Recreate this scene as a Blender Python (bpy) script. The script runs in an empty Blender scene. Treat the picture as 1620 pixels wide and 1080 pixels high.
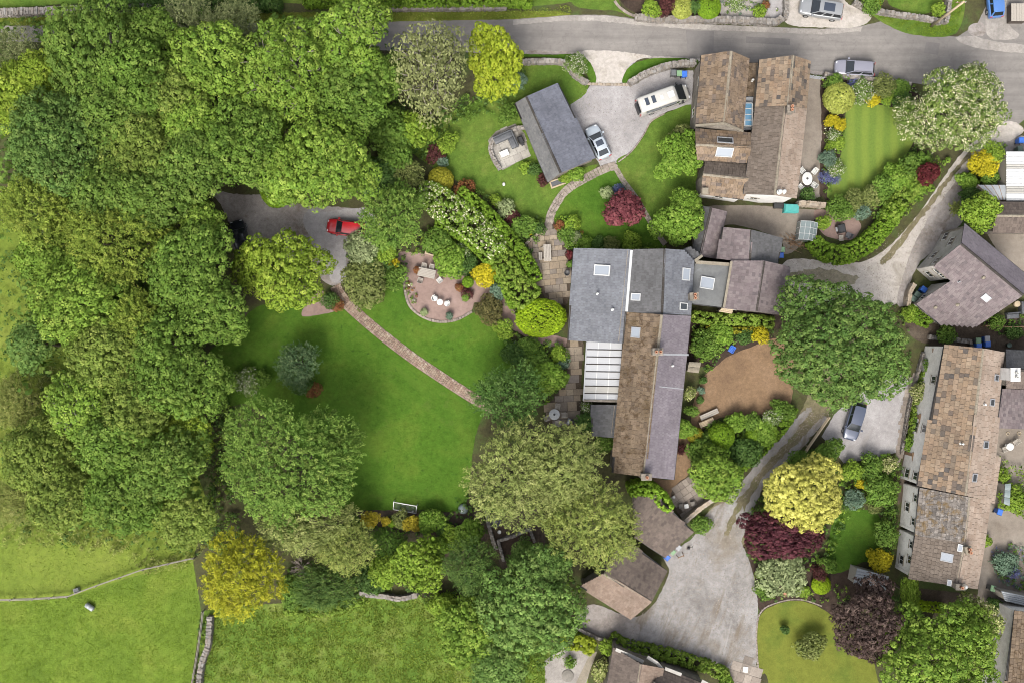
import bpy, math, random
import numpy as np
from mathutils import Vector, Matrix

# ------------------------------------------------------------------ camera, sky, sun, exposure
SC = bpy.context.scene
COL = SC.collection
CAMH = 105.0            # height of the drone above the ground, m
GS = 0.0725             # metres on the ground for one pixel of the 1620 px wide photograph
cam_d = bpy.data.cameras.new('camera')
cam = bpy.data.objects.new('camera', cam_d); COL.objects.link(cam)
cam.location = (0, 0, CAMH); cam.rotation_euler = (0, 0, 0)
cam_d.sensor_fit = 'HORIZONTAL'; cam_d.angle_x = 2*math.atan(810*GS/CAMH)
cam_d.clip_start = 1; cam_d.clip_end = 3000
SC.camera = cam

SUN_EL, SUN_AZ = 54, 196          # azimuth clockwise from the top of the picture
W = bpy.data.worlds.new('World'); SC.world = W; W.use_nodes = True
wt = W.node_tree; bg = wt.nodes['Background']
sky = wt.nodes.new('ShaderNodeTexSky'); sky.sky_type = 'NISHITA'; sky.sun_disc = False
sky.sun_elevation = math.radians(SUN_EL); sky.sun_rotation = math.radians(SUN_AZ)
sky.air_density = 1.0; sky.dust_density = 6.0; sky.ozone_density = 0.6
hs = wt.nodes.new('ShaderNodeHueSaturation'); hs.inputs['Saturation'].default_value = .4   # overcast: the sky's blue is greyed
wt.links.new(sky.outputs[0], hs.inputs['Color']); wt.links.new(hs.outputs[0], bg.inputs[0]); bg.inputs[1].default_value = 0.14
sl = bpy.data.lights.new('sun', 'SUN'); sl.energy = 1.4; sl.angle = math.radians(24); sl.color = (1, .95, .86)
sun = bpy.data.objects.new('sun', sl); COL.objects.link(sun); sun.location = (0, -40, 90)
_e, _a = math.radians(SUN_EL), math.radians(SUN_AZ)
_to = Vector((math.sin(_a)*math.cos(_e), math.cos(_a)*math.cos(_e), math.sin(_e)))
sun.rotation_euler = _to.to_track_quat('Z', 'Y').to_euler()
SC.view_settings.view_transform = 'Standard'; SC.view_settings.look = 'None'
SC.view_settings.exposure = 1.28; SC.view_settings.gamma = 1
SC.view_settings.use_curve_mapping = False
SC.cycles.filter_width = 1.0
SC.cycles.max_bounces = 6; SC.cycles.diffuse_bounces = 3; SC.cycles.glossy_bounces = 2
SC.cycles.transmission_bounces = 3; SC.cycles.transparent_max_bounces = 4

random.seed(11); rng = np.random.default_rng(11)

# ------------------------------------------------------------------ helpers
def P(x, y, z=0.0):
    """photo pixel + height above the ground -> world point"""
    k = GS*(CAMH-z)/CAMH
    return Vector(((x-810)*k, (540-y)*k, z))
def unz(z): return GS*(CAMH-z)/CAMH

def empty(name, loc, rz=0.0):
    o = bpy.data.objects.new(name, None); COL.objects.link(o)
    o.empty_display_size = .3; o.location = loc; o.rotation_euler = (0, 0, rz); return o
def tag(o, label=None, cat=None, group=None, kind=None):
    if label: o['label'] = label
    if cat: o['category'] = cat
    if group: o['group'] = group
    if kind: o['kind'] = kind
    return o
def link(name, me, parent=None, mat=None):
    o = bpy.data.objects.new(name, me); COL.objects.link(o)
    if mat is not None and len(me.materials) == 0: me.materials.append(mat)
    if parent is not None: o.parent = parent
    return o
def copy_tree(o, parent=None):
    c = o.copy(); COL.objects.link(c); c.parent = parent
    for ch in list(o.children): copy_tree(ch, c)
    return c

class MB:
    """collects faces for ONE mesh"""
    def __init__(s): s.v = []; s.f = []; s.sm = []
    def add(s, vs, fs, smooth=False):
        b = len(s.v); s.v += [tuple(v) for v in vs]; s.f += [tuple(i+b for i in f) for f in fs]; s.sm += [smooth]*len(fs); return s
    def box(s, x0, x1, y0, y1, z0, z1, M=None):
        vs = [Vector(q) for q in ((x0,y0,z0),(x1,y0,z0),(x1,y1,z0),(x0,y1,z0),(x0,y0,z1),(x1,y0,z1),(x1,y1,z1),(x0,y1,z1))]
        if M is not None: vs = [M @ v for v in vs]
        return s.add(vs, [(3,2,1,0),(4,5,6,7),(0,1,5,4),(1,2,6,5),(2,3,7,6),(3,0,4,7)])
    def cbox(s, x0, x1, y0, y1, z0, z1, c=.03, M=None):
        """box with chamfered top edges"""
        vs = [Vector(q) for q in ((x0,y0,z0),(x1,y0,z0),(x1,y1,z0),(x0,y1,z0),(x0,y0,z1-c),(x1,y0,z1-c),(x1,y1,z1-c),(x0,y1,z1-c),
              (x0+c,y0+c,z1),(x1-c,y0+c,z1),(x1-c,y1-c,z1),(x0+c,y1-c,z1))]
        if M is not None: vs = [M @ v for v in vs]
        return s.add(vs, [(3,2,1,0),(8,9,10,11),(0,1,5,4),(1,2,6,5),(2,3,7,6),(3,0,4,7),(4,5,9,8),(5,6,10,9),(6,7,11,10),(7,4,8,11)])
    def prism(s, pts, z0, z1):
        n = len(pts); a = sum(pts[i][0]*pts[(i+1)%n][1]-pts[(i+1)%n][0]*pts[i][1] for i in range(n))
        if a < 0: pts = pts[::-1]
        vs = [(p[0],p[1],z0) for p in pts]+[(p[0],p[1],z1) for p in pts]
        fs = [tuple(range(n-1,-1,-1)), tuple(range(n,2*n))]+[(i,(i+1)%n,n+(i+1)%n,n+i) for i in range(n)]
        return s.add(vs, fs)
    def tube(s, pts, rad, n=7, cap=True, smooth=True):
        pts = [Vector(p) for p in pts]; m = len(pts)
        if not hasattr(rad, '__len__'): rad = [rad]*m
        vs = []; ref = Vector((0,0,1))
        for i in range(m):
            d = (pts[min(i+1,m-1)]-pts[max(i-1,0)])
            if d.length < 1e-6: d = Vector((0,0,1))
            d.normalize(); r = ref if abs(d.z) < .9 else Vector((1,0,0))
            a = d.cross(r).normalized(); b = d.cross(a)
            for k in range(n):
                t = 2*math.pi*k/n; vs.append(pts[i]+(a*math.cos(t)+b*math.sin(t))*rad[i])
        fs = [(i*n+k, i*n+(k+1)%n, (i+1)*n+(k+1)%n, (i+1)*n+k) for i in range(m-1) for k in range(n)]
        s.add(vs, fs, smooth)
        if cap:
            b = len(s.v)-m*n
            s.f.append(tuple(b+k for k in range(n-1,-1,-1))); s.f.append(tuple(b+(m-1)*n+k for k in range(n))); s.sm += [False]*2
        return s
    def lathe(s, prof, n=16, M=None, smooth=True):
        vs = []
        for r, z in prof:
            for k in range(n):
                t = 2*math.pi*k/n; v = Vector((r*math.cos(t), r*math.sin(t), z)); vs.append(M @ v if M is not None else v)
        m = len(prof)
        fs = [(i*n+k, i*n+(k+1)%n, (i+1)*n+(k+1)%n, (i+1)*n+k) for i in range(m-1) for k in range(n)]
        fs += [tuple(range(n-1,-1,-1)), tuple((m-1)*n+k for k in range(n))]
        return s.add(vs, fs, smooth)
    def build(s, name, mat, parent=None):
        me = bpy.data.meshes.new(name); me.from_pydata(s.v, [], s.f)
        if any(s.sm): me.polygons.foreach_set('use_smooth', s.sm)
        me.update(); return link(name, me, parent, mat)

def ngrid(verts, quads, name, mat=None, parent=None, tint=None, midx=None, mats=None):
    """fast quad mesh from numpy arrays"""
    me = bpy.data.meshes.new(name); nv, nf = len(verts), len(quads)
    me.vertices.add(nv); me.vertices.foreach_set('co', np.ascontiguousarray(verts, np.float32).ravel())
    me.loops.add(nf*4); me.loops.foreach_set('vertex_index', np.ascontiguousarray(quads, np.int32).ravel())
    me.polygons.add(nf); me.polygons.foreach_set('loop_start', np.arange(nf, dtype=np.int32)*4)
    if tint is not None:
        a = me.attributes.new('tint', 'FLOAT', 'FACE'); a.data.foreach_set('value', np.ascontiguousarray(tint, np.float32))
    for m in (mats or [mat]): me.materials.append(m)
    if midx is not None: me.polygons.foreach_set('material_index', np.ascontiguousarray(midx, np.int32))
    me.update(calc_edges=True)
    if tint is None: me.shade_flat()
    return link(name, me, parent)

# ------------------------------------------------------------------ materials (all procedural, anchored in world space)
MATS = {}
def ramp(nt, stops, inp):
    r = nt.nodes.new('ShaderNodeValToRGB'); e = r.color_ramp.elements
    while len(e) > 1: e.remove(e[-1])
    n = len(stops)
    for i, s in enumerate(stops):
        pos, c = s if len(s) == 2 else (i/max(1, n-1), s)
        if i == 0: e[0].position = pos; e[0].color = (*c, 1)
        else: q = e.new(pos); q.color = (*c, 1)
    nt.links.new(inp, r.inputs[0]); return r.outputs[0]
def noise(nt, vec, scale, detail=4, rough=.6, dist=0):
    n = nt.nodes.new('ShaderNodeTexNoise'); n.inputs['Scale'].default_value = scale; n.inputs['Detail'].default_value = detail
    n.inputs['Roughness'].default_value = rough; n.inputs['Distortion'].default_value = dist
    nt.links.new(vec, n.inputs['Vector']); return n.outputs['Fac']
def mixc(nt, fac, a, b, mode='MIX'):
    m = nt.nodes.new('ShaderNodeMix'); m.data_type = 'RGBA'; m.blend_type = mode
    if isinstance(fac, (int, float)): m.inputs['Factor'].default_value = fac
    else: nt.links.new(fac, m.inputs['Factor'])
    for s, v in (('A', a), ('B', b)):
        sock = [i for i in m.inputs if i.name == s and i.type == 'RGBA'][0]
        if isinstance(v, tuple): sock.default_value = (*v, 1)
        else: nt.links.new(v, sock)
    return [o for o in m.outputs if o.type == 'RGBA'][0]
def maprange(nt, v, a, b, c, d):
    m = nt.nodes.new('ShaderNodeMapRange'); nt.links.new(v, m.inputs[0])
    for i, q in enumerate((a, b, c, d)): m.inputs[i+1].default_value = q
    return m.outputs[0]
def pos_of(nt):
    return nt.nodes.new('ShaderNodeNewGeometry').outputs['Position']
def newmat(name):
    m = bpy.data.materials.new(name); m.use_nodes = True; MATS[name] = m
    return m, m.node_tree, m.node_tree.nodes['Principled BSDF']
def bumpit(nt, b, h, strength, dist):
    k = nt.nodes.new('ShaderNodeBump'); k.inputs['Strength'].default_value = strength; k.inputs['Distance'].default_value = dist
    nt.links.new(h, k.inputs['Height']); nt.links.new(k.outputs[0], b.inputs['Normal'])

FACT = dict(wall_grey=1.15, wall_render=.72, meadow=.9, moss_grit=.85, track_grit=.9, gravel_dark=.92, pale_grit=.75, concrete_yard=.72, wall_mid=.85, lawn=1.0, lawn_light=.95, drystone=.5, lawn_olive=.9, pasture=.95, rough_grass=1.08, earth=.9, asphalt=.8, asphalt_patch=.85, gravel_yard=.6, gravel_light=.66,
  track_grass=.85, mortar=.5, stone_slate=.52, stone_slate_east=.48, stone_slate_mossy=.46, stone_slate_lichen=.55, stone_slate_grey=.42, blue_slate=.56, garage_slate=.66, garage_slate_worn=.62, dark_slate=.5,
  purple_slate=.5, plum_slate=.48, brown_tile=.42, pink_tile=.43, pale_stone_tile=.5, gravel_red=.68, gravel_tan=.54)
HARD = .6
def fc(name, c):
    f = FACT.get(name.replace('_o', '') if name not in FACT else name, HARD)
    if name.startswith('stone_slate') or name == 'pale_stone_tile': c = (c[0]*1.0, c[1]*1.01, c[2]*1.06)   # weathered grey-brown stone
    return tuple(v*f for v in c)
def gmat(name, cols, s1=.25, s2=3.0, s3=14.0, fine=.35, rough=.95, bump=.5, bdist=.04, spots=None, lo=.3, hi=.7, streaks=()):
    """ground-like surface: large patches between cols, mid mottling, fine grain, bump; spots=(scale, thr, colour)"""
    m, nt, b = newmat(name); p = pos_of(nt); cols = [fc(name, k) for k in cols]; spots = [(q[0], q[1], fc(name, q[2]), q[3], q[4]) for q in (spots or [])]
    n1 = noise(nt, p, s1, 5, .65, .4)
    c = ramp(nt, [(lo+(hi-lo)*i/max(1, len(cols)-1), k) for i, k in enumerate(cols)], n1)
    n2 = noise(nt, p, s2, 5, .7)
    v2 = maprange(nt, n2, .25, .75, 1-fine, 1+fine)
    n3 = noise(nt, p, s3, 3, .7)
    v3 = maprange(nt, n3, .2, .8, 1-fine, 1+fine)
    mm = nt.nodes.new('ShaderNodeMath'); mm.operation = 'MULTIPLY'; nt.links.new(v2, mm.inputs[0]); nt.links.new(v3, mm.inputs[1])
    cc = nt.nodes.new('ShaderNodeCombineColor')
    for i in range(3): nt.links.new(mm.outputs[0], cc.inputs[i])
    c = mixc(nt, 1.0, c, cc.outputs[0], 'MULTIPLY')
    for sp in (spots or []):
        ns = noise(nt, p, sp[0], 5, .7, .3); f = maprange(nt, ns, sp[1], sp[1]+sp[3], 0, sp[4])
        c = mixc(nt, f, c, sp[2])
    for ang_, k_, thr_, col_, amt_ in streaks:     # wear along the direction of travel
        mp = nt.nodes.new('ShaderNodeMapping'); mp.vector_type = 'TEXTURE'; mp.inputs['Rotation'].default_value = (0, 0, math.radians(ang_)); mp.inputs['Scale'].default_value = (k_, 1, 1); nt.links.new(p, mp.inputs['Vector'])
        f = maprange(nt, noise(nt, mp.outputs[0], .55, 6, .68, .3), thr_, thr_+.12, 0, amt_); c = mixc(nt, f, c, fc(name, col_))
    if name == 'asphalt':
        vo = nt.nodes.new('ShaderNodeTexVoronoi'); vo.feature = 'DISTANCE_TO_EDGE'; vo.inputs['Scale'].default_value = .3
        wv = nt.nodes.new('ShaderNodeVectorMath'); wv.operation = 'ADD'; nz = nt.nodes.new('ShaderNodeTexNoise'); nz.inputs['Scale'].default_value = .8; nz.inputs['Detail'].default_value = 5
        nt.links.new(p, nz.inputs['Vector']); nt.links.new(p, wv.inputs[0]); sc_ = nt.nodes.new('ShaderNodeVectorMath'); sc_.operation = 'SCALE'; sc_.inputs['Scale'].default_value = 2.2
        nt.links.new(nz.outputs['Color'], sc_.inputs[0]); nt.links.new(sc_.outputs[0], wv.inputs[1]); nt.links.new(wv.outputs[0], vo.inputs['Vector'])
        f = maprange(nt, vo.outputs['Distance'], .0, .015, .2, 0); c = mixc(nt, f, c, fc(name, (.06,.056,.052)))
        # streaks along the lane from tyres
        mp = nt.nodes.new('ShaderNodeMapping'); mp.inputs['Scale'].default_value = (.06, 1.0, 1.0); mp.inputs['Rotation'].default_value = (0, 0, math.radians(3)); nt.links.new(p, mp.inputs['Vector'])
        v = maprange(nt, noise(nt, mp.outputs[0], 1.1, 5, .65), .3, .7, .84, 1.16); c2 = nt.nodes.new('ShaderNodeCombineColor')
        for i in range(3): nt.links.new(v, c2.inputs[i])
        c = mixc(nt, 1.0, c, c2.outputs[0], 'MULTIPLY')
    nt.links.new(c, b.inputs['Base Color']); b.inputs['Roughness'].default_value = rough
    b.inputs['Specular IOR Level'].default_value = .08 if name in ('lawn','lawn_light','lawn_olive','pasture','rough_grass') else .2
    if bump: bumpit(nt, b, n3, bump, bdist)
    return m
def pmat(name, col, rough=.5, metal=0, var=.12, scale=6, coat=0, spec=.5):
    """plain paint/plastic/metal with slight mottling and dirt"""
    col = tuple(v*.7 for v in col)
    m, nt, b = newmat(name); p = pos_of(nt)
    v = maprange(nt, noise(nt, p, scale, 5, .65), .25, .75, 1-var, 1+var)
    cc = nt.nodes.new('ShaderNodeCombineColor')
    for i in range(3): nt.links.new(v, cc.inputs[i])
    nt.links.new(mixc(nt, 1.0, col, cc.outputs[0], 'MULTIPLY'), b.inputs['Base Color'])
    b.inputs['Roughness'].default_value = rough; b.inputs['Metallic'].default_value = metal
    b.inputs['Specular IOR Level'].default_value = spec
    if coat: b.inputs['Coat Weight'].default_value = coat; b.inputs['Coat Roughness'].default_value = .06
    return m
def tmat(name, stops, moss=None, rough=.85, nvar=.3, lich=None):
    """roof/paving pieces: one tone per piece (object or mesh island), noise, moss patches. makes two versions: name and name+'_o'"""
    stops = [fc(name, k) for k in stops]; moss = [(q[0], q[1], q[2], fc(name, q[3]), q[4]) for q in (moss or [])]
    for suf in ('', '_o'):
        m, nt, b = newmat(name+suf); p = pos_of(nt)
        if suf:
            r = nt.nodes.new('ShaderNodeObjectInfo').outputs['Random']
        else:
            r = nt.nodes.new('ShaderNodeNewGeometry').outputs['Random Per Island']
        c = ramp(nt, stops, r)
        v = maprange(nt, noise(nt, p, 5.0, 6, .75), .2, .8, 1-nvar, 1+nvar)
        cc = nt.nodes.new('ShaderNodeCombineColor')
        for i in range(3): nt.links.new(v, cc.inputs[i])
        c = mixc(nt, 1.0, c, cc.outputs[0], 'MULTIPLY')
        v = maprange(nt, noise(nt, p, .45, 4, .6), .25, .75, .78, 1.22)
        cc = nt.nodes.new('ShaderNodeCombineColor')
        for i in range(3): nt.links.new(v, cc.inputs[i])
        c = mixc(nt, 1.0, c, cc.outputs[0], 'MULTIPLY')
        if moss:
            for (sc, thr, w, mc, amt) in moss:
                f = maprange(nt, noise(nt, p, sc, 6, .75, .5), thr, thr+w, 0, amt); c = mixc(nt, f, c, mc)
        nt.links.new(c, b.inputs['Base Color']); b.inputs['Roughness'].default_value = rough
        b.inputs['Specular IOR Level'].default_value = .25
        bumpit(nt, b, noise(nt, p, 12, 4, .7), .5, .02)
def lmat(name, cols, trans=.24, rough=.6, pv=.25):
    """leaves: colour from the per-leaf tint attribute, slow drift over the place, translucency"""
    m, nt, b = newmat(name)
    at = nt.nodes.new('ShaderNodeAttribute'); at.attribute_name = 'tint'
    cols = [(a*1.16, b_*1.16, c_*1.0) for a, b_, c_ in cols]
    c = ramp(nt, cols, at.outputs['Fac'])
    v = maprange(nt, noise(nt, pos_of(nt), .35, 3, .6), .3, .7, 1-pv, 1+pv)
    cc = nt.nodes.new('ShaderNodeCombineColor')
    for i in range(3): nt.links.new(v, cc.inputs[i])
    c = mixc(nt, 1.0, c, cc.outputs[0], 'MULTIPLY')
    nt.links.new(c, b.inputs['Base Color']); b.inputs['Roughness'].default_value = rough; b.inputs['Specular IOR Level'].default_value = .1
    if trans:
        t = nt.nodes.new('ShaderNodeBsdfTranslucent'); nt.links.new(mixc(nt, 1.0, c, (1.25, 1.2, .7), 'MULTIPLY'), t.inputs[0])
        mx = nt.nodes.new('ShaderNodeMixShader'); mx.inputs[0].default_value = trans
        nt.links.new(b.outputs[0], mx.inputs[1]); nt.links.new(t.outputs[0], mx.inputs[2])
        nt.links.new(mx.outputs[0], nt.nodes['Material Output'].inputs[0])
    return m
def glassmat(name, col, rough=.08):
    col = tuple(v*.72 for v in col)
    m, nt, b = newmat(name); b.inputs['Base Color'].default_value = (*col, 1); b.inputs['Roughness'].default_value = rough
    b.inputs['Specular IOR Level'].default_value = .8; return m

# ground
gmat('earth', [(.03,.026,.016),(.05,.05,.02),(.045,.075,.018)], .3, 3, 12, .3)
gmat('pasture', [(.065,.105,.014),(.088,.135,.018),(.115,.15,.024)], .13, 1.3, 7, .28, bump=.8, bdist=.1, spots=[(2.2,.6,(.055,.1,.012),.1,.5)])
gmat('rough_grass', [(.052,.094,.014),(.076,.12,.019),(.12,.142,.036)], .22, 1.6, 7, .34, bump=.9, bdist=.12, spots=[(.5,.68,(.2,.17,.1),.08,.5)])
gmat('lawn', [(.032,.074,.008),(.043,.09,.01),(.06,.1,.013)], .22, 1.6, 8, .26, bump=.6, bdist=.05, spots=[(1.3,.6,(.02,.05,.008),.1,.75),(.35,.6,(.075,.095,.022),.14,.55),(3.2,.66,(.02,.05,.008),.08,.6)], streaks=[(-38,7,.54,(.06,.105,.014),.45),(52,6,.57,(.028,.062,.008),.4)])
gmat('lawn_light', [(.046,.088,.013),(.065,.108,.017),(.09,.122,.023)], .25, 1.6, 8, .28, bump=.6, bdist=.05, spots=[(.5,.58,(.12,.14,.035),.14,.55),(1.3,.6,(.03,.068,.01),.1,.65)], streaks=[(30,6,.56,(.1,.13,.025),.4)])
gmat('meadow', [(.085,.125,.016),(.11,.15,.02),(.135,.165,.028)], .16, 1.3, 8, .25, bump=.6, bdist=.06)
gmat('moss_grit', [(.15,.135,.095),(.19,.17,.125),(.13,.125,.075)], .6, 2.5, 12, .3, bump=.6, bdist=.04)
gmat('lawn_olive', [(.088,.104,.018),(.11,.124,.022),(.075,.104,.018)], .2, 1.2, 9, .2, bump=.5, bdist=.05)
gmat('asphalt', [(.15,.14,.132),(.175,.163,.153),(.2,.186,.172)], .12, 1.2, 30, .12, bump=.25, bdist=.01, spots=[(.25,.6,(.13,.122,.116),.1,.6),(.6,.66,(.24,.22,.195),.1,.5)])
gmat('asphalt_patch', [(.13,.122,.118),(.145,.136,.13)], .3, 1.5, 30, .12, bump=.25, bdist=.01)
gmat('pale_grit', [(.21,.195,.18),(.27,.25,.23),(.33,.31,.28)], .35, 2.5, 18, .25, bump=.5, bdist=.02, spots=[(.6,.6,(.16,.13,.1),.12,.6)])
gmat('gravel_light', [(.25,.24,.24),(.32,.305,.305),(.38,.37,.37)], .22, 1.8, 10, .2, bump=.5, bdist=.02, spots=[(.4,.6,(.22,.195,.165),.14,.55)], streaks=[(60,3,.58,(.24,.215,.19),.5)])
gmat('gravel_yard', [(.2,.188,.178),(.29,.275,.265),(.37,.358,.35)], .22, 1.6, 9, .26, bump=.6, bdist=.03, spots=[(.16,.53,(.21,.175,.13),.16,.8),(.5,.58,(.16,.14,.115),.14,.6),(1.6,.66,(.1,.085,.06),.08,.45)], streaks=[(66,5,.54,(.19,.155,.115),.8),(72,7,.57,(.42,.41,.4),.6)])
gmat('gravel_dark', [(.15,.13,.118),(.2,.182,.17),(.25,.23,.218)], .3, 2.2, 14, .28, bump=.6, bdist=.03, spots=[(.35,.56,(.1,.075,.055),.1,.7)])
gmat('gravel_red', [(.215,.15,.13),(.26,.185,.16),(.3,.215,.19)], .35, 2.5, 18, .16, bump=.5, bdist=.02, spots=[(.5,.64,(.16,.12,.1),.12,.5)])
gmat('gravel_tan', [(.2,.13,.08),(.26,.17,.1),(.3,.2,.125)], .3, 2.5, 13, .25, bump=.7, bdist=.03)
gmat('track_grit', [(.27,.25,.22),(.33,.305,.28),(.22,.2,.17)], .4, 2.5, 16, .2, bump=.5, bdist=.02, spots=[(.5,.6,(.17,.14,.1),.1,.6)])
gmat('track_grass', [(.11,.1,.055),(.14,.12,.075),(.1,.11,.04)], .5, 2.5, 12, .35, bump=.7, bdist=.05)
gmat('mud', [(.06,.045,.032),(.09,.068,.05),(.13,.105,.08)], .4, 2.5, 12, .35, bump=.7, bdist=.04)
gmat('soil', [(.035,.024,.018),(.055,.038,.028),(.08,.056,.042)], .5, 2.5, 12, .35, bump=.8, bdist=.05)
gmat('concrete_yard', [(.17,.145,.12),(.215,.185,.155),(.26,.23,.195)], .25, 1.8, 15, .16, bump=.3, bdist=.01, spots=[(.35,.6,(.14,.115,.09),.12,.7)])
gmat('slab_grey', [(.2,.185,.165),(.27,.25,.22)], .6, 2.5, 15, .2, bump=.3, bdist=.01)
# walls, stones, roofs
gmat('wall_stone', [(.17,.15,.125),(.25,.22,.185),(.32,.29,.25)], .8, 3, 9, .3, bump=.8, bdist=.04)
gmat('wall_render', [(.56,.55,.53),(.66,.65,.63),(.72,.71,.7)], .5, 2, 12, .08, bump=.15, bdist=.01, spots=[(.5,.62,(.35,.32,.28),.1,.6)])
gmat('wall_grey', [(.4,.385,.36),(.48,.465,.44),(.55,.535,.51)], .5, 2.5, 9, .16, bump=.5, bdist=.02)
gmat('wall_mid', [(.27,.255,.235),(.34,.325,.3),(.4,.385,.36)], .5, 2.5, 9, .2, bump=.6, bdist=.03)
gmat('mortar', [(.3,.26,.2),(.37,.33,.26)], .8, 3, 15, .2, bump=.4, bdist=.02)
gmat('deck_dark', [(.045,.04,.036),(.07,.062,.055)], .8, 3, 15, .2, bump=.2)
gmat('felt_grey', [(.13,.135,.14),(.18,.185,.185),(.14,.15,.145)], .35, 2, 20, .12, bump=.2, bdist=.01, spots=[(.6,.58,(.26,.27,.28),.1,.6)])
tmat('drystone', [(.2,.185,.17),(.3,.275,.25),(.4,.37,.34),(.27,.23,.19),(.34,.33,.32)])
tmat('copestone', [(.33,.27,.2),(.42,.35,.27),(.38,.34,.29)])
tmat('stone_slate', [(0.199,0.138,0.0855),(0.257,0.185,0.119),(0.285,0.209,0.138),(0.218,0.157,0.104),(0.323,0.237,0.162),(0.142,0.114,0.095),(0.237,0.171,0.114)],
     moss=[(.7,.56,.14,(.085,.07,.06),.75),(3.0,.56,.1,(.06,.05,.042),.75),(6.0,.62,.08,(.4,.36,.28),.4)])
tmat('stone_slate_east', [(.3,.205,.13),(.35,.25,.16),(.25,.18,.12),(.38,.285,.195),(.33,.23,.15),(.1,.09,.082),(.29,.22,.15),(.4,.3,.2)],
     moss=[(2.4,.57,.1,(.085,.072,.062),.8),(.5,.54,.15,(.17,.125,.085),.65),(6.0,.62,.08,(.45,.4,.32),.4)])
tmat('stone_slate_mossy', [(.2,.145,.095),(.25,.185,.12),(.28,.205,.135),(.17,.125,.085),(.23,.165,.105)],
     moss=[(1.6,.5,.12,(.085,.05,.02),.85),(.5,.52,.12,(.13,.085,.035),.6),(4.0,.66,.06,(.4,.36,.3),.5)])
tmat('stone_slate_lichen', [(.13,.115,.1),(.18,.16,.14),(.24,.21,.18),(.1,.09,.08)],
     moss=[(3.2,.54,.08,(.44,.4,.35),.75),(1.0,.5,.12,(.17,.105,.03),.75)])
tmat('stone_slate_grey', [(.19,.15,.115),(.225,.18,.14),(.26,.21,.165),(.2,.16,.125)], moss=[(2.2,.56,.1,(.11,.088,.068),.7),(.6,.58,.12,(.3,.24,.17),.4)])
tmat('blue_slate', [(0.143,0.15,0.173),(0.173,0.18,0.203),(0.195,0.206,0.232),(0.158,0.165,0.183)], moss=[(1.3,.68,.06,(.32,.33,.34),.4)], nvar=.15, rough=.6)
tmat('garage_slate', [(0.115,0.121,0.149),(0.135,0.143,0.173),(0.155,0.162,0.196),(0.124,0.132,0.159)], nvar=.12, rough=.6)
tmat('garage_slate_worn', [(0.119,0.12,0.126),(0.147,0.148,0.151),(0.168,0.168,0.168)], moss=[(2.0,.62,.08,(.16,.16,.14),.5)], nvar=.2, rough=.7)
tmat('dark_slate', [(0.102,0.102,0.104),(0.123,0.123,0.128),(0.145,0.145,0.151),(0.113,0.113,0.116)], nvar=.15, rough=.6, moss=[(1.6,.68,.06,(.2,.2,.2),.3)])
tmat('purple_slate', [(0.209,0.182,0.209),(0.243,0.213,0.24),(0.27,0.24,0.265),(0.223,0.196,0.223)], nvar=.15, rough=.65, moss=[(2.2,.68,.06,(.33,.31,.32),.4)])
tmat('plum_slate', [(0.178,0.144,0.149),(0.218,0.178,0.184),(0.253,0.213,0.213),(0.149,0.124,0.132)], moss=[(1.6,.62,.1,(.3,.27,.25),.45),(.5,.6,.12,(.1,.085,.09),.55)], nvar=.2)
tmat('brown_tile', [(0.154,0.121,0.105),(0.187,0.149,0.127),(0.22,0.176,0.149),(0.132,0.105,0.0913)], moss=[(2.0,.62,.08,(.24,.2,.17),.4)])
tmat('pink_tile', [(.27,.195,.15),(.31,.23,.18),(.35,.265,.21),(.29,.21,.165)], moss=[(1.8,.62,.1,(.2,.145,.11),.5)])
tmat('pale_stone_tile', [(.36,.27,.2),(.4,.31,.235),(.44,.35,.27),(.38,.29,.22)], moss=[(1.4,.6,.1,(.25,.18,.13),.45)])
tmat('flag', [(.27,.21,.15),(.33,.27,.2),(.22,.19,.165),(.3,.24,.17),(.19,.165,.15),(.36,.3,.22)], moss=[(1.2,.58,.1,(.11,.095,.08),.55)])
tmat('flag_pale', [(.36,.34,.3),(.42,.4,.36),(.33,.31,.28)], moss=[(1.2,.62,.1,(.2,.18,.15),.4)])
tmat('path_brick', [(.24,.16,.125),(.3,.21,.165),(.36,.28,.22),(.27,.18,.14),(.42,.35,.28),(.22,.15,.12)])
tmat('path_stone', [(.24,.2,.17),(.3,.255,.215),(.36,.31,.265),(.2,.17,.145)])
# made things
pmat('white_paint', (.64,.64,.62), .5, var=.08); pmat('off_white', (.6,.6,.57), .5, var=.1)
pmat('lead', (.3,.31,.33), .55, var=.15); pmat('lead_white', (.46,.47,.47), .5, var=.2)
pmat('black_plastic', (.02,.02,.022), .45); pmat('rubber', (.018,.018,.018), .8)
pmat('grey_wood', (.33,.3,.26), .8, var=.25, scale=14); pmat('brown_wood', (.2,.12,.065), .75, var=.3, scale=14)
pmat('pale_wood', (.42,.34,.23), .8, var=.25, scale=14); pmat('dark_wood', (.06,.045,.035), .8, var=.3)
pmat('blue_bin', (.035,.14,.55), .45); pmat('green_bin', (.17,.29,.16), .5); pmat('grey_bin', (.11,.115,.12), .5); pmat('sage_bin', (.1,.15,.12), .5)
pmat('teal_paint', (.05,.3,.28), .5, var=.12); pmat('terracotta', (.4,.2,.12), .8, var=.2); pmat('pot_dark', (.05,.05,.052), .6)
pmat('metal_grey', (.4,.41,.42), .4, metal=.6); pmat('steel_grey_sheet', (.3,.32,.34), .5, metal=.2, var=.15); pmat('white_sheet', (.6,.61,.61), .45, var=.06)
pmat('grey_cover', (.075,.08,.09), .6, var=.3); pmat('red_flower', (.5,.03,.02), .6); pmat('bark', (.11,.085,.062), .9, var=.35, scale=9)
pmat('bark_pale', (.3,.27,.22), .85, var=.3, scale=9); pmat('twig_grey', (.4,.34,.3), .9, var=.25)
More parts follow.
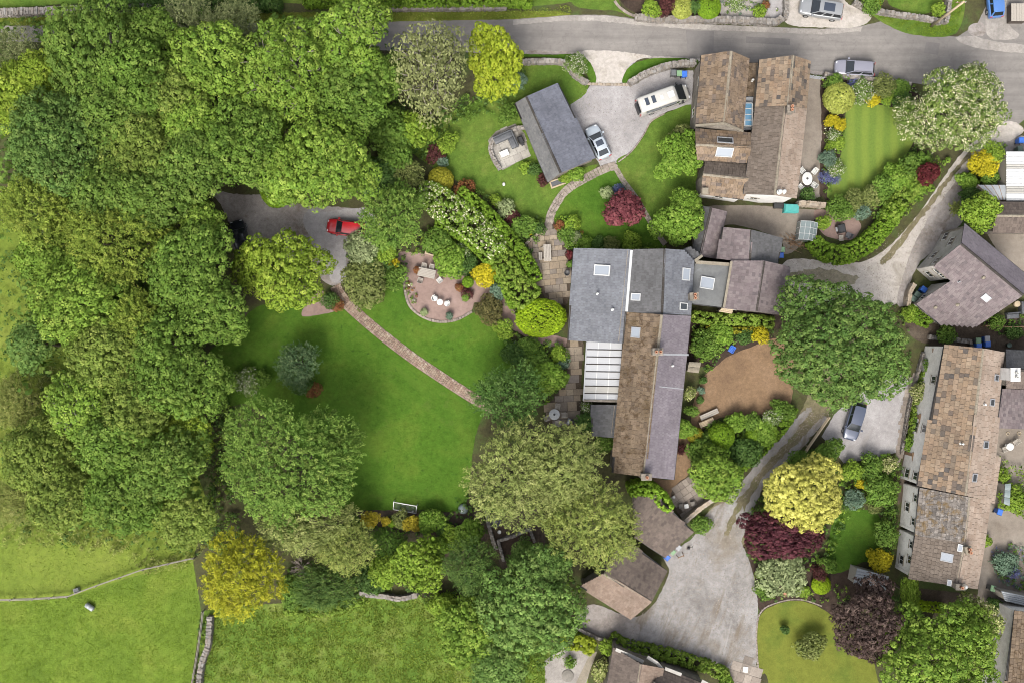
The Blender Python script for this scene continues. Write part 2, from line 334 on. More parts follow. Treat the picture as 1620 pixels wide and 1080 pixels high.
glassmat('car_glass', (.012,.016,.02)); glassmat('dark_glass', (.03,.035,.04)); glassmat('skylight_glass', (.27,.3,.34), .18); glassmat('solar', (.03,.04,.06), .2)
glassmat('poly_roof', (.36,.37,.385), .3); glassmat('greenhouse_glass', (.18,.22,.22), .12); glassmat('blue_glass', (.1,.22,.34), .15); glassmat('cloudy_panel', (.33,.32,.29), .3)
for n_, c_, r_ in (('car_silver', (.25,.25,.3), .3), ('car_steel', (.28,.29,.3), .3), ('car_blue', (.08,.2,.5), .3), ('car_white', (.42,.47,.52), .3),
                   ('car_red', (.45,.012,.02), .3), ('car_black', (.02,.022,.03), .25), ('car_navy', (.07,.085,.13), .25), ('van_white', (.46,.45,.42), .4)):
    pmat(n_, c_, r_, metal=.25 if n_ not in ('car_red','van_white') else 0, var=.03, coat=.7)
glassmat('lamp_red', (.4,.01,.01)); glassmat('lamp_clear', (.6,.62,.65))
# ------------------------------------------------------------------ ground sheets
def crom(pts, closed=True, seg=6):
    n = len(pts); out = []
    rngk = range(n) if closed else range(n-1)
    for i in rngk:
        if closed: p0, p1, p2, p3 = pts[i-1], pts[i], pts[(i+1) % n], pts[(i+2) % n]
        else: p0, p1, p2, p3 = pts[max(i-1, 0)], pts[i], pts[i+1], pts[min(i+2, n-1)]
        for k in range(seg):
            t = k/seg; t2 = t*t; t3 = t2*t
            out.append(tuple(.5*(2*p1[j]+(p2[j]-p0[j])*t+(2*p0[j]-5*p1[j]+4*p2[j]-p3[j])*t2+(3*p1[j]-p0[j]-3*p2[j]+p3[j])*t3) for j in (0, 1)))
    if not closed: out.append(tuple(pts[-1]))
    return out
def fray(pts, amp, closed=True):
    """uneven edge: cut every side into ~5 px steps and shift the points a little"""
    out = []; n = len(pts)
    for i in range(n if closed else n-1):
        a, b = pts[i], pts[(i+1) % n]; L = math.hypot(b[0]-a[0], b[1]-a[1]); k = max(1, int(L/4))
        for j in range(k):
            t = j/k; out.append((a[0]+(b[0]-a[0])*t+random.uniform(-amp, amp), a[1]+(b[1]-a[1])*t+random.uniform(-amp, amp)))
    return out
def patch(name, pts, z, mat, smooth=True, amp=.5, label=None, parent=None, kind='structure'):
    q = crom(pts) if smooth else list(pts)
    if amp: q = fray(q, amp)
    v = [P(x, y, z) for x, y in q]
    if sum(v[i].x*v[(i+1)%len(v)].y-v[(i+1)%len(v)].x*v[i].y for i in range(len(v))) < 0: v.reverse()
    me = bpy.data.meshes.new(name); me.from_pydata([tuple(c) for c in v], [], [tuple(range(len(v)))]); me.update()
    o = link(name, me, parent, MATS[mat])
    if parent is None: tag(o, label, kind=kind)
    return o
def strip_pts(line, w):
    """polyline (px) -> polygon of constant width w (px)"""
    L, R = [], []
    n = len(line)
    for i, p in enumerate(line):
        a, b = line[max(i-1, 0)], line[min(i+1, n-1)]; dx, dy = b[0]-a[0], b[1]-a[1]; l = math.hypot(dx, dy) or 1
        ww = w[i] if hasattr(w, '__len__') else w
        L.append((p[0]-dy/l*ww/2, p[1]+dx/l*ww/2)); R.append((p[0]+dy/l*ww/2, p[1]-dx/l*ww/2))
    return L+R[::-1]

g = MB(); g.add([(-900,-900,0),(900,-900,0),(900,900,0),(-900,900,0)], [(0,1,2,3)])
tag(g.build('ground', MATS['earth']), 'dark earth and low green growth under trees and hedges', kind='structure')
patch('field', [(-900,940),(0,952),(105,945),(200,915),(305,884),(318,965),(305,1060),(296,1120),(290,1600),(-900,1600)], .012, 'pasture', False, .6, 'bright green pasture in the lower left corner')
patch('field', [(-900,200),(-100,300),(60,380),(200,420),(330,800),(305,884),(200,915),(105,945),(0,952),(-900,940)], .006, 'meadow', False, .6, 'yellow green meadow strip beyond the wood')
patch('field', [(322,965),(420,955),(570,945),(680,945),(760,950),(930,1060),(940,1600),(300,1600),(312,1060)], .012, 'rough_grass', False, .6, 'rough darker grass field at the bottom of the garden')
patch('verge', [(-700,12),(0,14),(120,6),(300,4),(480,6),(620,10),(760,12),(830,12),(905,4),(930,-40),(930,-600),(-700,-600)], .012, 'lawn_light', False, .8, 'grassy field edge above the road')
patch('verge', [(-700,26),(0,24),(100,24),(300,20),(600,20),(820,18),(880,18),(905,22),(880,30),(810,31),(600,36),(300,40),(60,41),(-700,44)], .018, 'lawn_olive', False, .8, 'mossy grass verge between stone wall and road')
# road and lane
patch('road', [(-900,42),(-100,41),(60,41),(300,38),(600,35),(810,31),(905,24),(960,24),(1010,31),(1100,38),(1200,42),(1300,46),(1360,42),(1395,34),(1420,48),(1470,58),(1515,58),(1545,40),(1560,10),(1570,-60),(1600,-500),(1700,-500),(1640,-60),(1625,20),(1625,62),(1760,70),(2400,100),(2400,190),(1660,178),(1620,190),(1600,205),(1580,205),(1560,165),(1500,140),(1440,131),(1380,122),(1290,118),(1200,104),(1100,97),(1020,92),(930,87),(830,86),(600,80),(300,72),(0,66),(-900,64)], .02, 'asphalt', False, .35, 'worn grey tarmac lane along the top')
patch('road_edge', [(812,32),(900,25),(960,25),(1010,32),(1100,39),(1200,43),(1300,47),(1365,42),(1362,50),(1300,55),(1200,51),(1100,47),(1010,40),(940,33),(880,34),(812,40)], .026, 'pale_grit', False, .7, 'gritty worn shoulder of the lane')
patch('lay_by', [(1232,-20),(1240,8),(1246,38),(1300,44),(1360,42),(1378,26),(1352,12),(1336,0),(1330,-30)], .0285, 'track_grit', True, .7, 'sandy lay-by where the grey SUV is parked')
patch('asphalt_patch', [(1465,66),(1487,69),(1484,87),(1462,84)], .026, 'asphalt_patch', False, .3, 'darker square repair in the road')
patch('asphalt_patch', [(1535,40),(1552,36),(1560,44),(1556,56),(1540,57),(1532,50)], .026, 'gravel_dark', True, .5, 'dark round patch in the side road mouth')
patch('side_road_grit', [(1512,60),(1540,58),(1575,66),(1625,72),(1625,84),(1570,80),(1530,72)], .026, 'pale_grit', True, .8, 'pale crumbling edge across the side road mouth')
patch('side_road_grit', [(1565,60),(1560,20),(1572,-20),(1595,-20),(1590,30),(1612,58)], .027, 'pale_grit', True, .8, 'pale gravel on the side road')
patch('verge', [(1376,22),(1400,26),(1440,30),(1490,38),(1500,20),(1505,-10),(1524,-12),(1526,18),(1515,50),(1490,59),(1450,56),(1415,46)], .0315, 'lawn_light', True, .6, 'grass verge at the foot of the utility pole')
patch('lawn', [(1404,-40),(1404,2),(1420,14),(1452,23),(1475,18),(1492,-2),(1495,-40)], .03, 'lawn_light', True, .4, 'small lawn behind the wall at the top right')
patch('lawn', [(905,-40),(905,5),(935,15),(975,18),(1000,29),(985,15),(978,-5),(975,-40)], .03, 'lawn_light', True, .6, 'grass patch above the lane by the curved kerb')
patch('flower_bed', [(980,-30),(985,6),(1015,24),(1060,28),(1140,28),(1142,-30)], .03, 'soil', True, .5, 'planted bed above the lane')
patch('path', [(1142,-30),(1142,27),(1175,30),(1230,33),(1240,-30)], .0315, 'pale_grit', True, .5, 'pale gravel front garden above the lane')
patch('path', [(1216,-30),(1214,10),(1220,28),(1238,30),(1240,-30)], .036, 'gravel_light', True, .3, 'pale path beside the lay-by')
# drive with van and white car
patch('driveway', [(920,84),(960,82),(1030,88),(1008,96),(990,112),(985,131),(1008,133),(1022,122),(1060,110),(1097,112),(1097,165),(1060,175),(1032,190),(1018,214),(1000,237),(978,258),(950,264),(932,232),(905,180),(902,165),(925,150),(935,132),(935,105)], .034, 'gravel_light', False, .5, 'pale gravel drive with the camper van')
patch('driveway_mouth', [(920,83),(965,81),(1030,89),(1005,97),(990,112),(984,131),(935,131),(938,108)], .04, 'track_grit', True, .8, 'worn gravel mouth of the drive')
patch('verge', [(984,131),(992,110),(1008,99),(1032,93),(1060,92),(1100,94),(1100,99),(1060,101),(1020,113),(1000,127)], .046, 'lawn', True, .5, 'grass wedge between lane and curved stone wall')
patch('verge', [(828,86),(870,87),(915,86),(930,95),(940,112),(943,130),(934,130),(925,112),(905,96),(860,91),(828,91)], .046, 'lawn', True, .5, 'narrow grass verge left of the drive mouth')
# north garden lawn
patch('lawn', [(640,225),(690,190),(745,165),(800,130),(830,98),(880,99),(915,110),(930,133),(925,150),(903,166),(880,180),(900,260),(945,262),(905,290),(868,330),(868,350),(845,352),(800,332),(760,308),(720,285),(680,262)], .0362, 'lawn_light', True, .6, 'mottled lawn round the slate garage')
patch('lawn', [(868,350),(875,335),(905,300),(945,270),(972,268),(990,290),(1020,335),(1047,382),(1030,393),(905,393),(880,380)], .0374, 'lawn', True, .5, 'lawn with the round purple maple')
patch('lawn', [(975,260),(1000,240),(1018,214),(1032,192),(1060,177),(1097,167),(1100,210),(1100,330),(1060,380),(1045,378),(1015,322)], .04, 'lawn_light', True, .5, 'lawn between gravel drive and laurels')
# parking court in the wood
patch('parking_court', [(325,300),(345,318),(365,360),(375,400),(480,420),(520,450),(545,445),(560,400),(590,390),(600,350),(560,330),(480,325),(430,310),(380,308)], .02, 'gravel_dark', True, .9, 'dark muddy gravel parking court among the trees')
patch('parking_court_gravel', [(480,350),(492,330),(510,335),(560,330),(590,335),(590,378),(552,384),(548,410),(549,440),(525,446),(512,405),(496,385)], .026, 'gravel_light', True, .9, 'paler gravel by the red car')
patch('terrace', [(478,500),(485,480),(505,460),(520,468),(533,480),(530,492),(505,498)], .04, 'gravel_red', True, .4, 'small red gravel patch under the lime tree')
# main lawn
patch('lawn', [(330,560),(365,535),(400,490),(450,478),(530,478),(556,478),(580,470),(615,455),(634,443),(640,470),(650,490),(672,504),(700,509),(730,504),(750,495),(790,515),(812,545),(812,600),(775,640),(752,690),(742,770),(728,806),(660,806),(590,806),(520,800),(470,700),(400,640),(345,640)], .028, 'lawn', True, .6, 'large mown lawn with the football goal')
patch('flower_bed', [(565,805),(620,803),(680,812),(740,806),(770,800),(775,850),(700,880),(640,850),(590,840)], .02, 'mud', True, .8, 'bare earth behind the football goal')
patch('clearing', [(640,845),(680,845),(705,865),(690,880),(650,870)], .026, 'track_grass', True, .8, 'brown worn clearing among the shrubs')
# round red terrace and its path
patch('terrace', [(630,400),(660,400),(690,405),(730,428),(760,438),(790,462),(812,490),(845,520),(905,538),(905,548),(860,545),(822,528),(795,510),(770,492),(752,478),(745,492),(720,505),(695,508),(668,500),(650,486),(642,465),(640,440),(628,420)], .034, 'gravel_red', True, .5, 'round terrace of red gravel with garden furniture')
# flagged patios beside the house
patch('patio', [(866,345),(874,343),(880,360),(890,380),(899,400),(902,430),(898,480),(868,478),(855,455),(842,425),(830,400),(830,385),(850,370),(862,362)], .0385, 'mud', True, .4, 'flagstone patio with picnic table beside the house')
patch('patio', [(897,538),(922,540),(920,590),(918,650),(905,672),(865,668),(868,640),(890,610),(897,590)], .0385, 'mud', True, .4, 'flagged terrace with round table beside the conservatory')
patch('patio', [(772,222),(785,208),(815,196),(830,212),(838,246),(795,270),(778,245)], .04, 'slab_grey', False, .3, 'stone seating terrace with grey corner sofa')
# tan gravel court
patch('courtyard', [(1095,645),(1106,610),(1118,590),(1130,582),(1150,565),(1190,548),(1230,535),(1255,560),(1250,640),(1225,655),(1180,660),(1140,660),(1118,675),(1095,680)], .02, 'gravel_tan', True, .5, 'tan gravel courtyard east of the long house')
patch('courtyard', [(1068,690),(1092,690),(1092,740),(1080,760),(1060,790),(1035,775),(1030,755),(1066,755)], .02, 'gravel_tan', True, .5, 'tan gravel at the end of the long house')
patch('flower_bed', [(1090,500),(1250,500),(1240,520),(1215,520),(1225,540),(1170,560),(1130,585),(1110,580),(1090,585)], .014, 'soil', True, .4, 'planted bed north of the tan courtyard')
patch('patio', [(1062,780),(1085,755),(1110,765),(1118,790),(1090,820),(1075,815)], .026, 'mud', True, .4, 'flagged corner with stools at the house end')
# east track, big yard and parking
patch('track', [(1620,205),(1600,192),(1578,200),(1540,225),(1515,250),(1480,300),(1440,355),(1400,395),(1360,415),(1300,412),(1250,410),(1235,430),(1240,480),(1290,490),(1330,470),(1380,480),(1420,480),(1430,440),(1450,400),(1480,350),(1500,315),(1530,270),(1560,235),(1600,222)], .0235, 'track_grit', True, .8, 'pale gravel track running down to the houses')
patch('track_grass_strip', strip_pts([(1540,236),(1500,285),(1470,325),(1440,362),(1415,395),(1395,415)], [5,7,8,8,10,8]), .028, 'track_grass', True, 1.6, 'grassy strip between the wheel ruts')
patch('track_edge', strip_pts([(1528,275),(1500,320),(1478,356),(1452,400),(1435,440),(1425,480)], [8,20,26,20,14,12]), .027, 'gravel_dark', True, .9, 'dark stony edge of the track')
patch('yard', [(1100,335),(1170,325),(1260,330),(1305,335),(1290,345),(1265,390),(1240,402),(1235,380),(1190,362),(1145,358),(1140,400),(1100,400)], .014, 'concrete_yard', True, .4, 'dusty concrete yard behind the north house')
patch('yard', [(1290,332),(1340,340),(1360,352),(1360,365),(1345,380),(1310,375),(1295,360)], .02, 'gravel_red', True, .4, 'red gravel corner inside the clipped hedge')
patch('track_grass_strip', [(1245,432),(1290,425),(1330,430),(1360,440),(1330,452),(1290,448),(1255,445)], .028, 'moss_grit', True, 2.6, 'worn mossy grass beside the outbuilding')
patch('track_grass_strip', [(1240,462),(1275,470),(1265,490),(1240,495)], .028, 'moss_grit', True, 2.6, 'mossy grass strip under the big tree')
patch('track', [(1330,470),(1300,500),(1285,600),(1265,655),(1240,690),(1210,725),(1175,765),(1140,790),(1118,812),(1110,845),(1150,880),(1178,860),(1172,820),(1195,780),(1225,745),(1265,712),(1290,680),(1310,655),(1330,600),(1380,500)],   .018, 'track_grass', True, 1.2, 'dark gravel lane below the big sycamore')
patch('track_grass_strip', strip_pts([(1293,655),(1273,676),(1250,702),(1216,736),(1190,770),(1165,808),(1150,842)], [6,7,8,8,8,9,8]), .04, 'track_grass', True, 2.4, 'weedy middle strip of the dark lane')
patch('wheel_rut', strip_pts([(1280,648),(1262,668),(1240,695),(1208,728),(1180,765),(1150,800),(1130,840)], [9,11,12,12,12,14,18]), .0345, 'gravel_yard', True, 2.0, 'pale wheel rut in the lane')
patch('wheel_rut', strip_pts([(1305,660),(1285,682),(1262,708),(1225,742),(1200,775),(1180,815),(1168,850)], [7,10,10,10,10,12,14]), .037, 'gravel_yard', True, 2.0, 'second pale wheel rut in the lane')
patch('yard', [(1120,810),(1145,795),(1175,800),(1172,850),(1183,880),(1192,910),(1199,955),(1197,1010),(1196,1050),(1185,1075),(1150,1058),(1080,1038),(1010,1022),(960,1010),(910,990),(935,955),(1000,975),(1034,955),(1058,905),(1050,880),(1075,865),(1100,845)], .03, 'gravel_yard', True, .7, 'wide pale gravel turning yard')
patch('yard_edge', [(912,992),(935,955),(998,980),(1012,990),(1000,1015),(955,1008)], .036, 'gravel_dark', True, .9, 'darker gravel beside the tiled garage')
patch('parking_court', [(1300,690),(1320,655),(1345,630),(1420,590),(1438,600),(1420,715),(1375,726),(1335,732),(1318,712)], .024, 'gravel_light', False, .5, 'pale gravel parking space with the dark car')
patch('path', [(1438,600),(1452,605),(1428,725),(1416,722)], .03, 'concrete_yard', False, .3, 'brown paved strip in front of the terrace')
patch('path', [(1428,725),(1440,640),(1470,545),(1492,545),(1490,560),(1455,760),(1420,800)], .02, 'mud', False, .4, 'earth front gardens of the terrace')
# south east gardens
patch('lawn', [(1200,1064),(1198,1000),(1206,968),(1235,953),(1268,950),(1300,962),(1330,985),(1370,1030),(1385,1060),(1400,1200),(1230,1200),(1215,1074)], .02, 'lawn_olive', True, .5, 'olive lawn with island shrub at the bottom right')
patch('lawn', [(1308,900),(1312,850),(1325,812),(1370,806),(1392,820),(1390,880),(1360,890),(1330,905)], .02, 'lawn', True, .5, 'small dark green lawn beside the terrace')
patch('flower_bed', [(1190,880),(1300,880),(1340,900),(1410,920),(1330,985),(1300,962),(1268,950),(1235,953),(1206,968),(1195,940)], .012, 'soil', True, .4, 'planted bed above the olive lawn')
patch('drain_cover_slab', [(1163,1040),(1198,1052),(1195,1090),(1155,1085)], .04, 'slab_grey', False, .2, 'stone slabs in the corner of the yard')
# small gravel garden by the bottom house
patch('patio', [(862,1045),(895,1015),(942,1028),(925,1090),(862,1090)], .02, 'pale_grit', False, .5, 'little gravel garden with round slab')
patch('path', [(935,1030),(945,1030),(922,1090),(906,1090)], .026, 'pale_wood' if 'pale_wood' in MATS and False else 'mortar', False, .2, 'sandy stone edging path')
patch('yard', [(768,800),(800,792),(850,800),(860,880),(800,900),(785,870),(772,830)], .0235, 'mud', True, .5, 'brown earth yard with fire pit')
# right edge yards
patch('yard', [(1430,490),(1470,505),(1640,505),(1640,560),(1490,548),(1440,530)], .012, 'mud', True, .5, 'brown earth yard between the L-shaped house and the terrace')
patch('yard', [(1560,368),(1700,368),(1700,470),(1620,435),(1580,400)], .012, 'concrete_yard', False, .5, 'brown gravel behind the L-shaped house')
patch('yard', [(1570,670),(1700,670),(1700,960),(1545,960),(1560,800)], .012, 'concrete_yard', False, .5, 'brick paved back yards on the right')
patch('yard', [(1270,120),(1305,125),(1310,190),(1300,310),(1262,330)], .026, 'concrete_yard', False, .4, 'concrete path along the north house')
patch('flower_bed', [(1298,128),(1310,128),(1312,200),(1304,300),(1296,300),(1300,210)], .034, 'soil', True, .8, 'bare soil strip beside the concrete path')
patch('flower_bed', [(1306,122),(1440,132),(1445,175),(1400,170),(1340,168),(1335,220),(1318,305),(1302,305),(1310,200)], .03, 'soil', True, .4, 'flower border round the striped lawn')
patch('yard', [(1440,928),(1545,940),(1560,965),(1500,968),(1440,960)], .02, 'brown_yard' if 'brown_yard' in MATS else 'mud', False, .3, 'earth at the foot of the terrace gable')
patch('yard', [(1480,962),(1520,962),(1520,990),(1470,990)], .018, 'track_grass', False, .4, 'scrap of dry grass by the clipped box hedge')
patch('yard', [(1560,215),(1700,215),(1700,330),(1585,330),(1578,240)], .012, 'gravel_dark', False, .5, 'dark yard round the white sheet roof')
patch('yard', [(1470,340),(1500,310),(1520,290),(1525,340),(1510,365),(1450,415)], .034, 'gravel_dark', True, .7, 'dark gravel parking beside the L-shaped house')

# striped lawn (mown stripes are the lie of the grass)
m, nt, b = newmat('lawn_striped'); p = pos_of(nt)
w_ = nt.nodes.new('ShaderNodeTexWave'); w_.wave_type = 'BANDS'; w_.bands_direction = 'X'; w_.inputs['Scale'].default_value = .19; w_.inputs['Distortion'].default_value = .9; w_.inputs['Detail'].default_value = 2
w_.inputs['Detail Scale'].default_value = 1.5
nt.links.new(p, w_.inputs['Vector'])
c = ramp(nt, [(.2,(.074,.118,.012)),(.8,(.096,.138,.015))], w_.outputs['Fac'])
n3 = noise(nt, p, 7, 4, .7); v = maprange(nt, n3, .25, .75, .78, 1.22); cc = nt.nodes.new('ShaderNodeCombineColor')
for i in range(3): nt.links.new(v, cc.inputs[i])
nt.links.new(mixc(nt, 1.0, c, cc.outputs[0], 'MULTIPLY'), b.inputs['Base Color']); b.inputs['Roughness'].default_value = .95; bumpit(nt, b, n3, .5, .04)
patch('lawn', [(1342,166),(1365,163),(1400,168),(1440,176),(1448,205),(1440,235),(1420,262),(1390,292),(1350,308),(1318,316),(1308,306),(1322,270),(1332,235),(1336,200)], .04, 'lawn_striped', True, .5, 'lawn mown in stripes beside the north house')

# ------------------------------------------------------------------ paving pieces
UNIT = None
def unit_slab(name, mat):
    """shared piece, 1 x 1 x 1, chamfered top; scaled per piece"""
    key = 'unit_'+name+mat
    if key in bpy.data.meshes: return bpy.data.meshes[key]
    mb = MB(); mb.cbox(-.5, .5, -.5, .5, 0, 1, .03)
    me = bpy.data.meshes.new(key); me.from_pydata(mb.v, [], mb.f); me.update(); me.materials.append(MATS[mat]); return me
def inside(pt, poly):
    x, y = pt; c = False; n = len(poly); j = n-1
    for i in range(n):
        if (poly[i][1] > y) != (poly[j][1] > y) and x < (poly[j][0]-poly[i][0])*(y-poly[i][1])/(poly[j][1]-poly[i][1])+poly[i][0]: c = not c
        j = i
    return c
def flags(parent, poly_px, z, mat, ang, rows, name='flagstone', gap=.035, th=.035):
    """flagstones laid in courses (one object each) as children of the patio"""
    poly = [P(x, y, z) for x, y in crom(poly_px)]; poly = [(v.x, v.y) for v in poly]
    ca, sa = math.cos(ang), math.sin(ang)
    loc = [(ca*x+sa*y, -sa*x+ca*y) for x, y in poly]
    x0, x1 = min(q[0] for q in loc), max(q[0] for q in loc); y0, y1 = min(q[1] for q in loc), max(q[1] for q in loc)
    me = unit_slab(name, mat); y = y0; n = 0
    while y < y1:
        h = random.choice(rows); x = x0+random.uniform(-.4, 0)
        while x < x1:
            w = random.choice(rows)*random.uniform(.9, 1.5); cx, cy = x+w/2, y+h/2
            if inside((cx, cy), loc):
                o = bpy.data.objects.new(name, me); COL.objects.link(o); o.parent = parent
                o.location = (ca*cx-sa*cy, sa*cx+ca*cy, z); o.rotation_euler = (random.uniform(-.012, .012), random.uniform(-.012, .012), ang+random.uniform(-.015, .015))
                o.scale = (w-gap, h-gap, th*random.uniform(.8, 1.2)); n += 1
            x += w
        y += h
    return n
def struct_named(lbl):
    for o in COL.objects:
        if o.get('label') == lbl: return o
pt1 = struct_named('flagstone patio with picnic table beside the house')
flags(pt1, [(866,348),(874,346),(879,360),(889,380),(897,400),(900,430),(896,477),(869,476),(856,455),(844,425),(832,400),(832,386),(850,372),(863,362)], .041, 'flag_o', .1, (.55,.7,.85))
pt2 = struct_named('flagged terrace with round table beside the conservatory')
flags(pt2, [(898,539),(921,541),(919,590),(917,650),(904,671),(867,667),(869,641),(890,611),(898,590)], .041, 'flag_o', .05, (.7,.9,1.1))
pt3 = struct_named('stone seating terrace with grey corner sofa')
flags(pt3, [(779,222),(788,213),(813,202),(828,214),(835,244),(796,265),(782,245)], .042, 'flag_pale_o', .42, (.8,.9), th=.03)
pt4 = struct_named('flagged corner with stools at the house end')
flags(pt4, [(1065,780),(1086,758),(1108,767),(1115,790),(1090,816),(1077,812)], .028, 'path_stone_o', .6, (.6,.8))
pt5 = struct_named('brown paved strip in front of the terrace')
flags(pt5, [(1438,601),(1451,606),(1428,724),(1417,721)], .032, 'path_stone_o', -.16, (.45,.5))
pt6 = struct_named('stone slabs in the corner of the yard')
flags(pt6, [(1164,1041),(1197,1053),(1194,1089),(1156,1084)], .042, 'path_stone_o', -.3, (.9,1.1))

def setts(name, label, line, w, mat, sz, th=.045, z=.04):
    """narrow path of small setts: base strip + joined setts (too small to pick apart)"""
    ln = crom(line, False, 6)
    base = patch(name, strip_pts(ln, w*1.02/GS), z-.006, 'mud', False, .15, label)
    V = []; Q = []
    pts = [P(x, y, z) for x, y in ln]; d = 0
    for i in range(len(pts)-1):
        a, b = pts[i], pts[i+1]; t = (b-a); L = t.length; t.normalize(); nrm = Vector((-t.y, t.x, 0))
        s = 0
        while s < L:
            l = sz*random.uniform(.8, 1.3); u = -w/2
            while u < w/2-.05:
                ww = sz*random.uniform(.8, 1.4); ww = min(ww, w/2-u+.03)
                c = a+t*(s+l/2)+nrm*(u+ww/2); h = th*random.uniform(.6, 1.2); e = .02
                b0 = len(V)
                for zz, q in ((0, 0), (h, e)):
                    for sx, sy in ((-1,-1),(1,-1),(1,1),(-1,1)):
                        p_ = c+t*sx*(l/2-.012-q)+nrm*sy*(ww/2-.012-q); V.append((p_.x+random.uniform(-.01,.01), p_.y+random.uniform(-.01,.01), z-.004+zz))
                Q += [(b0+4,b0+5,b0+6,b0+7),(b0,b0+1,b0+5,b0+4),(b0+1,b0+2,b0+6,b0+5),(b0+2,b0+3,b0+7,b0+6),(b0+3,b0,b0+4,b0+7)]
                u += ww
            s += l
    o = ngrid(np.array(V), np.array(Q), 'setts', MATS[mat], base); tag(o, kind='stuff')
setts('path', 'brick and stone path slanting across the main lawn', [(530,452),(540,470),(556,488),(600,526),(650,564),(700,598),(750,630),(778,644)], 1.25, 'path_brick', .24)
setts('path', 'curved stone path from the drive to the patio', [(975,262),(955,268),(925,283),(900,298),(884,316),(872,338),(869,350)], .95, 'path_stone', .3)
setts('path', 'narrow stone path from the drive past the purple maple', [(972,262),(985,285),(1005,312),(1022,340),(1040,370),(1050,384)], .6, 'path_stone', .32)
setts('lawn_edging', 'row of edging stones round the red gravel terrace', [(638,430),(640,455),(645,478),(655,492),(672,503),(695,509),(722,506),(745,494)], .28, 'path_stone', .3, .1)
setts('drive_threshold', 'line of stone setts across the drive mouth', [(928,133),(960,134),(994,134)], .3, 'copestone', .3, .06, .046)
setts('lawn_edging', 'stone kerb along the gravel drive and lawn', [(978,257),(1000,239),(1018,214),(1030,193),(1050,181)], .16, 'path_stone', .3, .07, .046)
setts('lawn_edging', 'thin stone edging of the olive lawn', [(1200,1062),(1197,1000),(1205,966),(1235,951),(1268,948),(1300,958)], .16, 'path_stone', .3, .07, .03)
setts('lawn_edging', 'curved pale kerb above the lane', [(972,2),(980,12),(994,22),(1008,27)], .3, 'path_stone', .35, .12, .04)

# ------------------------------------------------------------------ dry stone walls
def stone_wall(name, label, line, w, h, mat='drystone', sz=.3, group='dry stone walls', z0=0, smooth=True):
    ln = crom(line, False, 5) if smooth else line
    pts = [P(x, y, h) for x, y in ln]; c0 = pts[len(pts)//2]
    root = empty(name, (c0.x, c0.y, z0)); tag(root, label, 'wall', group)
    off = Vector((-c0.x, -c0.y, 0))
    core = MB(); V = []; Q = []
    for i in range(len(pts)-1):
        a, b = pts[i].copy(), pts[i+1].copy(); a.z = b.z = 0; t = b-a; L = t.length
        if L < 1e-3: continue
        t.normalize(); nr = Vector((-t.y, t.x, 0)); iw = w*.36
        core.add([a-nr*iw, b-nr*iw, b+nr*iw, a+nr*iw]+[q+Vector((0,0,h*.93)) for q in (a-nr*iw, b-nr*iw, b+nr*iw, a+nr*iw)], [(4,5,6,7),(0,1,5,4),(2,3,7,6),(1,2,6,5),(3,0,4,7)])
        zc = 0; ncourse = max(1, round(h/.28)); chh = h/ncourse
        for k in range(ncourse):
            s = 0
            while s < L:
                l = sz*random.uniform(.45, 1.15)
                tops = k == ncourse-1; sides = (0,) if tops and random.random() < .2 else (-1, 1)
                for sd in sides:
                    ww = w*random.uniform(.85, 1.1) if sd == 0 else w*.5*random.uniform(.85, 1.1)
                    ct = a+t*(s+l/2)+nr*(sd*w*.25); hh = chh*random.uniform(.8, 1.25)
                    b0 = len(V)
                    for zz in (0, hh):
                        for sx, sy in ((-1,-1),(1,-1),(1,1),(-1,1)):
                            j = .05; q = ct+t*sx*(l/2-.015)+nr*sy*ww/2
                            V.append((q.x+random.uniform(-j,j), q.y+random.uniform(-j,j), k*chh+zz+random.uniform(-j,j)*.8))
                    Q += [(b0+4,b0+5,b0+6,b0+7),(b0,b0+1,b0+5,b0+4),(b0+1,b0+2,b0+6,b0+5),(b0+2,b0+3,b0+7,b0+6),(b0+3,b0,b0+4,b0+7)]
                s += l
    o = core.build('wall_core', MATS['wall_stone'], root); o.location = off
    s_ = ngrid(np.array(V), np.array(Q), 'stones', MATS[mat], root); s_.location = off; tag(s_, kind='stuff')
    return root
stone_wall('dry_stone_wall', 'long dry stone wall along the grass verge at the top left', [(-30,19),(60,17),(120,14),(200,12),(330,10)], .8, 1.0)
stone_wall('dry_stone_wall', 'low broken dry stone wall above the road over the pale birch', [(560,14),(640,12),(720,12),(800,11)], .6, .7)
stone_wall('dry_stone_wall', 'dry stone wall running down between the two lower fields', [(331,975),(330,1000),(327,1025),(318,1050),(312,1095)], .6, .9)
stone_wall('dry_stone_wall', 'short dry stone wall along the foot of the garden shrubs', [(568,938),(585,941),(605,943),(632,947),(660,941)], .55, .9)
stone_wall('dry_stone_wall', 'stone wall left of the drive mouth with a curved end', [(826,97),(860,96),(888,97),(900,105),(908,116),(920,125),(929,130)], .55, .9)
stone_wall('dry_stone_wall', 'curved stone wall behind the camper van and bins', [(996,131),(1010,122),(1030,112),(1050,105),(1075,100),(1100,98)], .65, 1.1)
stone_wall('dry_stone_wall', 'long low stone wall above the lane with flower garden behind', [(1005,26),(1040,29),(1090,30),(1140,30),(1190,32),(1225,34),(1238,28)], .7, .8)
stone_wall('dry_stone_wall', 'stone wall turning up beside the lay-by', [(1243,30),(1245,12),(1244,-20)], .55, .8)
stone_wall('dry_stone_wall', 'stone wall round the small lawn at the top right', [(1352,2),(1380,14),(1420,22),(1460,27),(1490,34)], .5, .8)
stone_wall('dry_stone_wall', 'stone wall between lane grass and side road', [(1497,36),(1502,15),(1504,-20)], .45, .8)
stone_wall('garden_wall', 'rounded cobble wall round the sofa terrace', [(831,201),(815,204),(795,212),(780,222),(776,235),(780,250),(790,266)], .45, .55, 'drystone', .34, 'garden walls')
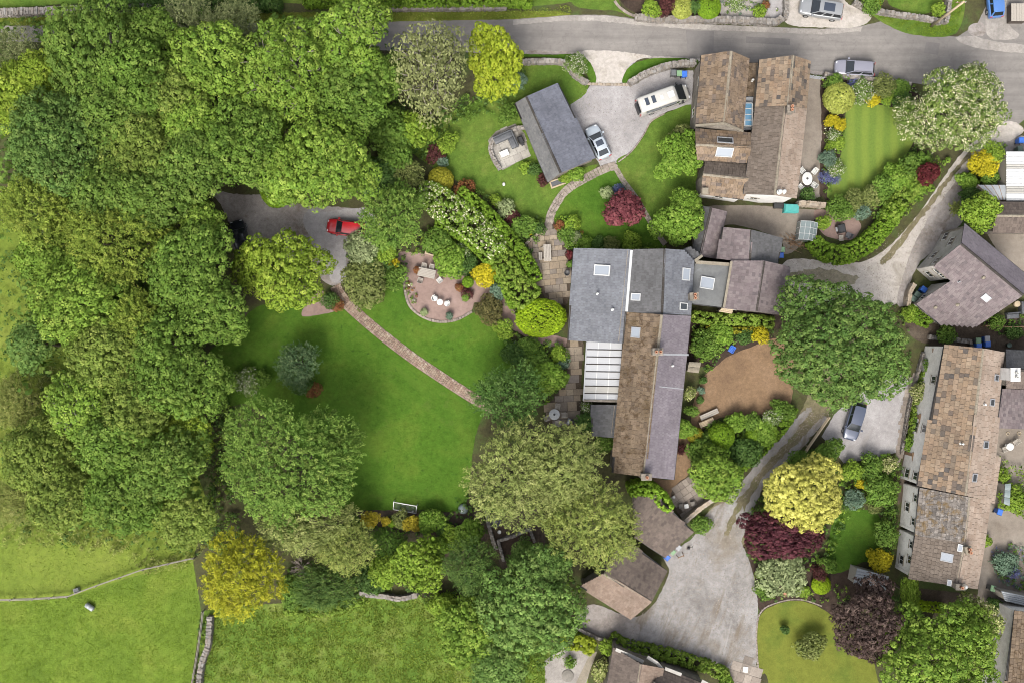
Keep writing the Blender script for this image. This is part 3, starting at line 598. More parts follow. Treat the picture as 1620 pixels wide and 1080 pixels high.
stone_wall('garden_wall', 'stone wall along the green lane edge of the house end yard', [(1083,826),(1095,815),(1110,803),(1124,793)], .5, 1.2, 'copestone', .5, 'garden walls')
stone_wall('garden_wall', 'curved yellow stone wall by the L-shaped house bins', [(1448,449),(1441,462),(1438,480)], .45, 1.1, 'copestone', .5, 'garden walls')
stone_wall('garden_wall', 'stone wall continuing east from the north house', [(1264,321),(1285,322),(1304,324)], .5, 1.6, 'copestone', .5, 'garden walls')
stone_wall('dry_stone_wall', 'tumbled low stone wall above the terrace gable', [(1470,533),(1500,536),(1535,540)], .5, .5)
stone_wall('garden_wall', 'stone wall along the lane under the striped lawn border', [(1305,117),(1340,121),(1390,126),(1440,132)], .4, .9, 'drystone', .3, 'garden walls')
stone_wall('garden_wall', 'low edging wall of the patio under the long hedge', [(831,398),(832,386),(848,372),(862,361)], .28, .35, 'copestone', .3, 'garden walls')
stone_wall('garden_wall', 'stone retaining wall round the dark pit in the yard', [(797,888),(788,856),(815,847),(838,837),(845,855)], .3, .8, 'drystone', .3, 'garden walls', smooth=False)
stone_wall('garden_wall', 'stone edge wall of the earth yard with fire pit', [(769,802),(773,830),(784,868)], .4, .5, 'drystone', .3, 'garden walls')
stone_wall('garden_wall', 'front wall with stone coping beside the flower strip of the terrace', [(1428,718),(1440,640),(1462,560)], .3, .6, 'drystone', .3, 'garden walls')
stone_wall('garden_wall', 'stone wall between yard and bottom house hedge', [(905,988),(935,1005),(960,1014)], .35, .8, 'drystone', .3, 'garden walls')
# ------------------------------------------------------------------ buildings
TILE = {  # style: (width m, course m, thickness m, jitter)
 'stone_slate': (.52,.42,.035,.35), 'stone_slate_east': (.55,.46,.04,.35), 'stone_slate_mossy': (.5,.42,.04,.3), 'stone_slate_lichen': (.5,.38,.05,.4),
 'stone_slate_grey': (.42,.4,.035,.2), 'blue_slate': (.3,.26,.014,.05), 'garage_slate': (.3,.26,.012,.05), 'garage_slate_worn': (.3,.26,.014,.1), 'dark_slate': (.3,.28,.014,.08),
 'purple_slate': (.3,.26,.014,.08), 'plum_slate': (.36,.34,.022,.2), 'brown_tile': (.32,.36,.03,.06), 'pink_tile': (.34,.36,.03,.08), 'pale_stone_tile': (.55,.45,.035,.3)}

def plane_fit(pts):
    A = np.array([(p.x, p.y, 1) for p in pts]); z = np.array([p.z for p in pts])
    k = np.linalg.lstsq(A, z, rcond=None)[0]
    return [Vector((p.x, p.y, k[0]*p.x+k[1]*p.y+k[2])) for p in pts], Vector((-k[0], -k[1], 1)).normalized()

def lay_tiles(pts, n, style, parent, singles=0):
    """courses of slates over the polygon pts (planar). the first `singles` become objects of their own, the rest one joined part"""
    tw, th, tk, jit = TILE[style]
    if abs(n.z) > .9995: u = (pts[1]-pts[0]).normalized()
    else: u = Vector((0,0,1)).cross(n).normalized()
    v = n.cross(u).normalized()
    if v.z < 0: v = -v; u = -u
    o = pts[0]; q = [((p-o).dot(u), (p-o).dot(v)) for p in pts]
    v0, v1 = min(a[1] for a in q), max(a[1] for a in q)
    rows = max(1, round((v1-v0)/th)); th = (v1-v0)/rows; tiles = []
    for r in range(rows):
        vm = v0+(r+.5)*th; xs = []
        for i in range(len(q)):
            a, b = q[i], q[(i+1) % len(q)]
            if (a[1] <= vm) != (b[1] <= vm): xs.append(a[0]+(vm-a[1])/(b[1]-a[1])*(b[0]-a[0]))
        xs.sort()
        for k in range(0, len(xs)-1, 2):
            x, xe = xs[k]-.03, xs[k+1]+.03; x0_ = x; first = True
            while x < xe-.02:
                w = tw*(random.uniform(.35, 1) if first else random.uniform(1-jit, 1+jit)); first = False
                if x+w > xe-.12: w = xe-x
                tiles.append((x+w/2, vm, w, th)); x += w
    cand = list(range(len(tiles)))
    if singles and len(tiles) > singles:
        cand = sorted(cand, key=lambda i: -tiles[i][2])[:singles]; sset = set(cand)
    else: sset = set(cand) if singles else set()
    V = []; Q = []; g_ = .028 if 'stone' in style else .012
    me = unit_slab('roof_slate', style+'_o') if singles else None
    for i, (cx, cy, w, h) in enumerate(tiles):
        lift = tk*random.uniform(.9, 1.3); c = o+u*(cx+random.uniform(-.004,.004))+v*(cy+random.uniform(-.02,.02)*jit*2); tilt = lift/h*.9
        vv = (v-n*tilt).normalized(); nn = u.cross(vv); nn = nn if nn.dot(n) > 0 else -nn
        base = c+n*(.004+lift*.5)
        if i in sset:
            ob = bpy.data.objects.new('roof_slate', me); COL.objects.link(ob); ob.parent = parent
            M = Matrix.Identity(4); hh = h*1.1
            for r_ in range(3): M[r_][0] = u[r_]*(w-g_); M[r_][1] = vv[r_]*hh; M[r_][2] = nn[r_]*tk; M[r_][3] = (base-nn*tk*.5)[r_]
            ob.matrix_local = M
        else:
            b0 = len(V); hw, hh = (w-g_)/2, h*.56
            for zz in (-tk*.5, tk*.5):
                for sx, sy in ((-1,-1),(1,-1),(1,1),(-1,1)):
                    V.append(tuple(base+u*sx*hw+vv*sy*hh+nn*zz))
            Q += [(b0+4,b0+5,b0+6,b0+7),(b0,b0+1,b0+5,b0+4),(b0+1,b0+2,b0+6,b0+5),(b0+3,b0,b0+4,b0+7)]
    if V:
        t = ngrid(np.array(V), np.array(Q), 'slates', MATS[style], parent); tag(t, kind='stuff')

def ext_quad(mb, A, B, nrm, off, th, z0, ztA, ztB):
    a, b = A-nrm*off, B-nrm*off
    a2, b2 = a-nrm*th, b-nrm*th
    vs = [(a.x,a.y,z0),(b.x,b.y,z0),(b2.x,b2.y,z0),(a2.x,a2.y,z0),(a.x,a.y,ztA),(b.x,b.y,ztB),(b2.x,b2.y,ztB),(a2.x,a2.y,ztA)]
    mb.add(vs, [(4,5,6,7),(0,1,5,4),(1,2,6,5),(2,3,7,6),(3,0,4,7)])

def window(parent, woff, A, B, nrm, t, z, w, h, off, frame='white_paint', glass='dark_glass', panes=2):
    d = (B-A); d.z = 0; L = d.length; d.normalize()
    c = A+d*(t*L)-nrm*off
    M = Matrix(((d.x, nrm.x, 0, c.x), (d.y, nrm.y, 0, c.y), (0, 0, 1, z), (0, 0, 0, 1)))
    f2 = MB()
    for x0, x1, z0, z1 in ((-w/2,-w/2+.07,0,h),(w/2-.07,w/2,0,h),(-w/2+.07,w/2-.07,0,.07),(-w/2+.07,w/2-.07,h-.07,h)): f2.box(x0, x1, -.05, .035, z0, z1, M)
    for k in range(1, panes): f2.box(-w/2+w*k/panes-.025, -w/2+w*k/panes+.025, -.05, .03, .07, h-.07, M)
    wn = f2.build('window', MATS[frame], parent); wn.location = woff
    for nm_, z0, z1 in (('window_sill',-.14,0),('lintel',h,h+.14)):
        fr = MB(); fr.box(-w/2-.08, w/2+.08, -.05, .06, z0, z1, M); fr.build(nm_, MATS['mortar'], wn)
    g_ = MB(); g_.box(-w/2+.06, w/2-.06, -.05, .012, .06, h-.06, M); g_.build('pane', MATS[glass], wn)

def building(name, label, planes, wall='wall_stone', group=None, cat='house', ridge=True, wins=(), overhang=.18):
    """planes: dicts p=[(x,y,z)..], st=style, singles=n, wall=override. Walls drop from every outer roof edge"""
    P0 = []
    for d in planes:
        d['v'], d['n'] = plane_fit([P(*q) for q in d['p']])
        P0 += d['v']
    cx = sum(p.x for p in P0)/len(P0); cy = sum(p.y for p in P0)/len(P0)
    root = empty(name, (cx, cy, 0)); tag(root, label, cat, group); off = Vector((-cx, -cy, 0))
    edges = {}
    for d in planes:
        k = len(d['p'])
        for i in range(k):
            a, b_ = d['p'][i], d['p'][(i+1) % k]; key = frozenset(((a[0], a[1]), (b_[0], b_[1]))); edges.setdefault(key, []).append((d, i))
    for d in planes:
        v = d['v']; n = d['n']; k = len(v); th = .1
        mb = MB(); top = v; bot = [p-Vector((0,0,th+.05)) for p in v]
        ar = sum(v[i].x*v[(i+1)%k].y-v[(i+1)%k].x*v[i].y for i in range(k)); order = list(range(k)) if ar > 0 else list(range(k-1, -1, -1))
        vs = [top[i] for i in order]+[bot[i] for i in order]
        mb.add(vs, [tuple(range(k)), tuple(range(2*k-1, k-1, -1))]+[(i, i+k, (i+1)%k+k, (i+1)%k) for i in range(k)])
        rf = mb.build('roof', MATS[d.get('deck', 'deck_dark')], root); rf.location = off; d['roof'] = rf
        if d.get('st'): lay_tiles(v, n, d['st'], rf, d.get('singles', 0))
        # walls
        for i in range(k):
            a, b_ = d['p'][i], d['p'][(i+1) % k]
            if len(edges[frozenset(((a[0], a[1]), (b_[0], b_[1])))]) > 1: continue
            if i in d.get('nowall', ()): continue
            A, B = v[i], v[(i+1) % k]; t = Vector((B.x-A.x, B.y-A.y, 0))
            if t.length < .2: continue
            t.normalize(); nr = Vector((t.y, -t.x, 0)) if ar > 0 else Vector((-t.y, t.x, 0))
            wm = MB(); sh = min(overhang, .3*(B-A).length)
            ea, eb = (-.02 if A.z > B.z+.4 else sh*.9), (-.02 if B.z > A.z+.4 else sh*.9)   # meet at the gable apex
            ext_quad(wm, A+t*ea, B-t*eb, nr, overhang, .3, 0, A.z-.13, B.z-.13)
            w_o = wm.build('wall', MATS[d.get('walls', {}).get(i, wall)], root); w_o.location = off
            gut = None
            if abs(A.z-B.z) < .4 and not d.get('nogutter'):
                gm = MB(); M = Vector((0, 0, -.1)); gm.tube([A+nr*.05+M, B+nr*.05+M], .06, 6); gu = gm.build('gutter', MATS['black_plastic'], root); gu.location = off
            for (pi, ei, tt, z, w, h) in wins:
                if planes.index(d) == pi and ei == i: window(root, off, A, B, nr, tt, z, w, h, overhang)
    if ridge:
        for key, lst in edges.items():
            if len(lst) == 2:
                d, i = lst[0]; A, B = d['v'][i], d['v'][(i+1) % len(d['v'])]
                d2, j = lst[1]; A2, B2 = d2['v'][j], d2['v'][(j+1) % len(d2['v'])]
                lowz = (sum(p.z for p in d['v'])/len(d['v'])+sum(p.z for p in d2['v'])/len(d2['v']))/2
                if (A.z+B.z)/2 < lowz+.1: continue
                rm = MB(); za = max(A.z, B2.z if (A-B2).length < (A-A2).length else A2.z); t = (B-A).normalized(); L = (B-A).length; s = 0
                while s < L-.05:
                    l = min(.5, L-s); c0 = A+t*(s+.01); c1 = A+t*(s+l-.01); nr = Vector((-t.y, t.x, 0)).normalized(); dz = random.uniform(.03, .055)
                    vs = []
                    for c_ in (c0, c1):
                        vs += [c_+nr*.15-Vector((0,0,.05)), c_+nr*.06+Vector((0,0,dz)), c_-nr*.06+Vector((0,0,dz)), c_-nr*.15-Vector((0,0,.05))]
                    rm.add(vs, [(0,1,5,4),(1,2,6,5),(2,3,7,6),(0,3,2,1),(4,5,6,7)]); s += l
                ro = rm.build('ridge_tiles', MATS[lst[0][0].get('ridge') or lst[1][0].get('ridge') or 'mortar'], root); ro.location = off; tag(ro, kind='stuff')
    return root, planes, off

def on_plane(d, x, y):
    """pixel on a roof plane -> world point on that plane"""
    n = d['n']; p0 = d['v'][0]; o = Vector((0,0,CAMH)); r = P(x, y, 0)-o
    return o+r*((p0-o).dot(n)/r.dot(n))
def skylight(root, off, d, x, y, wpx, hpx, frame='lead', glass='skylight_glass', h=.12):
    c = on_plane(d, x, y); n = d['n']; u = Vector((0,0,1)).cross(n).normalized() if abs(n.z) < .999 else Vector((1,0,0)); v = n.cross(u)
    if abs(u.x) < abs(v.x): u, v = v, u
    k = unz(c.z); w, hh = wpx*k, hpx*k
    M = Matrix(((u.x,v.x,n.x,c.x),(u.y,v.y,n.y,c.y),(u.z,v.z,n.z,c.z),(0,0,0,1)))
    f = MB(); e = .09
    f.box(-w/2-e, w/2+e, -hh/2-e, -hh/2, -.02, h, M); f.box(-w/2-e, w/2+e, hh/2, hh/2+e, -.02, h, M); f.box(-w/2-e, -w/2, -hh/2, hh/2, -.02, h, M); f.box(w/2, w/2+e, -hh/2, hh/2, -.02, h, M)
    sk = f.build('skylight', MATS[frame], root); sk.location = off
    g_ = MB(); g_.box(-w/2, w/2, -hh/2, hh/2, 0, h*.75, M); g_.build('pane', MATS[glass], sk)
def chimney(root, off, x, y, zb, zt, w, l, mat='wall_stone', pots=2, ang=0, pot='terracotta'):
    c = P(x, y, zt); M = Matrix.Translation((c.x, c.y, 0)) @ Matrix.Rotation(ang, 4, 'Z')
    m = MB(); m.box(-w/2, w/2, -l/2, l/2, zb, zt-.15, M); m.cbox(-w/2-.07, w/2+.07, -l/2-.07, l/2+.07, zt-.15, zt, .03, M)
    ch = m.build('chimney', MATS[mat], root); ch.location = off
    for i in range(pots):
        o = MB(); yy = (i-(pots-1)/2)*min(.45, l/pots); o.lathe([(.15,zt),(.14,zt+.35),(.17,zt+.38),(.17,zt+.45),(.11,zt+.45),(.1,zt+.2)], 10, M @ Matrix.Translation((0, yy, 0))); o.build('chimney_pot', MATS[pot], ch)
def pipe(root, off, d, x, y, r=.06, h=.4, mat='white_paint'):
    c = on_plane(d, x, y); m = MB(); m.lathe([(r*1.8, -.1),(r*1.8,.02),(r,.05),(r,h),(r*1.3,h),(r*1.3,h+.08),(0.01,h+.1)], 10, Matrix.Translation(c))
    o = m.build('vent_pipe', MATS[mat], root); o.location = off
def bar(root, off, A, B, w, h, mat, name='flashing'):
    """long batten lying on a roof from A to B"""
    t = (B-A); L = t.length; t.normalize(); s = t.cross(Vector((0,0,1))).normalized(); n = s.cross(t)
    M = Matrix(((t.x,s.x,n.x,A.x),(t.y,s.y,n.y,A.y),(t.z,s.z,n.z,A.z),(0,0,0,1)))
    m = MB(); m.box(0, L, -w/2, w/2, -.04, h, M); o = m.build(name, MATS[mat], root); o.location = off

# slate garage
r, pl, off = building('garage', 'dark slate garage beside the gravel drive', [
  dict(p=[(815,164,2.3),(833,153,3.9),(887,274,3.9),(867,288,2.3)], st='garage_slate_worn'),
  dict(p=[(833,153,3.9),(882,132,2.4),(942,250,2.4),(887,274,3.9)], st='garage_slate', ridge='deck_dark')], 'wall_stone', cat='garage', wins=[(1,1,.3,1.0,.9,.9)])
# north house
r, pl, off = building('stone_house', 'north stone house with two stone-slated wings by the road', [
  dict(p=[(1110,88,5.0),(1157,81,7.2),(1146,197,7.2),(1101,200,5.0)], st='stone_slate', singles=220),
  dict(p=[(1157,81,7.2),(1184,93,5.2),(1175,209,5.2),(1146,197,7.2)], st='stone_slate', singles=80),
  dict(p=[(1100,204,4.4),(1187,213,4.4),(1188,233,5.4),(1101,229,5.4)], st='stone_slate'),
  dict(p=[(1101,229,5.4),(1188,233,5.4),(1184,258,4.1),(1103,251,4.1)], st='stone_slate'),
  dict(p=[(1117,252,3.6),(1182,261,3.6),(1190,284,4.9),(1112,276,4.9)], st='stone_slate_grey'),
  dict(p=[(1112,276,4.9),(1190,284,4.9),(1176,315,3.6),(1109,306,3.6)], st='stone_slate', walls={2: 'wall_render'}),
  dict(p=[(1202,95,5.2),(1255,88,7.2),(1247,167,7.2),(1196,169,5.2)], st='stone_slate_east', singles=200),
  dict(p=[(1255,88,7.2),(1281,97,5.2),(1276,171,5.2),(1247,167,7.2)], st='stone_slate_east', singles=90),
  dict(p=[(1197,169,4.7),(1243,167,6.6),(1226,309,6.6),(1177,307,4.7)], st='stone_slate_grey', walls={2: 'wall_render'}),
  dict(p=[(1243,167,6.6),(1275,172,4.7),(1260,314,4.7),(1226,309,6.6)], st='pale_stone_tile', walls={2: 'wall_render'}),
  dict(p=[(1185,100,3.2),(1200,100,3.2),(1196,152,3.0),(1180,152,3.0)], st='stone_slate_mossy'),
  dict(p=[(1180,153,2.9),(1196,153,2.9),(1190,206,2.9),(1175,206,2.9)], deck='lead')], 'wall_stone',
  wins=[(0,3,.3,1.2,1,1.1),(0,3,.7,3.2,1,1.1),(7,1,.5,3.2,1,1.1),(9,1,.4,1.2,1,1.1),(5,2,.5,1.3,1.0,1.0),(8,2,.4,1.6,.9,1.0)])
skylight(r, off, pl[3], 1146, 240, 24, 14, 'lead_white', 'skylight_glass', .2)
skylight(r, off, pl[2], 1147, 223, 23, 9, 'lead', 'dark_glass', .15)
lan = MB()
for k in range(4):
    a = P(1179, 168+k*9, 3.5); b_ = P(1188, 168+k*9, 3.2); lan.box(min(a.x,b_.x), max(a.x,b_.x), a.y-.28, a.y+.28, 2.9, 3.45)
lo = lan.build('roof_lantern', MATS['blue_glass'], r); lo.location = off
lf = MB(); a = P(1177.5, 164, 3.3); b_ = P(1189.5, 200, 3.3)
for xx in (a.x, b_.x): lf.box(xx-.06, xx+.06, b_.y, a.y, 2.9, 3.5)
for k in range(5): yy = b_.y+(a.y-b_.y)*k/4; lf.box(a.x+.06, b_.x-.06, yy-.04, yy+.04, 2.9, 3.5)
lo = lf.build('lantern_frame', MATS['lead_white'], r); lo.location = off
for (x, y, d) in ((1233,304,pl[8]),(1239,304,pl[9])): pipe(r, off, d, x, y, .16, .5, 'white_paint')
chimney(r, off, 1252, 172, 5, 7.7, .7, .7, 'wall_stone', 2); chimney(r, off, 1116, 302, 3.5, 4.6, .55, .55, 'mortar', 0)
bar(r, off, on_plane(pl[0],1101,199)+Vector((0,0,.05)), on_plane(pl[0],1146,196)+Vector((0,0,.05)), .22, .1, 'mortar', 'coping')
bar(r, off, on_plane(pl[1],1146,196)+Vector((0,0,.05)), on_plane(pl[1],1175,208)+Vector((0,0,.05)), .22, .1, 'mortar', 'coping')
pipe(r, off, pl[10], 1190, 128, .1, .4, 'white_paint')

# main long house
r, pl, off = building('long_house', 'large house with grey slate extension and long mossy stone roof in the middle', [
  dict(p=[(908,393,2.8),(1000,395,5.0),(985,543,5.0),(899,538,2.8)], st='blue_slate'),
  dict(p=[(1000,395,5.02),(1052,394,6.5),(1047,497,6.5),(991,493,5.02)], st='dark_slate', ridge='deck_dark'),
  dict(p=[(1052,394,6.5),(1082,396,5.5),(1098,413,4.9),(1092,498,4.9),(1047,497,6.5)], st='blue_slate'),
  dict(p=[(991,494,4.7),(1047,498,6.9),(1019,753,6.9),(969,747,4.7)], st='stone_slate_mossy', singles=300),
  dict(p=[(1047,498,6.9),(1092,500,4.7),(1066,758,4.7),(1019,753,6.9)], st='purple_slate'),
  dict(p=[(1082,395,4.7),(1091,391,4.5),(1110,404,4.3),(1099,414,4.5)], st='dark_slate'),
  dict(p=[(1099,414,4.2),(1157,417,3.8),(1141,486,3.8),(1093,480,4.2)], deck='felt_grey'),
  dict(p=[(1157,413,4.4),(1209,413,5.7),(1197,493,5.7),(1145,488,4.4)], st='plum_slate', ridge='deck_dark'),
  dict(p=[(1209,413,5.7),(1248,422,4.2),(1241,499,4.2),(1197,493,5.7)], st='plum_slate'),
  dict(p=[(935,640,2.3),(979,640,3.3),(973,692,3.3),(938,689,2.3)], st='dark_slate')], 'wall_stone',
  wins=[(0,3,.2,1.0,1.6,1.3),(0,3,.5,1.0,1.2,1.3),(0,3,.78,1.0,1.4,1.3),(0,2,.3,1.0,1.2,1.2),(4,1,.25,1.2,1.0,1.1),(4,1,.6,1.2,1.0,1.1),(4,1,.8,3.2,.9,.9),(4,2,.5,1.2,1,1.1),(3,3,.8,2.4,1,1.1),(7,2,.5,1.4,.9,1)])
skylight(r, off, pl[0], 953, 428, 23, 14, 'white_paint', 'skylight_glass', .25)
skylight(r, off, pl[1], 1006, 470, 13, 9, 'lead_white'); skylight(r, off, pl[2], 1085, 434, 12, 17, 'lead_white')
skylight(r, off, pl[2], 1081, 485, 12, 9, 'lead_white', 'dark_glass'); skylight(r, off, pl[3], 1006, 526, 13, 14, 'lead', 'skylight_glass')
skylight(r, off, pl[6], 1118, 448, 20, 16, 'lead_white', 'skylight_glass', .22)
pipe(r, off, pl[0], 945, 465, .09, .5, 'white_paint'); pipe(r, off, pl[0], 969, 490, .1, .4, 'white_paint'); pipe(r, off, pl[4], 1063, 578, .09, .7, 'white_paint')
chimney(r, off, 1099, 469, 3, 6.6, .85, .75, 'wall_stone', 2, .1); chimney(r, off, 1041, 556, 5.5, 8.0, .65, 1.0, 'wall_stone', 2, 1.57); chimney(r, off, 1023, 754, 5.0, 7.9, 1.0, .6, 'wall_stone', 1, 0)
bar(r, off, on_plane(pl[0],999,396), on_plane(pl[0],991,493), .28, .1, 'lead_white'); bar(r, off, on_plane(pl[4],1043,611), on_plane(pl[4],1081,615), .1, .04, 'lead')
bar(r, off, on_plane(pl[4],1047,560), on_plane(pl[4],1089,561), .2, .04, 'lead'); bar(r, off, on_plane(pl[6],1100,415), on_plane(pl[6],1157,419), .35, .25, 'mortar', 'coping')
bar(r, off, on_plane(pl[7],1157,414), on_plane(pl[7],1145,487), .25, .12, 'mortar', 'coping')
bar(r, off, on_plane(pl[5],1098,414), on_plane(pl[5],1110,405), .3, .2, 'mortar', 'coping')
# conservatory: white ribbed glass lean-to
cr = empty('conservatory', P(952, 587)); tag(cr, 'glass-roofed conservatory with dark glazing bars against the long house', 'conservatory'); co = -cr.location
Apx = [(928,541,2.4),(985,542,3.2),(980,634,3.2),(923,633,2.4)]; A4 = [P(*q) for q in Apx]
A4, cn = plane_fit(A4)
NP = 8
for i in range(NP):
    for j in range(3):
        def bl(s, t): return (A4[0]*(1-s)+A4[1]*s)*(1-t)+(A4[3]*(1-s)+A4[2]*s)*t
        s0, s1 = j/3+.006, (j+1)/3-.006; t0, t1 = i/NP+.008, (i+1)/NP-.008
        q = [bl(s0,t0), bl(s1,t0), bl(s1,t1), bl(s0,t1)]; mb = MB(); mb.add(q+[a-Vector((0,0,.03)) for a in q], [(3,2,1,0),(4,5,6,7),(0,1,5,4),(1,2,6,5),(2,3,7,6),(3,0,4,7)])
        o = mb.build('roof_pane', MATS['cloudy_panel' if i == 6 and j < 3 else 'poly_roof'], cr); o.location = co
for i in range(NP+1): bar(cr, co, bl(0,i/NP), bl(1,i/NP), .1, .06, 'metal_grey' if i in (0,NP) else 'deck_dark', 'glazing_bar')
for j in (0,3): bar(cr, co, bl(j/3,0), bl(j/3,1), .12, .08, 'metal_grey' if j == 0 else 'deck_dark', 'roof_beam')
for j in (1,2): bar(cr, co, bl(j/3,0), bl(j/3,1), .06, .02, 'white_paint', 'glazing_bar')
wm = MB(); a, b_ = A4[0], A4[3]
wm.box(a.x+.1, a.x+.25, b_.y, a.y, 0, .6); o = wm.build('dwarf_wall', MATS['wall_stone'], cr); o.location = co
for k in range(6):
    g_ = MB(); y0 = b_.y+(a.y-b_.y)*k/6; y1 = b_.y+(a.y-b_.y)*(k+1)/6; xx = a.x+(b_.x-a.x)*(1-k/6)
    g_.box(xx+.14, xx+.2, y0+.06, y1-.06, .62, 2.25); o = g_.build('window_pane', MATS['greenhouse_glass'], cr); o.location = co
    f_ = MB(); f_.box(xx+.1, xx+.24, y0-.05, y0+.05, .6, 2.33); o = f_.build('post', MATS['white_paint'], cr); o.location = co
em = MB(); c3, c2 = A4[3], A4[2]
em.add([(c3.x,c3.y-.12,0),(c2.x,c2.y-.12,0),(c2.x,c2.y+.15,0),(c3.x,c3.y+.15,0),(c3.x,c3.y-.12,2.5),(c2.x,c2.y-.12,3.3),(c2.x,c2.y+.15,3.3),(c3.x,c3.y+.15,2.5)], [(4,5,6,7),(0,1,5,4),(1,2,6,5),(2,3,7,6),(3,0,4,7)])
o = em.build('end_wall', MATS['wall_stone'], cr); o.location = co

# outbuildings behind the north yard
building('outbuilding', 'plum slate outbuilding between yard and east wing', [
  dict(p=[(1144,360,3.6),(1189,364,4.8),(1186,415,4.8),(1134,409,3.6)], st='plum_slate', ridge='deck_dark'),
  dict(p=[(1189,364,4.8),(1238,377,3.2),(1230,417,3.2),(1186,415,4.8)], st='dark_slate')], cat='outbuilding', wins=[(0,0,.5,1.0,.9,1)])
building('outbuilding', 'narrow low outbuilding with pinkish slate beside the laurels', [
  dict(p=[(1110,326,2.3),(1125,329,3.2),(1108,405,3.2),(1097,392,2.3)], st='dark_slate', ridge='deck_dark'),
  dict(p=[(1125,329,3.2),(1150,335,2.3),(1131,409,2.3),(1108,405,3.2)], st='plum_slate')], cat='outbuilding')
building('garage', 'single pitched brown garage roof with ivy, beside the wheelie bins', [
  dict(p=[(1003,786,3.3),(1036,782,3.3),(1097,842,3.3),(1052,881,2.4),(1005,849,2.4)], st='brown_tile')], cat='garage')
building('garage', 'gabled garage with pink and brown tiles in the gravel yard', [
  dict(p=[(985,850,2.4),(1055,903,2.4),(1031,951,3.8),(955,907,3.8)], st='brown_tile'),
  dict(p=[(955,907,3.8),(1031,951,3.8),(998,979,2.4),(918,926,2.4)], st='pink_tile')], cat='garage')
r, pl, off = building('stone_house', 'L-shaped house with purple slate roof and pale gable on the right', [
  dict(p=[(1526,354,5.2),(1624,435,5.2),(1619,467,7.2),(1521,386,7.2)], st='purple_slate', ridge='deck_dark', walls={3:'wall_mid'}),
  dict(p=[(1521,386,7.2),(1619,467,7.2),(1543,517,3.7),(1488,513,2.5),(1450,481,2.5),(1505,444,5.0),(1478,420,5.0)], st='plum_slate', walls={6:'wall_mid',5:'wall_mid',4:'wall_mid'})],
  'wall_stone', wins=[(0,3,.3,3.2,1.0,1.1),(1,6,.35,3.2,1.0,1.1),(1,6,.75,1.0,.9,1.0),(0,3,.65,.9,1.0,1.1),(1,5,.3,3.4,.7,.7),(1,5,.6,3.4,.7,.7),(1,5,.5,1.0,.9,1),(1,4,.4,1.1,.8,.8)])
skylight(r, off, pl[1], 1560, 471, 10, 8, 'lead', 'skylight_glass'); pipe(r, off, pl[1], 1516, 446, .06, .3, 'lead')
for x, y in ((1480,486),(1515,482),(1556,439)): pipe(r, off, pl[1], x, y, .12, .1, 'mortar')
# terrace on the right
r, pl, off = building('terrace_house', 'long stone-slated terrace of cottages on the right with grey front wall', [
  dict(p=[(1494,545,5.0),(1557,551,7.0),(1527,783,7.0),(1452,768,5.0)], st='stone_slate_east', singles=300),
  dict(p=[(1557,551,7.0),(1588,557,5.0),(1568,792,5.0),(1527,783,7.0)], st='pale_stone_tile'),
  dict(p=[(1455,771,4.5),(1534,786,6.4),(1526,858,6.4),(1448,846,4.5)], st='stone_slate_lichen'),
  dict(p=[(1448,847,4.45),(1526,858,6.35),(1513,926,6.35),(1440,915,4.45)], st='stone_slate_grey'),
  dict(p=[(1534,786,6.4),(1567,792,4.8),(1556,863,4.8),(1526,858,6.4)], st='pale_stone_tile'),
  dict(p=[(1570,716,4.7),(1583,724,4.3),(1572,796,4.3),(1560,791,4.7)], st='pale_stone_tile'),
  dict(p=[(1526,858,6.35),(1556,863,4.8),(1546,931,4.8),(1513,926,6.35)], st='pale_stone_tile')], 'wall_grey',
  wins=[(0,3,.06,.9,1,1.1),(0,3,.06,3.1,.9,1),(0,3,.4,3.1,.9,1),(0,3,.75,3.1,.9,1),(0,3,.4,.9,1.2,1.1),(2,3,.25,2.9,.8,.8),(2,3,.75,2.9,.8,.8),(3,3,.4,2.9,.9,.9),(3,3,.75,2.9,.8,.8),(3,3,.3,.9,1,1.0),(2,3,.5,1.0,1,1)])
for x, y, w_, h_, d_ in ((1576,597,8,8,1),(1569,636,9,9,1),(1559,703,10,9,1),(1541,755,9,11,1),(1567,734,5,8,5),(1561,763,4,7,5),(1498,881,15,11,3)):
    skylight(r, off, pl[d_], x, y, w_, h_, 'lead', 'dark_glass' if d_ != 3 else 'skylight_glass')
skylight(r, off, pl[3], 1519, 866, 5, 9, 'lead_white', 'skylight_glass'); skylight(r, off, pl[3], 1502, 921, 4, 7, 'lead_white', 'skylight_glass')
pipe(r, off, pl[0], 1520, 701, .09, .5, 'white_paint'); pipe(r, off, pl[1], 1556, 639, .1, .4, 'white_paint'); pipe(r, off, pl[6], 1524, 926, .17, .5, 'white_paint')
chimney(r, off, 1533, 870, 5, 7.1, .6, .7, 'pale_brick' if 'pale_brick' in MATS else 'mortar', 2, .2)
chimney(r, off, 1520, 928, 4, 7.0, .9, .55, 'wall_stone', 1)
# doors on the terrace front
for (x, y) in ((1449,662),(1438,722),(1470,560)):
    c = P(x, y, 1.0); m_ = MB(); m_.box(c.x-.05, c.x+.45, c.y-.5, c.y+.5, 0, 2.1); m_.cbox(c.x-.15, c.x+.6, c.y-.65, c.y+.65, 2.1, 2.25, .03); pd = m_.build('porch', MATS['brown_wood'], r); pd.location = off
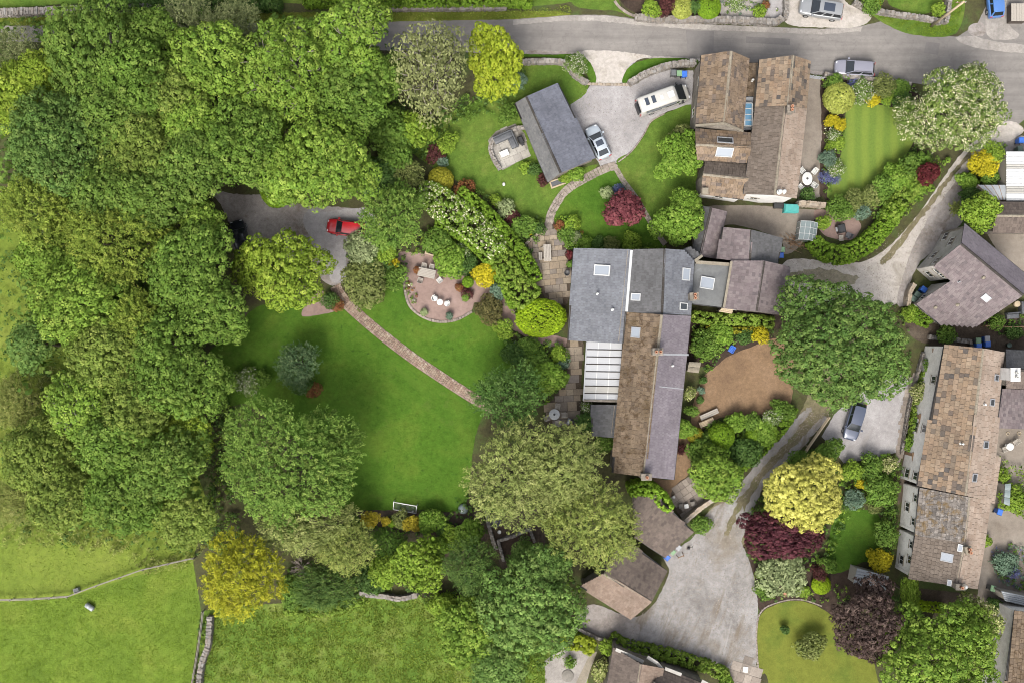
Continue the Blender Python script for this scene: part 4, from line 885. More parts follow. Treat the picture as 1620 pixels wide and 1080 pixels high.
# neighbours at the right edge
r, pl, off = building('stone_house', 'dark tiled house at the right edge with big white chimney', [
  dict(p=[(1592,553,4.4),(1760,562,4.4),(1760,592,6.2),(1592,584,6.2)], st='dark_slate', ridge='deck_dark'),
  dict(p=[(1592,584,6.2),(1760,592,6.2),(1760,622,4.4),(1592,612,4.4)], st='brown_tile')], 'wall_stone')
chimney(r, off, 1607, 592, 3, 7.6, .9, 1.3, 'wall_render', 2, 0, 'off_white')
r, pl, off = building('outbuilding', 'flat grey roofed annexe at the right edge above the round table', [
  dict(p=[(1586,616,3.2),(1760,622,3.2),(1760,684,3.0),(1578,675,3.0)], st='plum_slate')], 'wall_stone', cat='outbuilding')
building('outbuilding', 'brown tiled shed at the right edge below the white sheet roof', [
  dict(p=[(1578,320,3.2),(1760,322,3.2),(1760,343,4.3),(1576,341,4.3)], st='brown_tile'),
  dict(p=[(1576,341,4.3),(1760,343,4.3),(1760,371,3.0),(1570,367,3.0)], st='brown_tile')], cat='outbuilding')
r, pl, off = building('stone_house', 'house at the bottom edge with pink and brown tiled gables', [
  dict(p=[(972,1024,4.0),(1014,1050,5.6),(1002,1130,5.6),(955,1115,4.0)], st='brown_tile', ridge='mortar'),
  dict(p=[(1014,1050,5.6),(1050,1057,4.6),(1040,1090,4.6),(1002,1130,5.6)], st='pink_tile'),
  dict(p=[(1050,1057,4.0),(1118,1083,4.0),(1118,1120,5.6),(1030,1085,5.6)], st='brown_tile')], 'wall_stone')
for (x, y, x2, y2) in ((974,1026,993,1034),(993,1034,1018,1046),(1024,1038,1040,1048),(1040,1048,1048,1058),(1052,1056,1078,1066),(1110,1076,1130,1086)):
    bar(r, off, P(x,y,4.2), P(x2,y2,4.4), .35, .15, 'wall_mid', 'coping')
building('stone_house', 'brown stone-slated house in the bottom right corner', [
  dict(p=[(1606,965,5.0),(1760,985,6.6),(1750,1180,6.6),(1582,1150,5.0)], st='stone_slate_mossy', singles=120)], 'wall_grey')
# white sheet roof and grey sheet lean-to
def sheet_roof(name, label, quad, mat, ribs, strips=(), stripmat='cloudy_panel', group=None, bars=None):
    v, n = plane_fit([P(*q) for q in quad]); c = sum(v, Vector())/4; root = empty(name, (c.x, c.y, 0)); tag(root, label, 'shed', group); of = -root.location
    def bl(s, t): return (v[0]*(1-s)+v[1]*s)*(1-t)+(v[3]*(1-s)+v[2]*s)*t
    for k in range(ribs):
        t0, t1 = k/ribs, (k+1)/ribs; up = n*.045; q = []
        for s in (0, 1): q += [bl(s,t0), bl(s,t0+(t1-t0)*.3)+up, bl(s,t0+(t1-t0)*.6)+up, bl(s,t1-(t1-t0)*.06)]
        q += [a-n*.03 for a in (q[0], q[3], q[4], q[7])]
        mb = MB(); mb.add(q, [(0,4,5,1),(1,5,6,2),(2,6,7,3),(0,1,2,3,9,8),(4,10,11,7,6,5)])
        o = mb.build('roof_sheet', MATS[stripmat if k in strips else mat], root); o.location = of
    if bars:
        for k in range(bars+1): bar(root, of, bl(k/bars,0), bl(k/bars,1), .05, .06, 'brown_wood', 'batten')
    for i in range(4):
        A, B = v[i], v[(i+1)%4]; t = Vector((B.x-A.x,B.y-A.y,0)).normalized(); nr = Vector((t.y,-t.x,0))
        if nr.dot(A-c) < 0: nr = -nr
        wm = MB(); ext_quad(wm, A+t*.1, B-t*.1, nr, .1, .12, 0, A.z-.06, B.z-.06); o = wm.build('wall', MATS['grey_wood'], root); o.location = of
    return root
sheet_roof('sheet_roof_shed', 'white corrugated sheet roof with cloudy strips at the right edge', [(1592,240,2.9),(1700,240,2.9),(1700,318,2.6),(1592,318,2.6)], 'white_sheet', 20, (5,6,14,15,16))
sheet_roof('sheet_roof_shed', 'small grey sheet lean-to with brown battens beside the white roof', [(1546,293,2.2),(1591,293,2.5),(1592,318,2.5),(1574,318,2.2)], 'steel_grey_sheet', 1, bars=4)
sheet_roof('garden_shed', 'pale grey roofed garden shed above the dark copper beech', [(1356,898,2.3),(1406,911,2.3),(1401,934,2.1),(1350,923,2.1)], 'steel_grey_sheet', 6)
sheet_roof('sheet_roof_shed', 'pale grey ribbed roof corner beside the bottom right house', [(1584,934,2.8),(1640,946,2.8),(1640,962,2.6),(1590,950,2.6)], 'steel_grey_sheet', 5)
sheet_roof('porch_roof', 'small stone porch on the east side of the long house', [(1090,572,2.3),(1109,573,2.2),(1105,590,2.2),(1087,588,2.3)], 'mortar', 2)
sheet_roof('glazed_lean_to', 'pale green glazed lean-to behind the terrace', [(1590,765,2.2),(1599,764,2.2),(1597,800,2.2),(1588,797,2.2)], 'greenhouse_glass', 3)
sheet_roof('log_store', 'small tan plank roof below the east wing', [(1143,486,2.0),(1160,489,2.0),(1158,497,1.8),(1137,493,1.8)], 'pale_wood', 3)
# dark retaining pit in the earth yard
patch('pit_floor', [(797,888),(789,858),(840,838),(850,880),(815,905)], .026, 'soil', False, .3, 'dark sunken bed in the earth yard')
# ------------------------------------------------------------------ foliage
def unit(a): return a/np.maximum(np.linalg.norm(a, axis=-1, keepdims=True), 1e-6)
def rdir(n): return unit(rng.normal(size=(n, 3)))
UP = np.array([0, 0, 1.0])
# style: leaf colours dark/mid/light, leaf length, clump radius, leaves per clump, mode
def S(cols, L=.25, rc=.5, n=31, mode='clump', asp=.75, flat=.8, gap=.0, lobe=.34, fl=None, ff=0., trans=.22, limbs=0, bark='bark', base=.42):
    return dict(cols=cols, L=L, rc=rc, n=n, mode=mode, asp=asp, flat=flat, gap=gap, lobe=lobe, fl=fl, ff=ff, trans=trans, limbs=limbs, bark=bark, base=base)
STY = {
 'syc':    S([(.042,.082,.014),(.075,.13,.022),(.135,.19,.045)]),
 'sycdeep':S([(.04,.076,.014),(.07,.118,.022),(.125,.17,.042)]),
 'sycblue':S([(.038,.078,.02),(.068,.12,.03),(.125,.175,.052)]),
 'lime':   S([(.058,.112,.016),(.103,.168,.026),(.185,.245,.052)]),
 'limelimb':S([(.058,.112,.016),(.103,.168,.026),(.185,.245,.052)], limbs=1, bark='bark_pale'),
 'shrubbrown':S([(.04,.042,.018),(.075,.07,.028),(.12,.105,.05)], L=.12, rc=.22, n=24),
 'limeylw':S([(.075,.122,.014),(.125,.182,.022),(.21,.258,.045)]),
 'olive':  S([(.058,.092,.018),(.1,.142,.028),(.17,.205,.055)], L=.22, rc=.44, n=32),
 'oliveylw':S([(.064,.1,.016),(.112,.155,.025),(.188,.22,.045)], L=.26, rc=.42, mode='spray', asp=.45),
 'willow': S([(.075,.095,.045),(.12,.14,.065),(.19,.205,.115)], L=.2, rc=.42, n=24, mode='spray', asp=.35),
 'birch':  S([(.085,.1,.04),(.14,.155,.07),(.215,.225,.12)], L=.16, rc=.4, n=24, asp=.6, limbs=1, bark='bark_pale'),
 'scrub':  S([(.08,.1,.03),(.125,.145,.04),(.2,.205,.085)], L=.2, rc=.36, n=26, mode='spray', asp=.4),
 'gold':   S([(.105,.145,.012),(.17,.215,.018),(.25,.28,.035)], L=.24, rc=.4),
 'goldshrub':S([(.18,.165,.01),(.29,.255,.014),(.4,.34,.03)], L=.12, rc=.2, n=24),
 'orange': S([(.15,.13,.012),(.24,.2,.02),(.33,.27,.045)], L=.12, rc=.2, n=24),
 'goldcon':S([(.085,.11,.01),(.2,.21,.016),(.34,.325,.035)], L=.3, rc=.4, n=26, mode='spray', asp=.3),
 'hornbeam':S([(.048,.1,.018),(.09,.153,.03),(.168,.228,.058)], L=.26, rc=.42, n=28, mode='spray', asp=.42),
 'feather':S([(.08,.11,.032),(.14,.168,.055),(.235,.25,.11)], L=.28, rc=.5, n=28, mode='spray', asp=.34),
 'featheryl':S([(.083,.118,.03),(.143,.175,.047),(.225,.24,.088)], L=.26, rc=.42, n=26, mode='spray', asp=.34),
 'ash':    S([(.028,.062,.016),(.05,.098,.024),(.09,.145,.045)], L=.28, rc=.5, n=26, mode='spray', asp=.4),
 'blueleaf':S([(.05,.1,.025),(.088,.152,.039),(.16,.22,.072)]),
 'conifer':S([(.025,.055,.015),(.05,.09,.022),(.1,.145,.04)], L=.26, rc=.4, n=28, mode='spray', asp=.28),
 'spiky':  S([(.03,.065,.03),(.06,.1,.05),(.12,.165,.09)], L=.3, rc=.42, n=24, mode='spray', asp=.25),
 'cream':  S([(.2,.205,.045),(.32,.315,.08),(.44,.42,.14)], L=.19, rc=.32),
 'purple': S([(.025,.008,.013),(.055,.016,.025),(.1,.034,.046)], L=.19, rc=.34, n=30, trans=.15),
 'redmaple':S([(.035,.007,.01),(.07,.013,.018),(.115,.028,.032)], L=.16, rc=.26, trans=.18),
 'pinkmaple':S([(.045,.012,.019),(.088,.024,.034),(.145,.048,.06)], L=.15, rc=.26, n=30, trans=.15),
 'copper': S([(.02,.013,.014),(.04,.026,.026),(.11,.08,.078)], L=.2, rc=.36, trans=.15),
 'laurel': S([(.05,.098,.013),(.09,.158,.022),(.17,.245,.05)], L=.22, rc=.34),
 'shrub':  S([(.04,.08,.014),(.07,.125,.022),(.12,.18,.04)], L=.14, rc=.24, n=24),
 'shrublime':S([(.07,.122,.014),(.12,.188,.024),(.19,.255,.045)], L=.13, rc=.22, n=24),
 'shrubdark':S([(.022,.05,.014),(.042,.082,.02),(.08,.125,.04)], L=.14, rc=.24, n=24),
 'shrubolive':S([(.06,.08,.025),(.1,.12,.04),(.16,.175,.075)], L=.12, rc=.22, n=24),
 'shrubsilver':S([(.1,.13,.065),(.165,.2,.11),(.25,.285,.17)], L=.13, rc=.24, n=24),
 'shrubblue':S([(.05,.085,.065),(.09,.14,.11),(.15,.2,.17)], L=.12, rc=.22, n=24),
 'shrubred':S([(.07,.025,.015),(.13,.05,.025),(.16,.11,.04)], L=.12, rc=.22, n=24, trans=.18),
 'shrubdkred':S([(.025,.01,.012),(.05,.018,.02),(.085,.035,.035)], L=.13, rc=.24, n=24, trans=.18),
 'lavender':S([(.04,.05,.12),(.08,.09,.22),(.14,.15,.34)], L=.1, rc=.16, n=26, mode='spray', asp=.3),
 'boxball':S([(.05,.1,.008),(.09,.16,.012),(.14,.22,.02)], L=.1, rc=.13, n=22, mode='ball'),
 'boxlime':S([(.1,.165,.008),(.16,.24,.012),(.23,.31,.02)], L=.1, rc=.14, n=24, mode='ball'),
 'boxgold':S([(.11,.115,.012),(.165,.16,.018),(.225,.215,.03)], L=.1, rc=.14, n=22, mode='ball'),
 'boxpale':S([(.12,.14,.03),(.19,.215,.05),(.27,.29,.09)], L=.1, rc=.15, n=24, mode='ball'),
 'hawthorn':S([(.05,.085,.02),(.095,.14,.035),(.17,.21,.07)], L=.2, rc=.38, n=30, fl=(.5,.49,.38), ff=.24),
 'philad': S([(.06,.11,.015),(.1,.165,.025),(.16,.22,.05)], L=.17, rc=.3, n=26, fl=(.46,.45,.36), ff=.17),
 'variegated':S([(.09,.12,.035),(.16,.19,.065),(.27,.29,.13)], L=.17, rc=.3, n=26, fl=(.42,.39,.25), ff=.18),
 'whiteflower':S([(.05,.09,.02),(.085,.14,.03),(.14,.19,.06)], L=.12, rc=.22, n=24, fl=(.45,.45,.42), ff=.22),
 'hedge':  S([(.05,.095,.01),(.085,.15,.016),(.135,.2,.028)], L=.13, rc=.2, n=22),
 'hedgemix':S([(.06,.105,.014),(.105,.165,.025),(.175,.225,.05)], L=.15, rc=.26, n=24),
 'ivy':    S([(.06,.12,.012),(.11,.19,.02),(.18,.27,.04)], L=.16, rc=.26, n=22),
 'thicket':S([(.038,.075,.014),(.068,.118,.022),(.12,.17,.042)], L=.5, rc=.95, n=20),
 'fern':   S([(.03,.07,.012),(.055,.11,.018),(.1,.16,.035)], L=.3, rc=.34, n=18, mode='spray', asp=.22),
}
for k_, s_ in STY.items():
    lmat('leaf_'+k_, s_['cols'], s_['trans'])
    if s_['fl']: lmat('flower_'+k_, [tuple(c*.7 for c in s_['fl']), s_['fl']], .15, .7, .1)

def leaf_quads(pos, nrm, tan, L, asp):
    t = tan-(tan*nrm).sum(1, keepdims=True)*nrm; t = unit(t); b = np.cross(nrm, t); L = L[:, None]; Wd = L*asp
    fold = nrm*L*.08
    v = np.stack([pos-t*L*.5, pos+b*Wd*.5-fold, pos+t*L*.5, pos-b*Wd*.5-fold], 1).reshape(-1, 3)
    return v, np.arange(len(pos)*4, dtype=np.int32).reshape(-1, 4)

def per_clump(st, dens=1.0): return max(6, int(st['n']*dens*(.6 if st['L'] <= .18 else .86)))
def leaves_from_sites(C, D, st, sc=1.0, dens=1.0, rcs=None):
    """C clump centres, D outward directions -> leaf arrays"""
    n = len(C); k = per_clump(st, dens); rc = (rcs if rcs is not None else st['rc']*sc*rng.uniform(.75, 1.25, n))
    Cr = np.repeat(C, k, 0); Dr = np.repeat(D, k, 0); R = np.repeat(rc, k)[:, None]; N = n*k
    tb = np.repeat(rng.normal(.5, .17, n), k)+rng.normal(0, .1, N)
    L = st['L']*(1.22 if st['L'] <= .18 else 1.05)*max(sc, .45)*rng.uniform(.7, 1.25, N)
    if st['mode'] == 'spray':
        ax = unit(D+UP*.12+rng.normal(0, .22, (n, 3))); axr = np.repeat(ax, k, 0); t = rng.uniform(-.5, 1.25, N)[:, None]
        pos = Cr+axr*t*R*1.25+rdir(N)*R*(1.0-.45*np.clip(t, 0, 1))*rng.uniform(.2, .95, (N, 1))
        nrm = unit(UP*.5+Dr*.5+rng.normal(0, .42, (N, 3))); tan = unit(axr+rng.normal(0, .5, (N, 3)))
    else:
        w = .9 if st['mode'] == 'ball' else .65
        d = unit(rdir(N)+Dr*w+UP*.3); rad = R*(rng.uniform(.55, 1, (N, 1))**.5)
        pos = Cr+d*rad*np.array([1, 1, st['flat']]); nrm = unit(d+rng.normal(0, .24, (N, 3))+UP*.12); tan = rdir(N)
    return pos, nrm, tan, L, np.clip(tb, 0, 1)

def crown_mesh(name, R, Hc, ztop, sty, parent, ex=(1., 1.), ang=0., dens=1.0, dome=.72):
    """uneven crown: lobes -> clumps of leaves. local coordinates, trunk at the origin"""
    st = STY[sty]; sc = float(np.clip(R/3.2, .78, 1.0)) if st['L'] > .18 else float(np.clip(R/1.15, .95, 1.7))
    ball = st['mode'] == 'ball'
    if ball: lobes = np.array([[0, 0, ztop-Hc*.5]]); rls = np.array([R]); zs = Hc*.5/R
    else:
        rl0 = np.clip(st['lobe']*.82*R, min(.42*R, .45), 1.6); lob = []; tries = 0; sep = rl0*.9; ph1, ph2, ph3 = rng.uniform(0, 6.28, 3)
        while tries < 500:
            tries += 1; a = rng.uniform(0, 2*np.pi); Ra = R*(1+.11*np.sin(2*a+ph1)+.09*np.sin(3*a+ph2)+.06*np.sin(5*a+ph3)); rho = np.sqrt(rng.uniform(0, 1))*max(.05*R, Ra-rl0*.9)
            p = np.array([rho*np.cos(a), rho*np.sin(a)])
            if all(np.hypot(*(p-q[:2])) > sep for q in lob):
                rl = rl0*rng.uniform(.7, 1.22); f = max(0, 1-(rho/(R*1.15))**2)**.5
                z = max(rl*.6, ztop-rl*.72-(1-f)*Hc*dome-rng.uniform(0, .9)*min(rl, Hc*.3))
                lob.append((p[0], p[1], z, rl))
        lob = np.array(lob); lobes = lob[:, :3]; rls = lob[:, 3]; zs = .78
    Cs = []; Ds = []; cc = np.array([0, 0, ztop-Hc*.75])
    for i, (c, rl) in enumerate(zip(lobes, rls)):
        rc = st['rc']*sc; m = int(2*np.pi*rl*rl*1.45/((1.3 if ball else 2.1)*rc*rc))+6
        j = np.arange(m)+.5; ph = j*2.399963+rng.uniform(0, 6.28); zz = 1-j/m*1.5; zz = np.clip(zz+rng.normal(0, .04, m), -.7, 1)
        d = np.stack([np.sqrt(np.maximum(0, 1-zz*zz))*np.cos(ph), np.sqrt(np.maximum(0, 1-zz*zz))*np.sin(ph), zz], 1)
        if not ball: d = unit(d+rng.normal(0, .1, (m, 3)))
        rr = rl*(1+(rng.normal(0, .015, m) if ball else rng.normal(-.04, .14, m)))
        p = c+d*rr[:, None]*np.array([1, 1, zs])
        keep = np.ones(m, bool)
        for q, (c2, r2) in enumerate(zip(lobes, rls)):
            if q != i: keep &= np.linalg.norm((p-c2)/np.array([1, 1, zs]), axis=1) > r2*.84
        keep &= p[:, 2] > .12
        if st['gap'] or dens < 1: keep &= rng.uniform(0, 1, m) < min(1, dens)
        p = p[keep]; d = d[keep]; out = unit(d*.8+unit(p-cc)*.5); Cs.append(p); Ds.append(out)
    C = np.concatenate(Cs); D = np.concatenate(Ds)
    pos, nrm, tan, L, tb = leaves_from_sites(C, D, st, sc)
    # inner leaves so that one does not look straight through
    if not ball and dens >= .7:
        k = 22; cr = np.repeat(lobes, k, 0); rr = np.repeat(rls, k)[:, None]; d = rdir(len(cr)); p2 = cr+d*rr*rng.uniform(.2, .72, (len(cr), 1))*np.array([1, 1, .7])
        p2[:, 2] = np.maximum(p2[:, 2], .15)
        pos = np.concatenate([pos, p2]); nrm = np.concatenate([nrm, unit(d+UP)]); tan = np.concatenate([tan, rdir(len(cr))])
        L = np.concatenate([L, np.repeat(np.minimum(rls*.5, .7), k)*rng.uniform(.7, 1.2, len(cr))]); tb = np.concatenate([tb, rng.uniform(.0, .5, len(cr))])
    if ball:
        k = int(700*min(3, R)); d = rdir(k); d[:, 2] = np.abs(d[:, 2]); p2 = lobes[0]+d*R*np.array([1, 1, zs])*rng.uniform(.9, 1.0, (k, 1))
        pos = np.concatenate([pos, p2]); nrm = np.concatenate([nrm, unit(d+rng.normal(0, .2, (k, 3)))]); tan = np.concatenate([tan, rdir(k)]); L = np.concatenate([L, st['L']*rng.uniform(1.4, 2.2, k)]); tb = np.concatenate([tb, np.clip(rng.normal(.45, .2, k), 0, 1)])
    pos[:, 2] = np.maximum(pos[:, 2], .05)
    if st['fl']:
        fr = np.repeat(rng.uniform(0, 1, len(C)) < .8, per_clump(st)); fl = np.zeros(len(pos), bool); fl[:len(fr)] = fr
        fl &= (rng.uniform(0, 1, len(pos)) < st['ff']*1.9) & (nrm[:, 2] > .1); L = np.where(fl, L*.62, L); pos[fl] += nrm[fl]*.06
    V, Q = leaf_quads(pos, nrm, tan, L, st['asp'])
    ca, sa = math.cos(ang), math.sin(ang); x = V[:, 0]*ex[0]; y = V[:, 1]*ex[1]; V = np.stack([ca*x-sa*y, sa*x+ca*y, V[:, 2]], 1)
    mats = [MATS['leaf_'+sty]]; midx = None
    if st['fl']:
        mats.append(MATS['flower_'+sty])
        midx = fl.astype(np.int32)
    o = ngrid(V, Q, name, None, parent, tb, midx, mats)
    return o, lobes, rls

def trunk_mesh(parent, R, ztop, Hc, lobes, rls, bark, ang, ex, limbs=0):
    m = MB(); r0 = max(.03, min(.5, .045*R+.02*ztop)); zb = max(.2, ztop-Hc*.72)
    bend = [(random.uniform(-.1, .1)*R*.3, random.uniform(-.1, .1)*R*.3) for _ in range(3)]
    m.tube([(0,0,-.1),(0,0,.15),(bend[0][0],bend[0][1],zb*.5),(bend[1][0],bend[1][1],zb)], [r0*1.4,r0,r0*.8,r0*.62], 8)
    ca, sa = math.cos(ang), math.sin(ang); idx = list(range(len(lobes))); random.shuffle(idx)
    for i in idx[:(len(idx) if limbs else 9)]:
        l = lobes[i]; x, y = l[0]*ex[0], l[1]*ex[1]; x, y = ca*x-sa*y, sa*x+ca*y; z = float(l[2]); s = random.uniform(.55, .95)
        m.tube([(bend[1][0],bend[1][1],zb*s), (x*.45,y*.45,zb*s+(z-zb*s)*.55), (x*.9,y*.9,z)], [r0*.4,r0*.26,r0*.1], 5)
        if limbs:
            for _ in range(5):
                a = random.uniform(0, 6.28); e = rls[i]*random.uniform(.9, 1.15); el = random.uniform(.2, 1.2)
                m.tube([(x*.8,y*.8,z-.3), (x+math.cos(a)*e*.5*math.cos(el), y+math.sin(a)*e*.5*math.cos(el), z+e*.5*math.sin(el)), (x+math.cos(a)*e*math.cos(el), y+math.sin(a)*e*math.cos(el), z+e*.82*math.sin(el))], [r0*.16,r0*.11,r0*.04], 4)
    return m.build('trunk', MATS[bark], parent)

def plant(name, sty, x, y, r, ztop, label, cat='tree', group=None, ex=(1., 1.), ang=0., dens=1.0, hc=None, dome=.72):
    """x, y, r: photo pixels of the crown as seen; ztop: height in metres"""
    st = STY[sty]; Hc0 = hc or min(ztop*.85, max(1.7*r*GS, ztop*.5)); zm = ztop-.3*Hc0
    c = P(x, y, zm); R = r*unz(zm)*(.93 if cat == 'tree' else .98)
    if cat != 'tree' and st['mode'] != 'ball': ex = (random.uniform(.85, 1.22), random.uniform(.85, 1.15)); ang = random.uniform(0, 180)
    root = empty(name, (c.x, c.y, 0)); tag(root, label, cat, group)
    cr, lobes, rls = crown_mesh('crown' if cat == 'tree' else 'foliage', R, Hc0, ztop, sty, root, ex, math.radians(ang), dens, dome)
    trunk_mesh(root, R, ztop, Hc0, lobes, rls, st['bark'], math.radians(ang), ex, st['limbs']).name = 'trunk' if cat == 'tree' else 'stem'
    return root

def hedge(name, label, line, wpx, h, sty, group='hedges', flat=True, z0=0., cat='hedge', rough=.05):
    st = STY[sty]; ln = crom(line, False, 5); pts = np.array([P(x, y, z0+h) for x, y in ln]); pts[:, 2] = 0
    c0 = pts[len(pts)//2]; root = empty(name, (c0[0], c0[1], z0)); tag(root, label, cat, group)
    wl = wpx if hasattr(wpx, '__len__') else [wpx]*len(line); wv = np.interp(np.linspace(0, 1, len(pts)), np.linspace(0, 1, len(wl)), wl)*unz(z0+h)
    seg = np.diff(pts, axis=0); sl_ = np.linalg.norm(seg, axis=1); cum = np.concatenate([[0], np.cumsum(sl_)]); tot = cum[-1]
    rc = st['rc']; wm = wv.mean()
    per = wm+2*h; m = int(tot*per/(1.75*rc*rc)); s = rng.uniform(0, tot, m); i = np.clip(np.searchsorted(cum, s)-1, 0, len(seg)-1); f = (s-cum[i])/np.maximum(sl_[i], 1e-6)
    base = pts[i]+seg[i]*f[:, None]; t = seg[i]/np.maximum(sl_[i], 1e-6)[:, None]; nr = np.stack([-t[:, 1], t[:, 0], np.zeros(m)], 1); w = wv[i]*(1-f)+wv[np.minimum(i+1, len(wv)-1)]*f
    u = rng.uniform(-1, 1, m); side = rng.uniform(0, 1, m) > wm/per
    lat = np.where(side, np.sign(u)*(1+rng.normal(0, rough, m)), u*.97); zz = np.where(side, rng.uniform(.05, .97, m)*h, h*(1-.1*np.abs(u)**4)*(1+rng.normal(0, rough, m)))
    C = base+nr*(lat*w*.5)[:, None]; C[:, 2] = zz; D = np.where(side[:, None], nr*np.sign(u)[:, None]+UP*.2, UP+nr*(u*.3)[:, None]); D = unit(D)
    ends = int(wm*h/(1.75*rc*rc))
    for e, sg in ((0, -1), (-1, 1)):
        tt = seg[e]/sl_[e]; nn = np.array([-tt[1], tt[0], 0]); k = max(3, ends); cc = pts[e]+nn*rng.uniform(-.5, .5, (k, 1))*wv[e]; cc[:, 2] = rng.uniform(.05, .97, k)*h
        C = np.concatenate([C, cc]); D = np.concatenate([D, np.repeat((tt*sg)[None], k, 0)])
    pos, nrm, tan, L, tb = leaves_from_sites(C, D, st, 1.0); L = L*1.2
    k = int(tot*wm*h*10); ii = rng.integers(0, len(base), k); p2 = base[ii]+nr[ii]*(rng.uniform(-.42, .42, k)*w[ii])[:, None]; p2[:, 2] = rng.uniform(.1, .85, k)*h
    pos = np.concatenate([pos, p2]); nrm = np.concatenate([nrm, unit(rng.normal(0, .5, (k, 3))+UP)]); tan = np.concatenate([tan, rdir(k)]); L = np.concatenate([L, rng.uniform(.25, .45, k)]); tb = np.concatenate([tb, rng.uniform(0, .5, k)])
    pos[:, 2] = np.maximum(pos[:, 2], .04); pos = pos-np.array([c0[0], c0[1], 0])
    V, Q = leaf_quads(pos, nrm, tan, L, st['asp']); mats = [MATS['leaf_'+sty]]; midx = None
    if st['fl']: mats.append(MATS['flower_'+sty]); midx = ((rng.uniform(0, 1, len(Q)) < st['ff']) & (nrm[:, 2] > .3)).astype(np.int32)
    ngrid(V, Q, 'foliage', None, root, tb, midx, mats)
    sm = MB()
    for q in np.linspace(.03, .97, max(2, int(tot/1.2))):
        j = min(len(seg)-1, int(q*len(seg))); b_ = pts[j]-c0; sm.tube([(b_[0],b_[1],-.05),(b_[0]+.05,b_[1],h*.5),(b_[0]-.05,b_[1]+.05,h*.8)], [.05,.035,.015], 5)
    tag(sm.build('stems', MATS['bark'], root), kind='stuff')
    return root

def cover(name, label, poly_px, stys, hmin, hmax, dens=1.0, z0=0):
    """low mixed growth nobody could count: one object of kind stuff"""
    poly = [P(x, y, .3) for x, y in crom(poly_px)]; poly = [(v.x, v.y) for v in poly]
    xs = [p[0] for p in poly]; ys = [p[1] for p in poly]; area = abs(sum(poly[i][0]*poly[(i+1)%len(poly)][1]-poly[(i+1)%len(poly)][0]*poly[i][1] for i in range(len(poly))))/2
    VV = []; TT = []; MM = []; mats = []; total = 0
    for sty, share in stys:
        st = STY[sty]; rc = st['rc']*1.1; m = int(area*share*dens/(1.8*rc*rc))+1; C = []
        while len(C) < m:
            p = (random.uniform(min(xs), max(xs)), random.uniform(min(ys), max(ys)))
            if inside(p, poly): C.append((p[0], p[1], 0))
        C = np.array(C); hz = rng.uniform(hmin, hmax, m)*(.6+.4*np.sin(C[:, 0]*1.7+C[:, 1]*2.3)**2); C[:, 2] = hz
        D = unit(UP+rng.normal(0, .5, (m, 3)))
        pos, nrm, tan, L, tb = leaves_from_sites(C, D, st, 1.2, .85); pos[:, 2] = np.maximum(pos[:, 2], .03)
        V, Q = leaf_quads(pos, nrm, tan, L, st['asp']); VV.append(V); TT.append(tb)
        mi = np.full(len(Q), len(mats)); mats.append(MATS['leaf_'+sty])
        if st['fl']: fl = (rng.uniform(0, 1, len(Q)) < st['ff']) & (nrm[:, 2] > .2); mi[fl] = len(mats); mats.append(MATS['flower_'+sty])
        MM.append(mi)
    V = np.concatenate(VV); o = ngrid(V, np.arange(len(V)).reshape(-1, 4), name, None, None, np.concatenate(TT), np.concatenate(MM), mats)
    tag(o, label, kind='stuff'); return o

def grass(name, label, poly_px, mat, n, h, w=.04, z=.012):
    """standing grass blades (one object, stuff)"""
    poly = [P(x, y, .1) for x, y in poly_px]; poly = [(v.x, v.y) for v in poly]; xs = [p[0] for p in poly]; ys = [p[1] for p in poly]
    A = np.stack([rng.uniform(min(xs), max(xs), n*2), rng.uniform(min(ys), max(ys), n*2)], 1)
    A = A[[inside(p, poly) for p in A]][:n]; k = len(A)
    # tufted: keep more where a slow wave is high
    s = np.sin(A[:, 0]*1.9+np.sin(A[:, 1]*1.3)*2)*np.sin(A[:, 1]*2.3+np.sin(A[:, 0]*.9)*2)+rng.normal(0, .5, k); A = A[s > -.35]; k = len(A)
    hh = h*rng.uniform(.5, 1.3, k); a = rng.uniform(0, 6.28, k); lean = rng.uniform(.2, 1.1, k)*hh; d = np.stack([np.cos(a), np.sin(a)], 1); b = np.stack([-d[:, 1], d[:, 0]], 1)*w
    z0 = np.full(k, z); V = np.zeros((k, 4, 3))
    V[:, 0, :2] = A-b; V[:, 1, :2] = A+b; V[:, 2, :2] = A+d*lean[:, None]+b*.35; V[:, 3, :2] = A+d*lean[:, None]-b*.35
    V[:, 0, 2] = z0; V[:, 1, 2] = z0; V[:, 2, 2] = z0+hh; V[:, 3, 2] = z0+hh
    o = ngrid(V.reshape(-1, 3), np.arange(k*4).reshape(-1, 4), name, MATS[mat], None, rng.uniform(0, 1, k)); tag(o, label, kind='stuff')
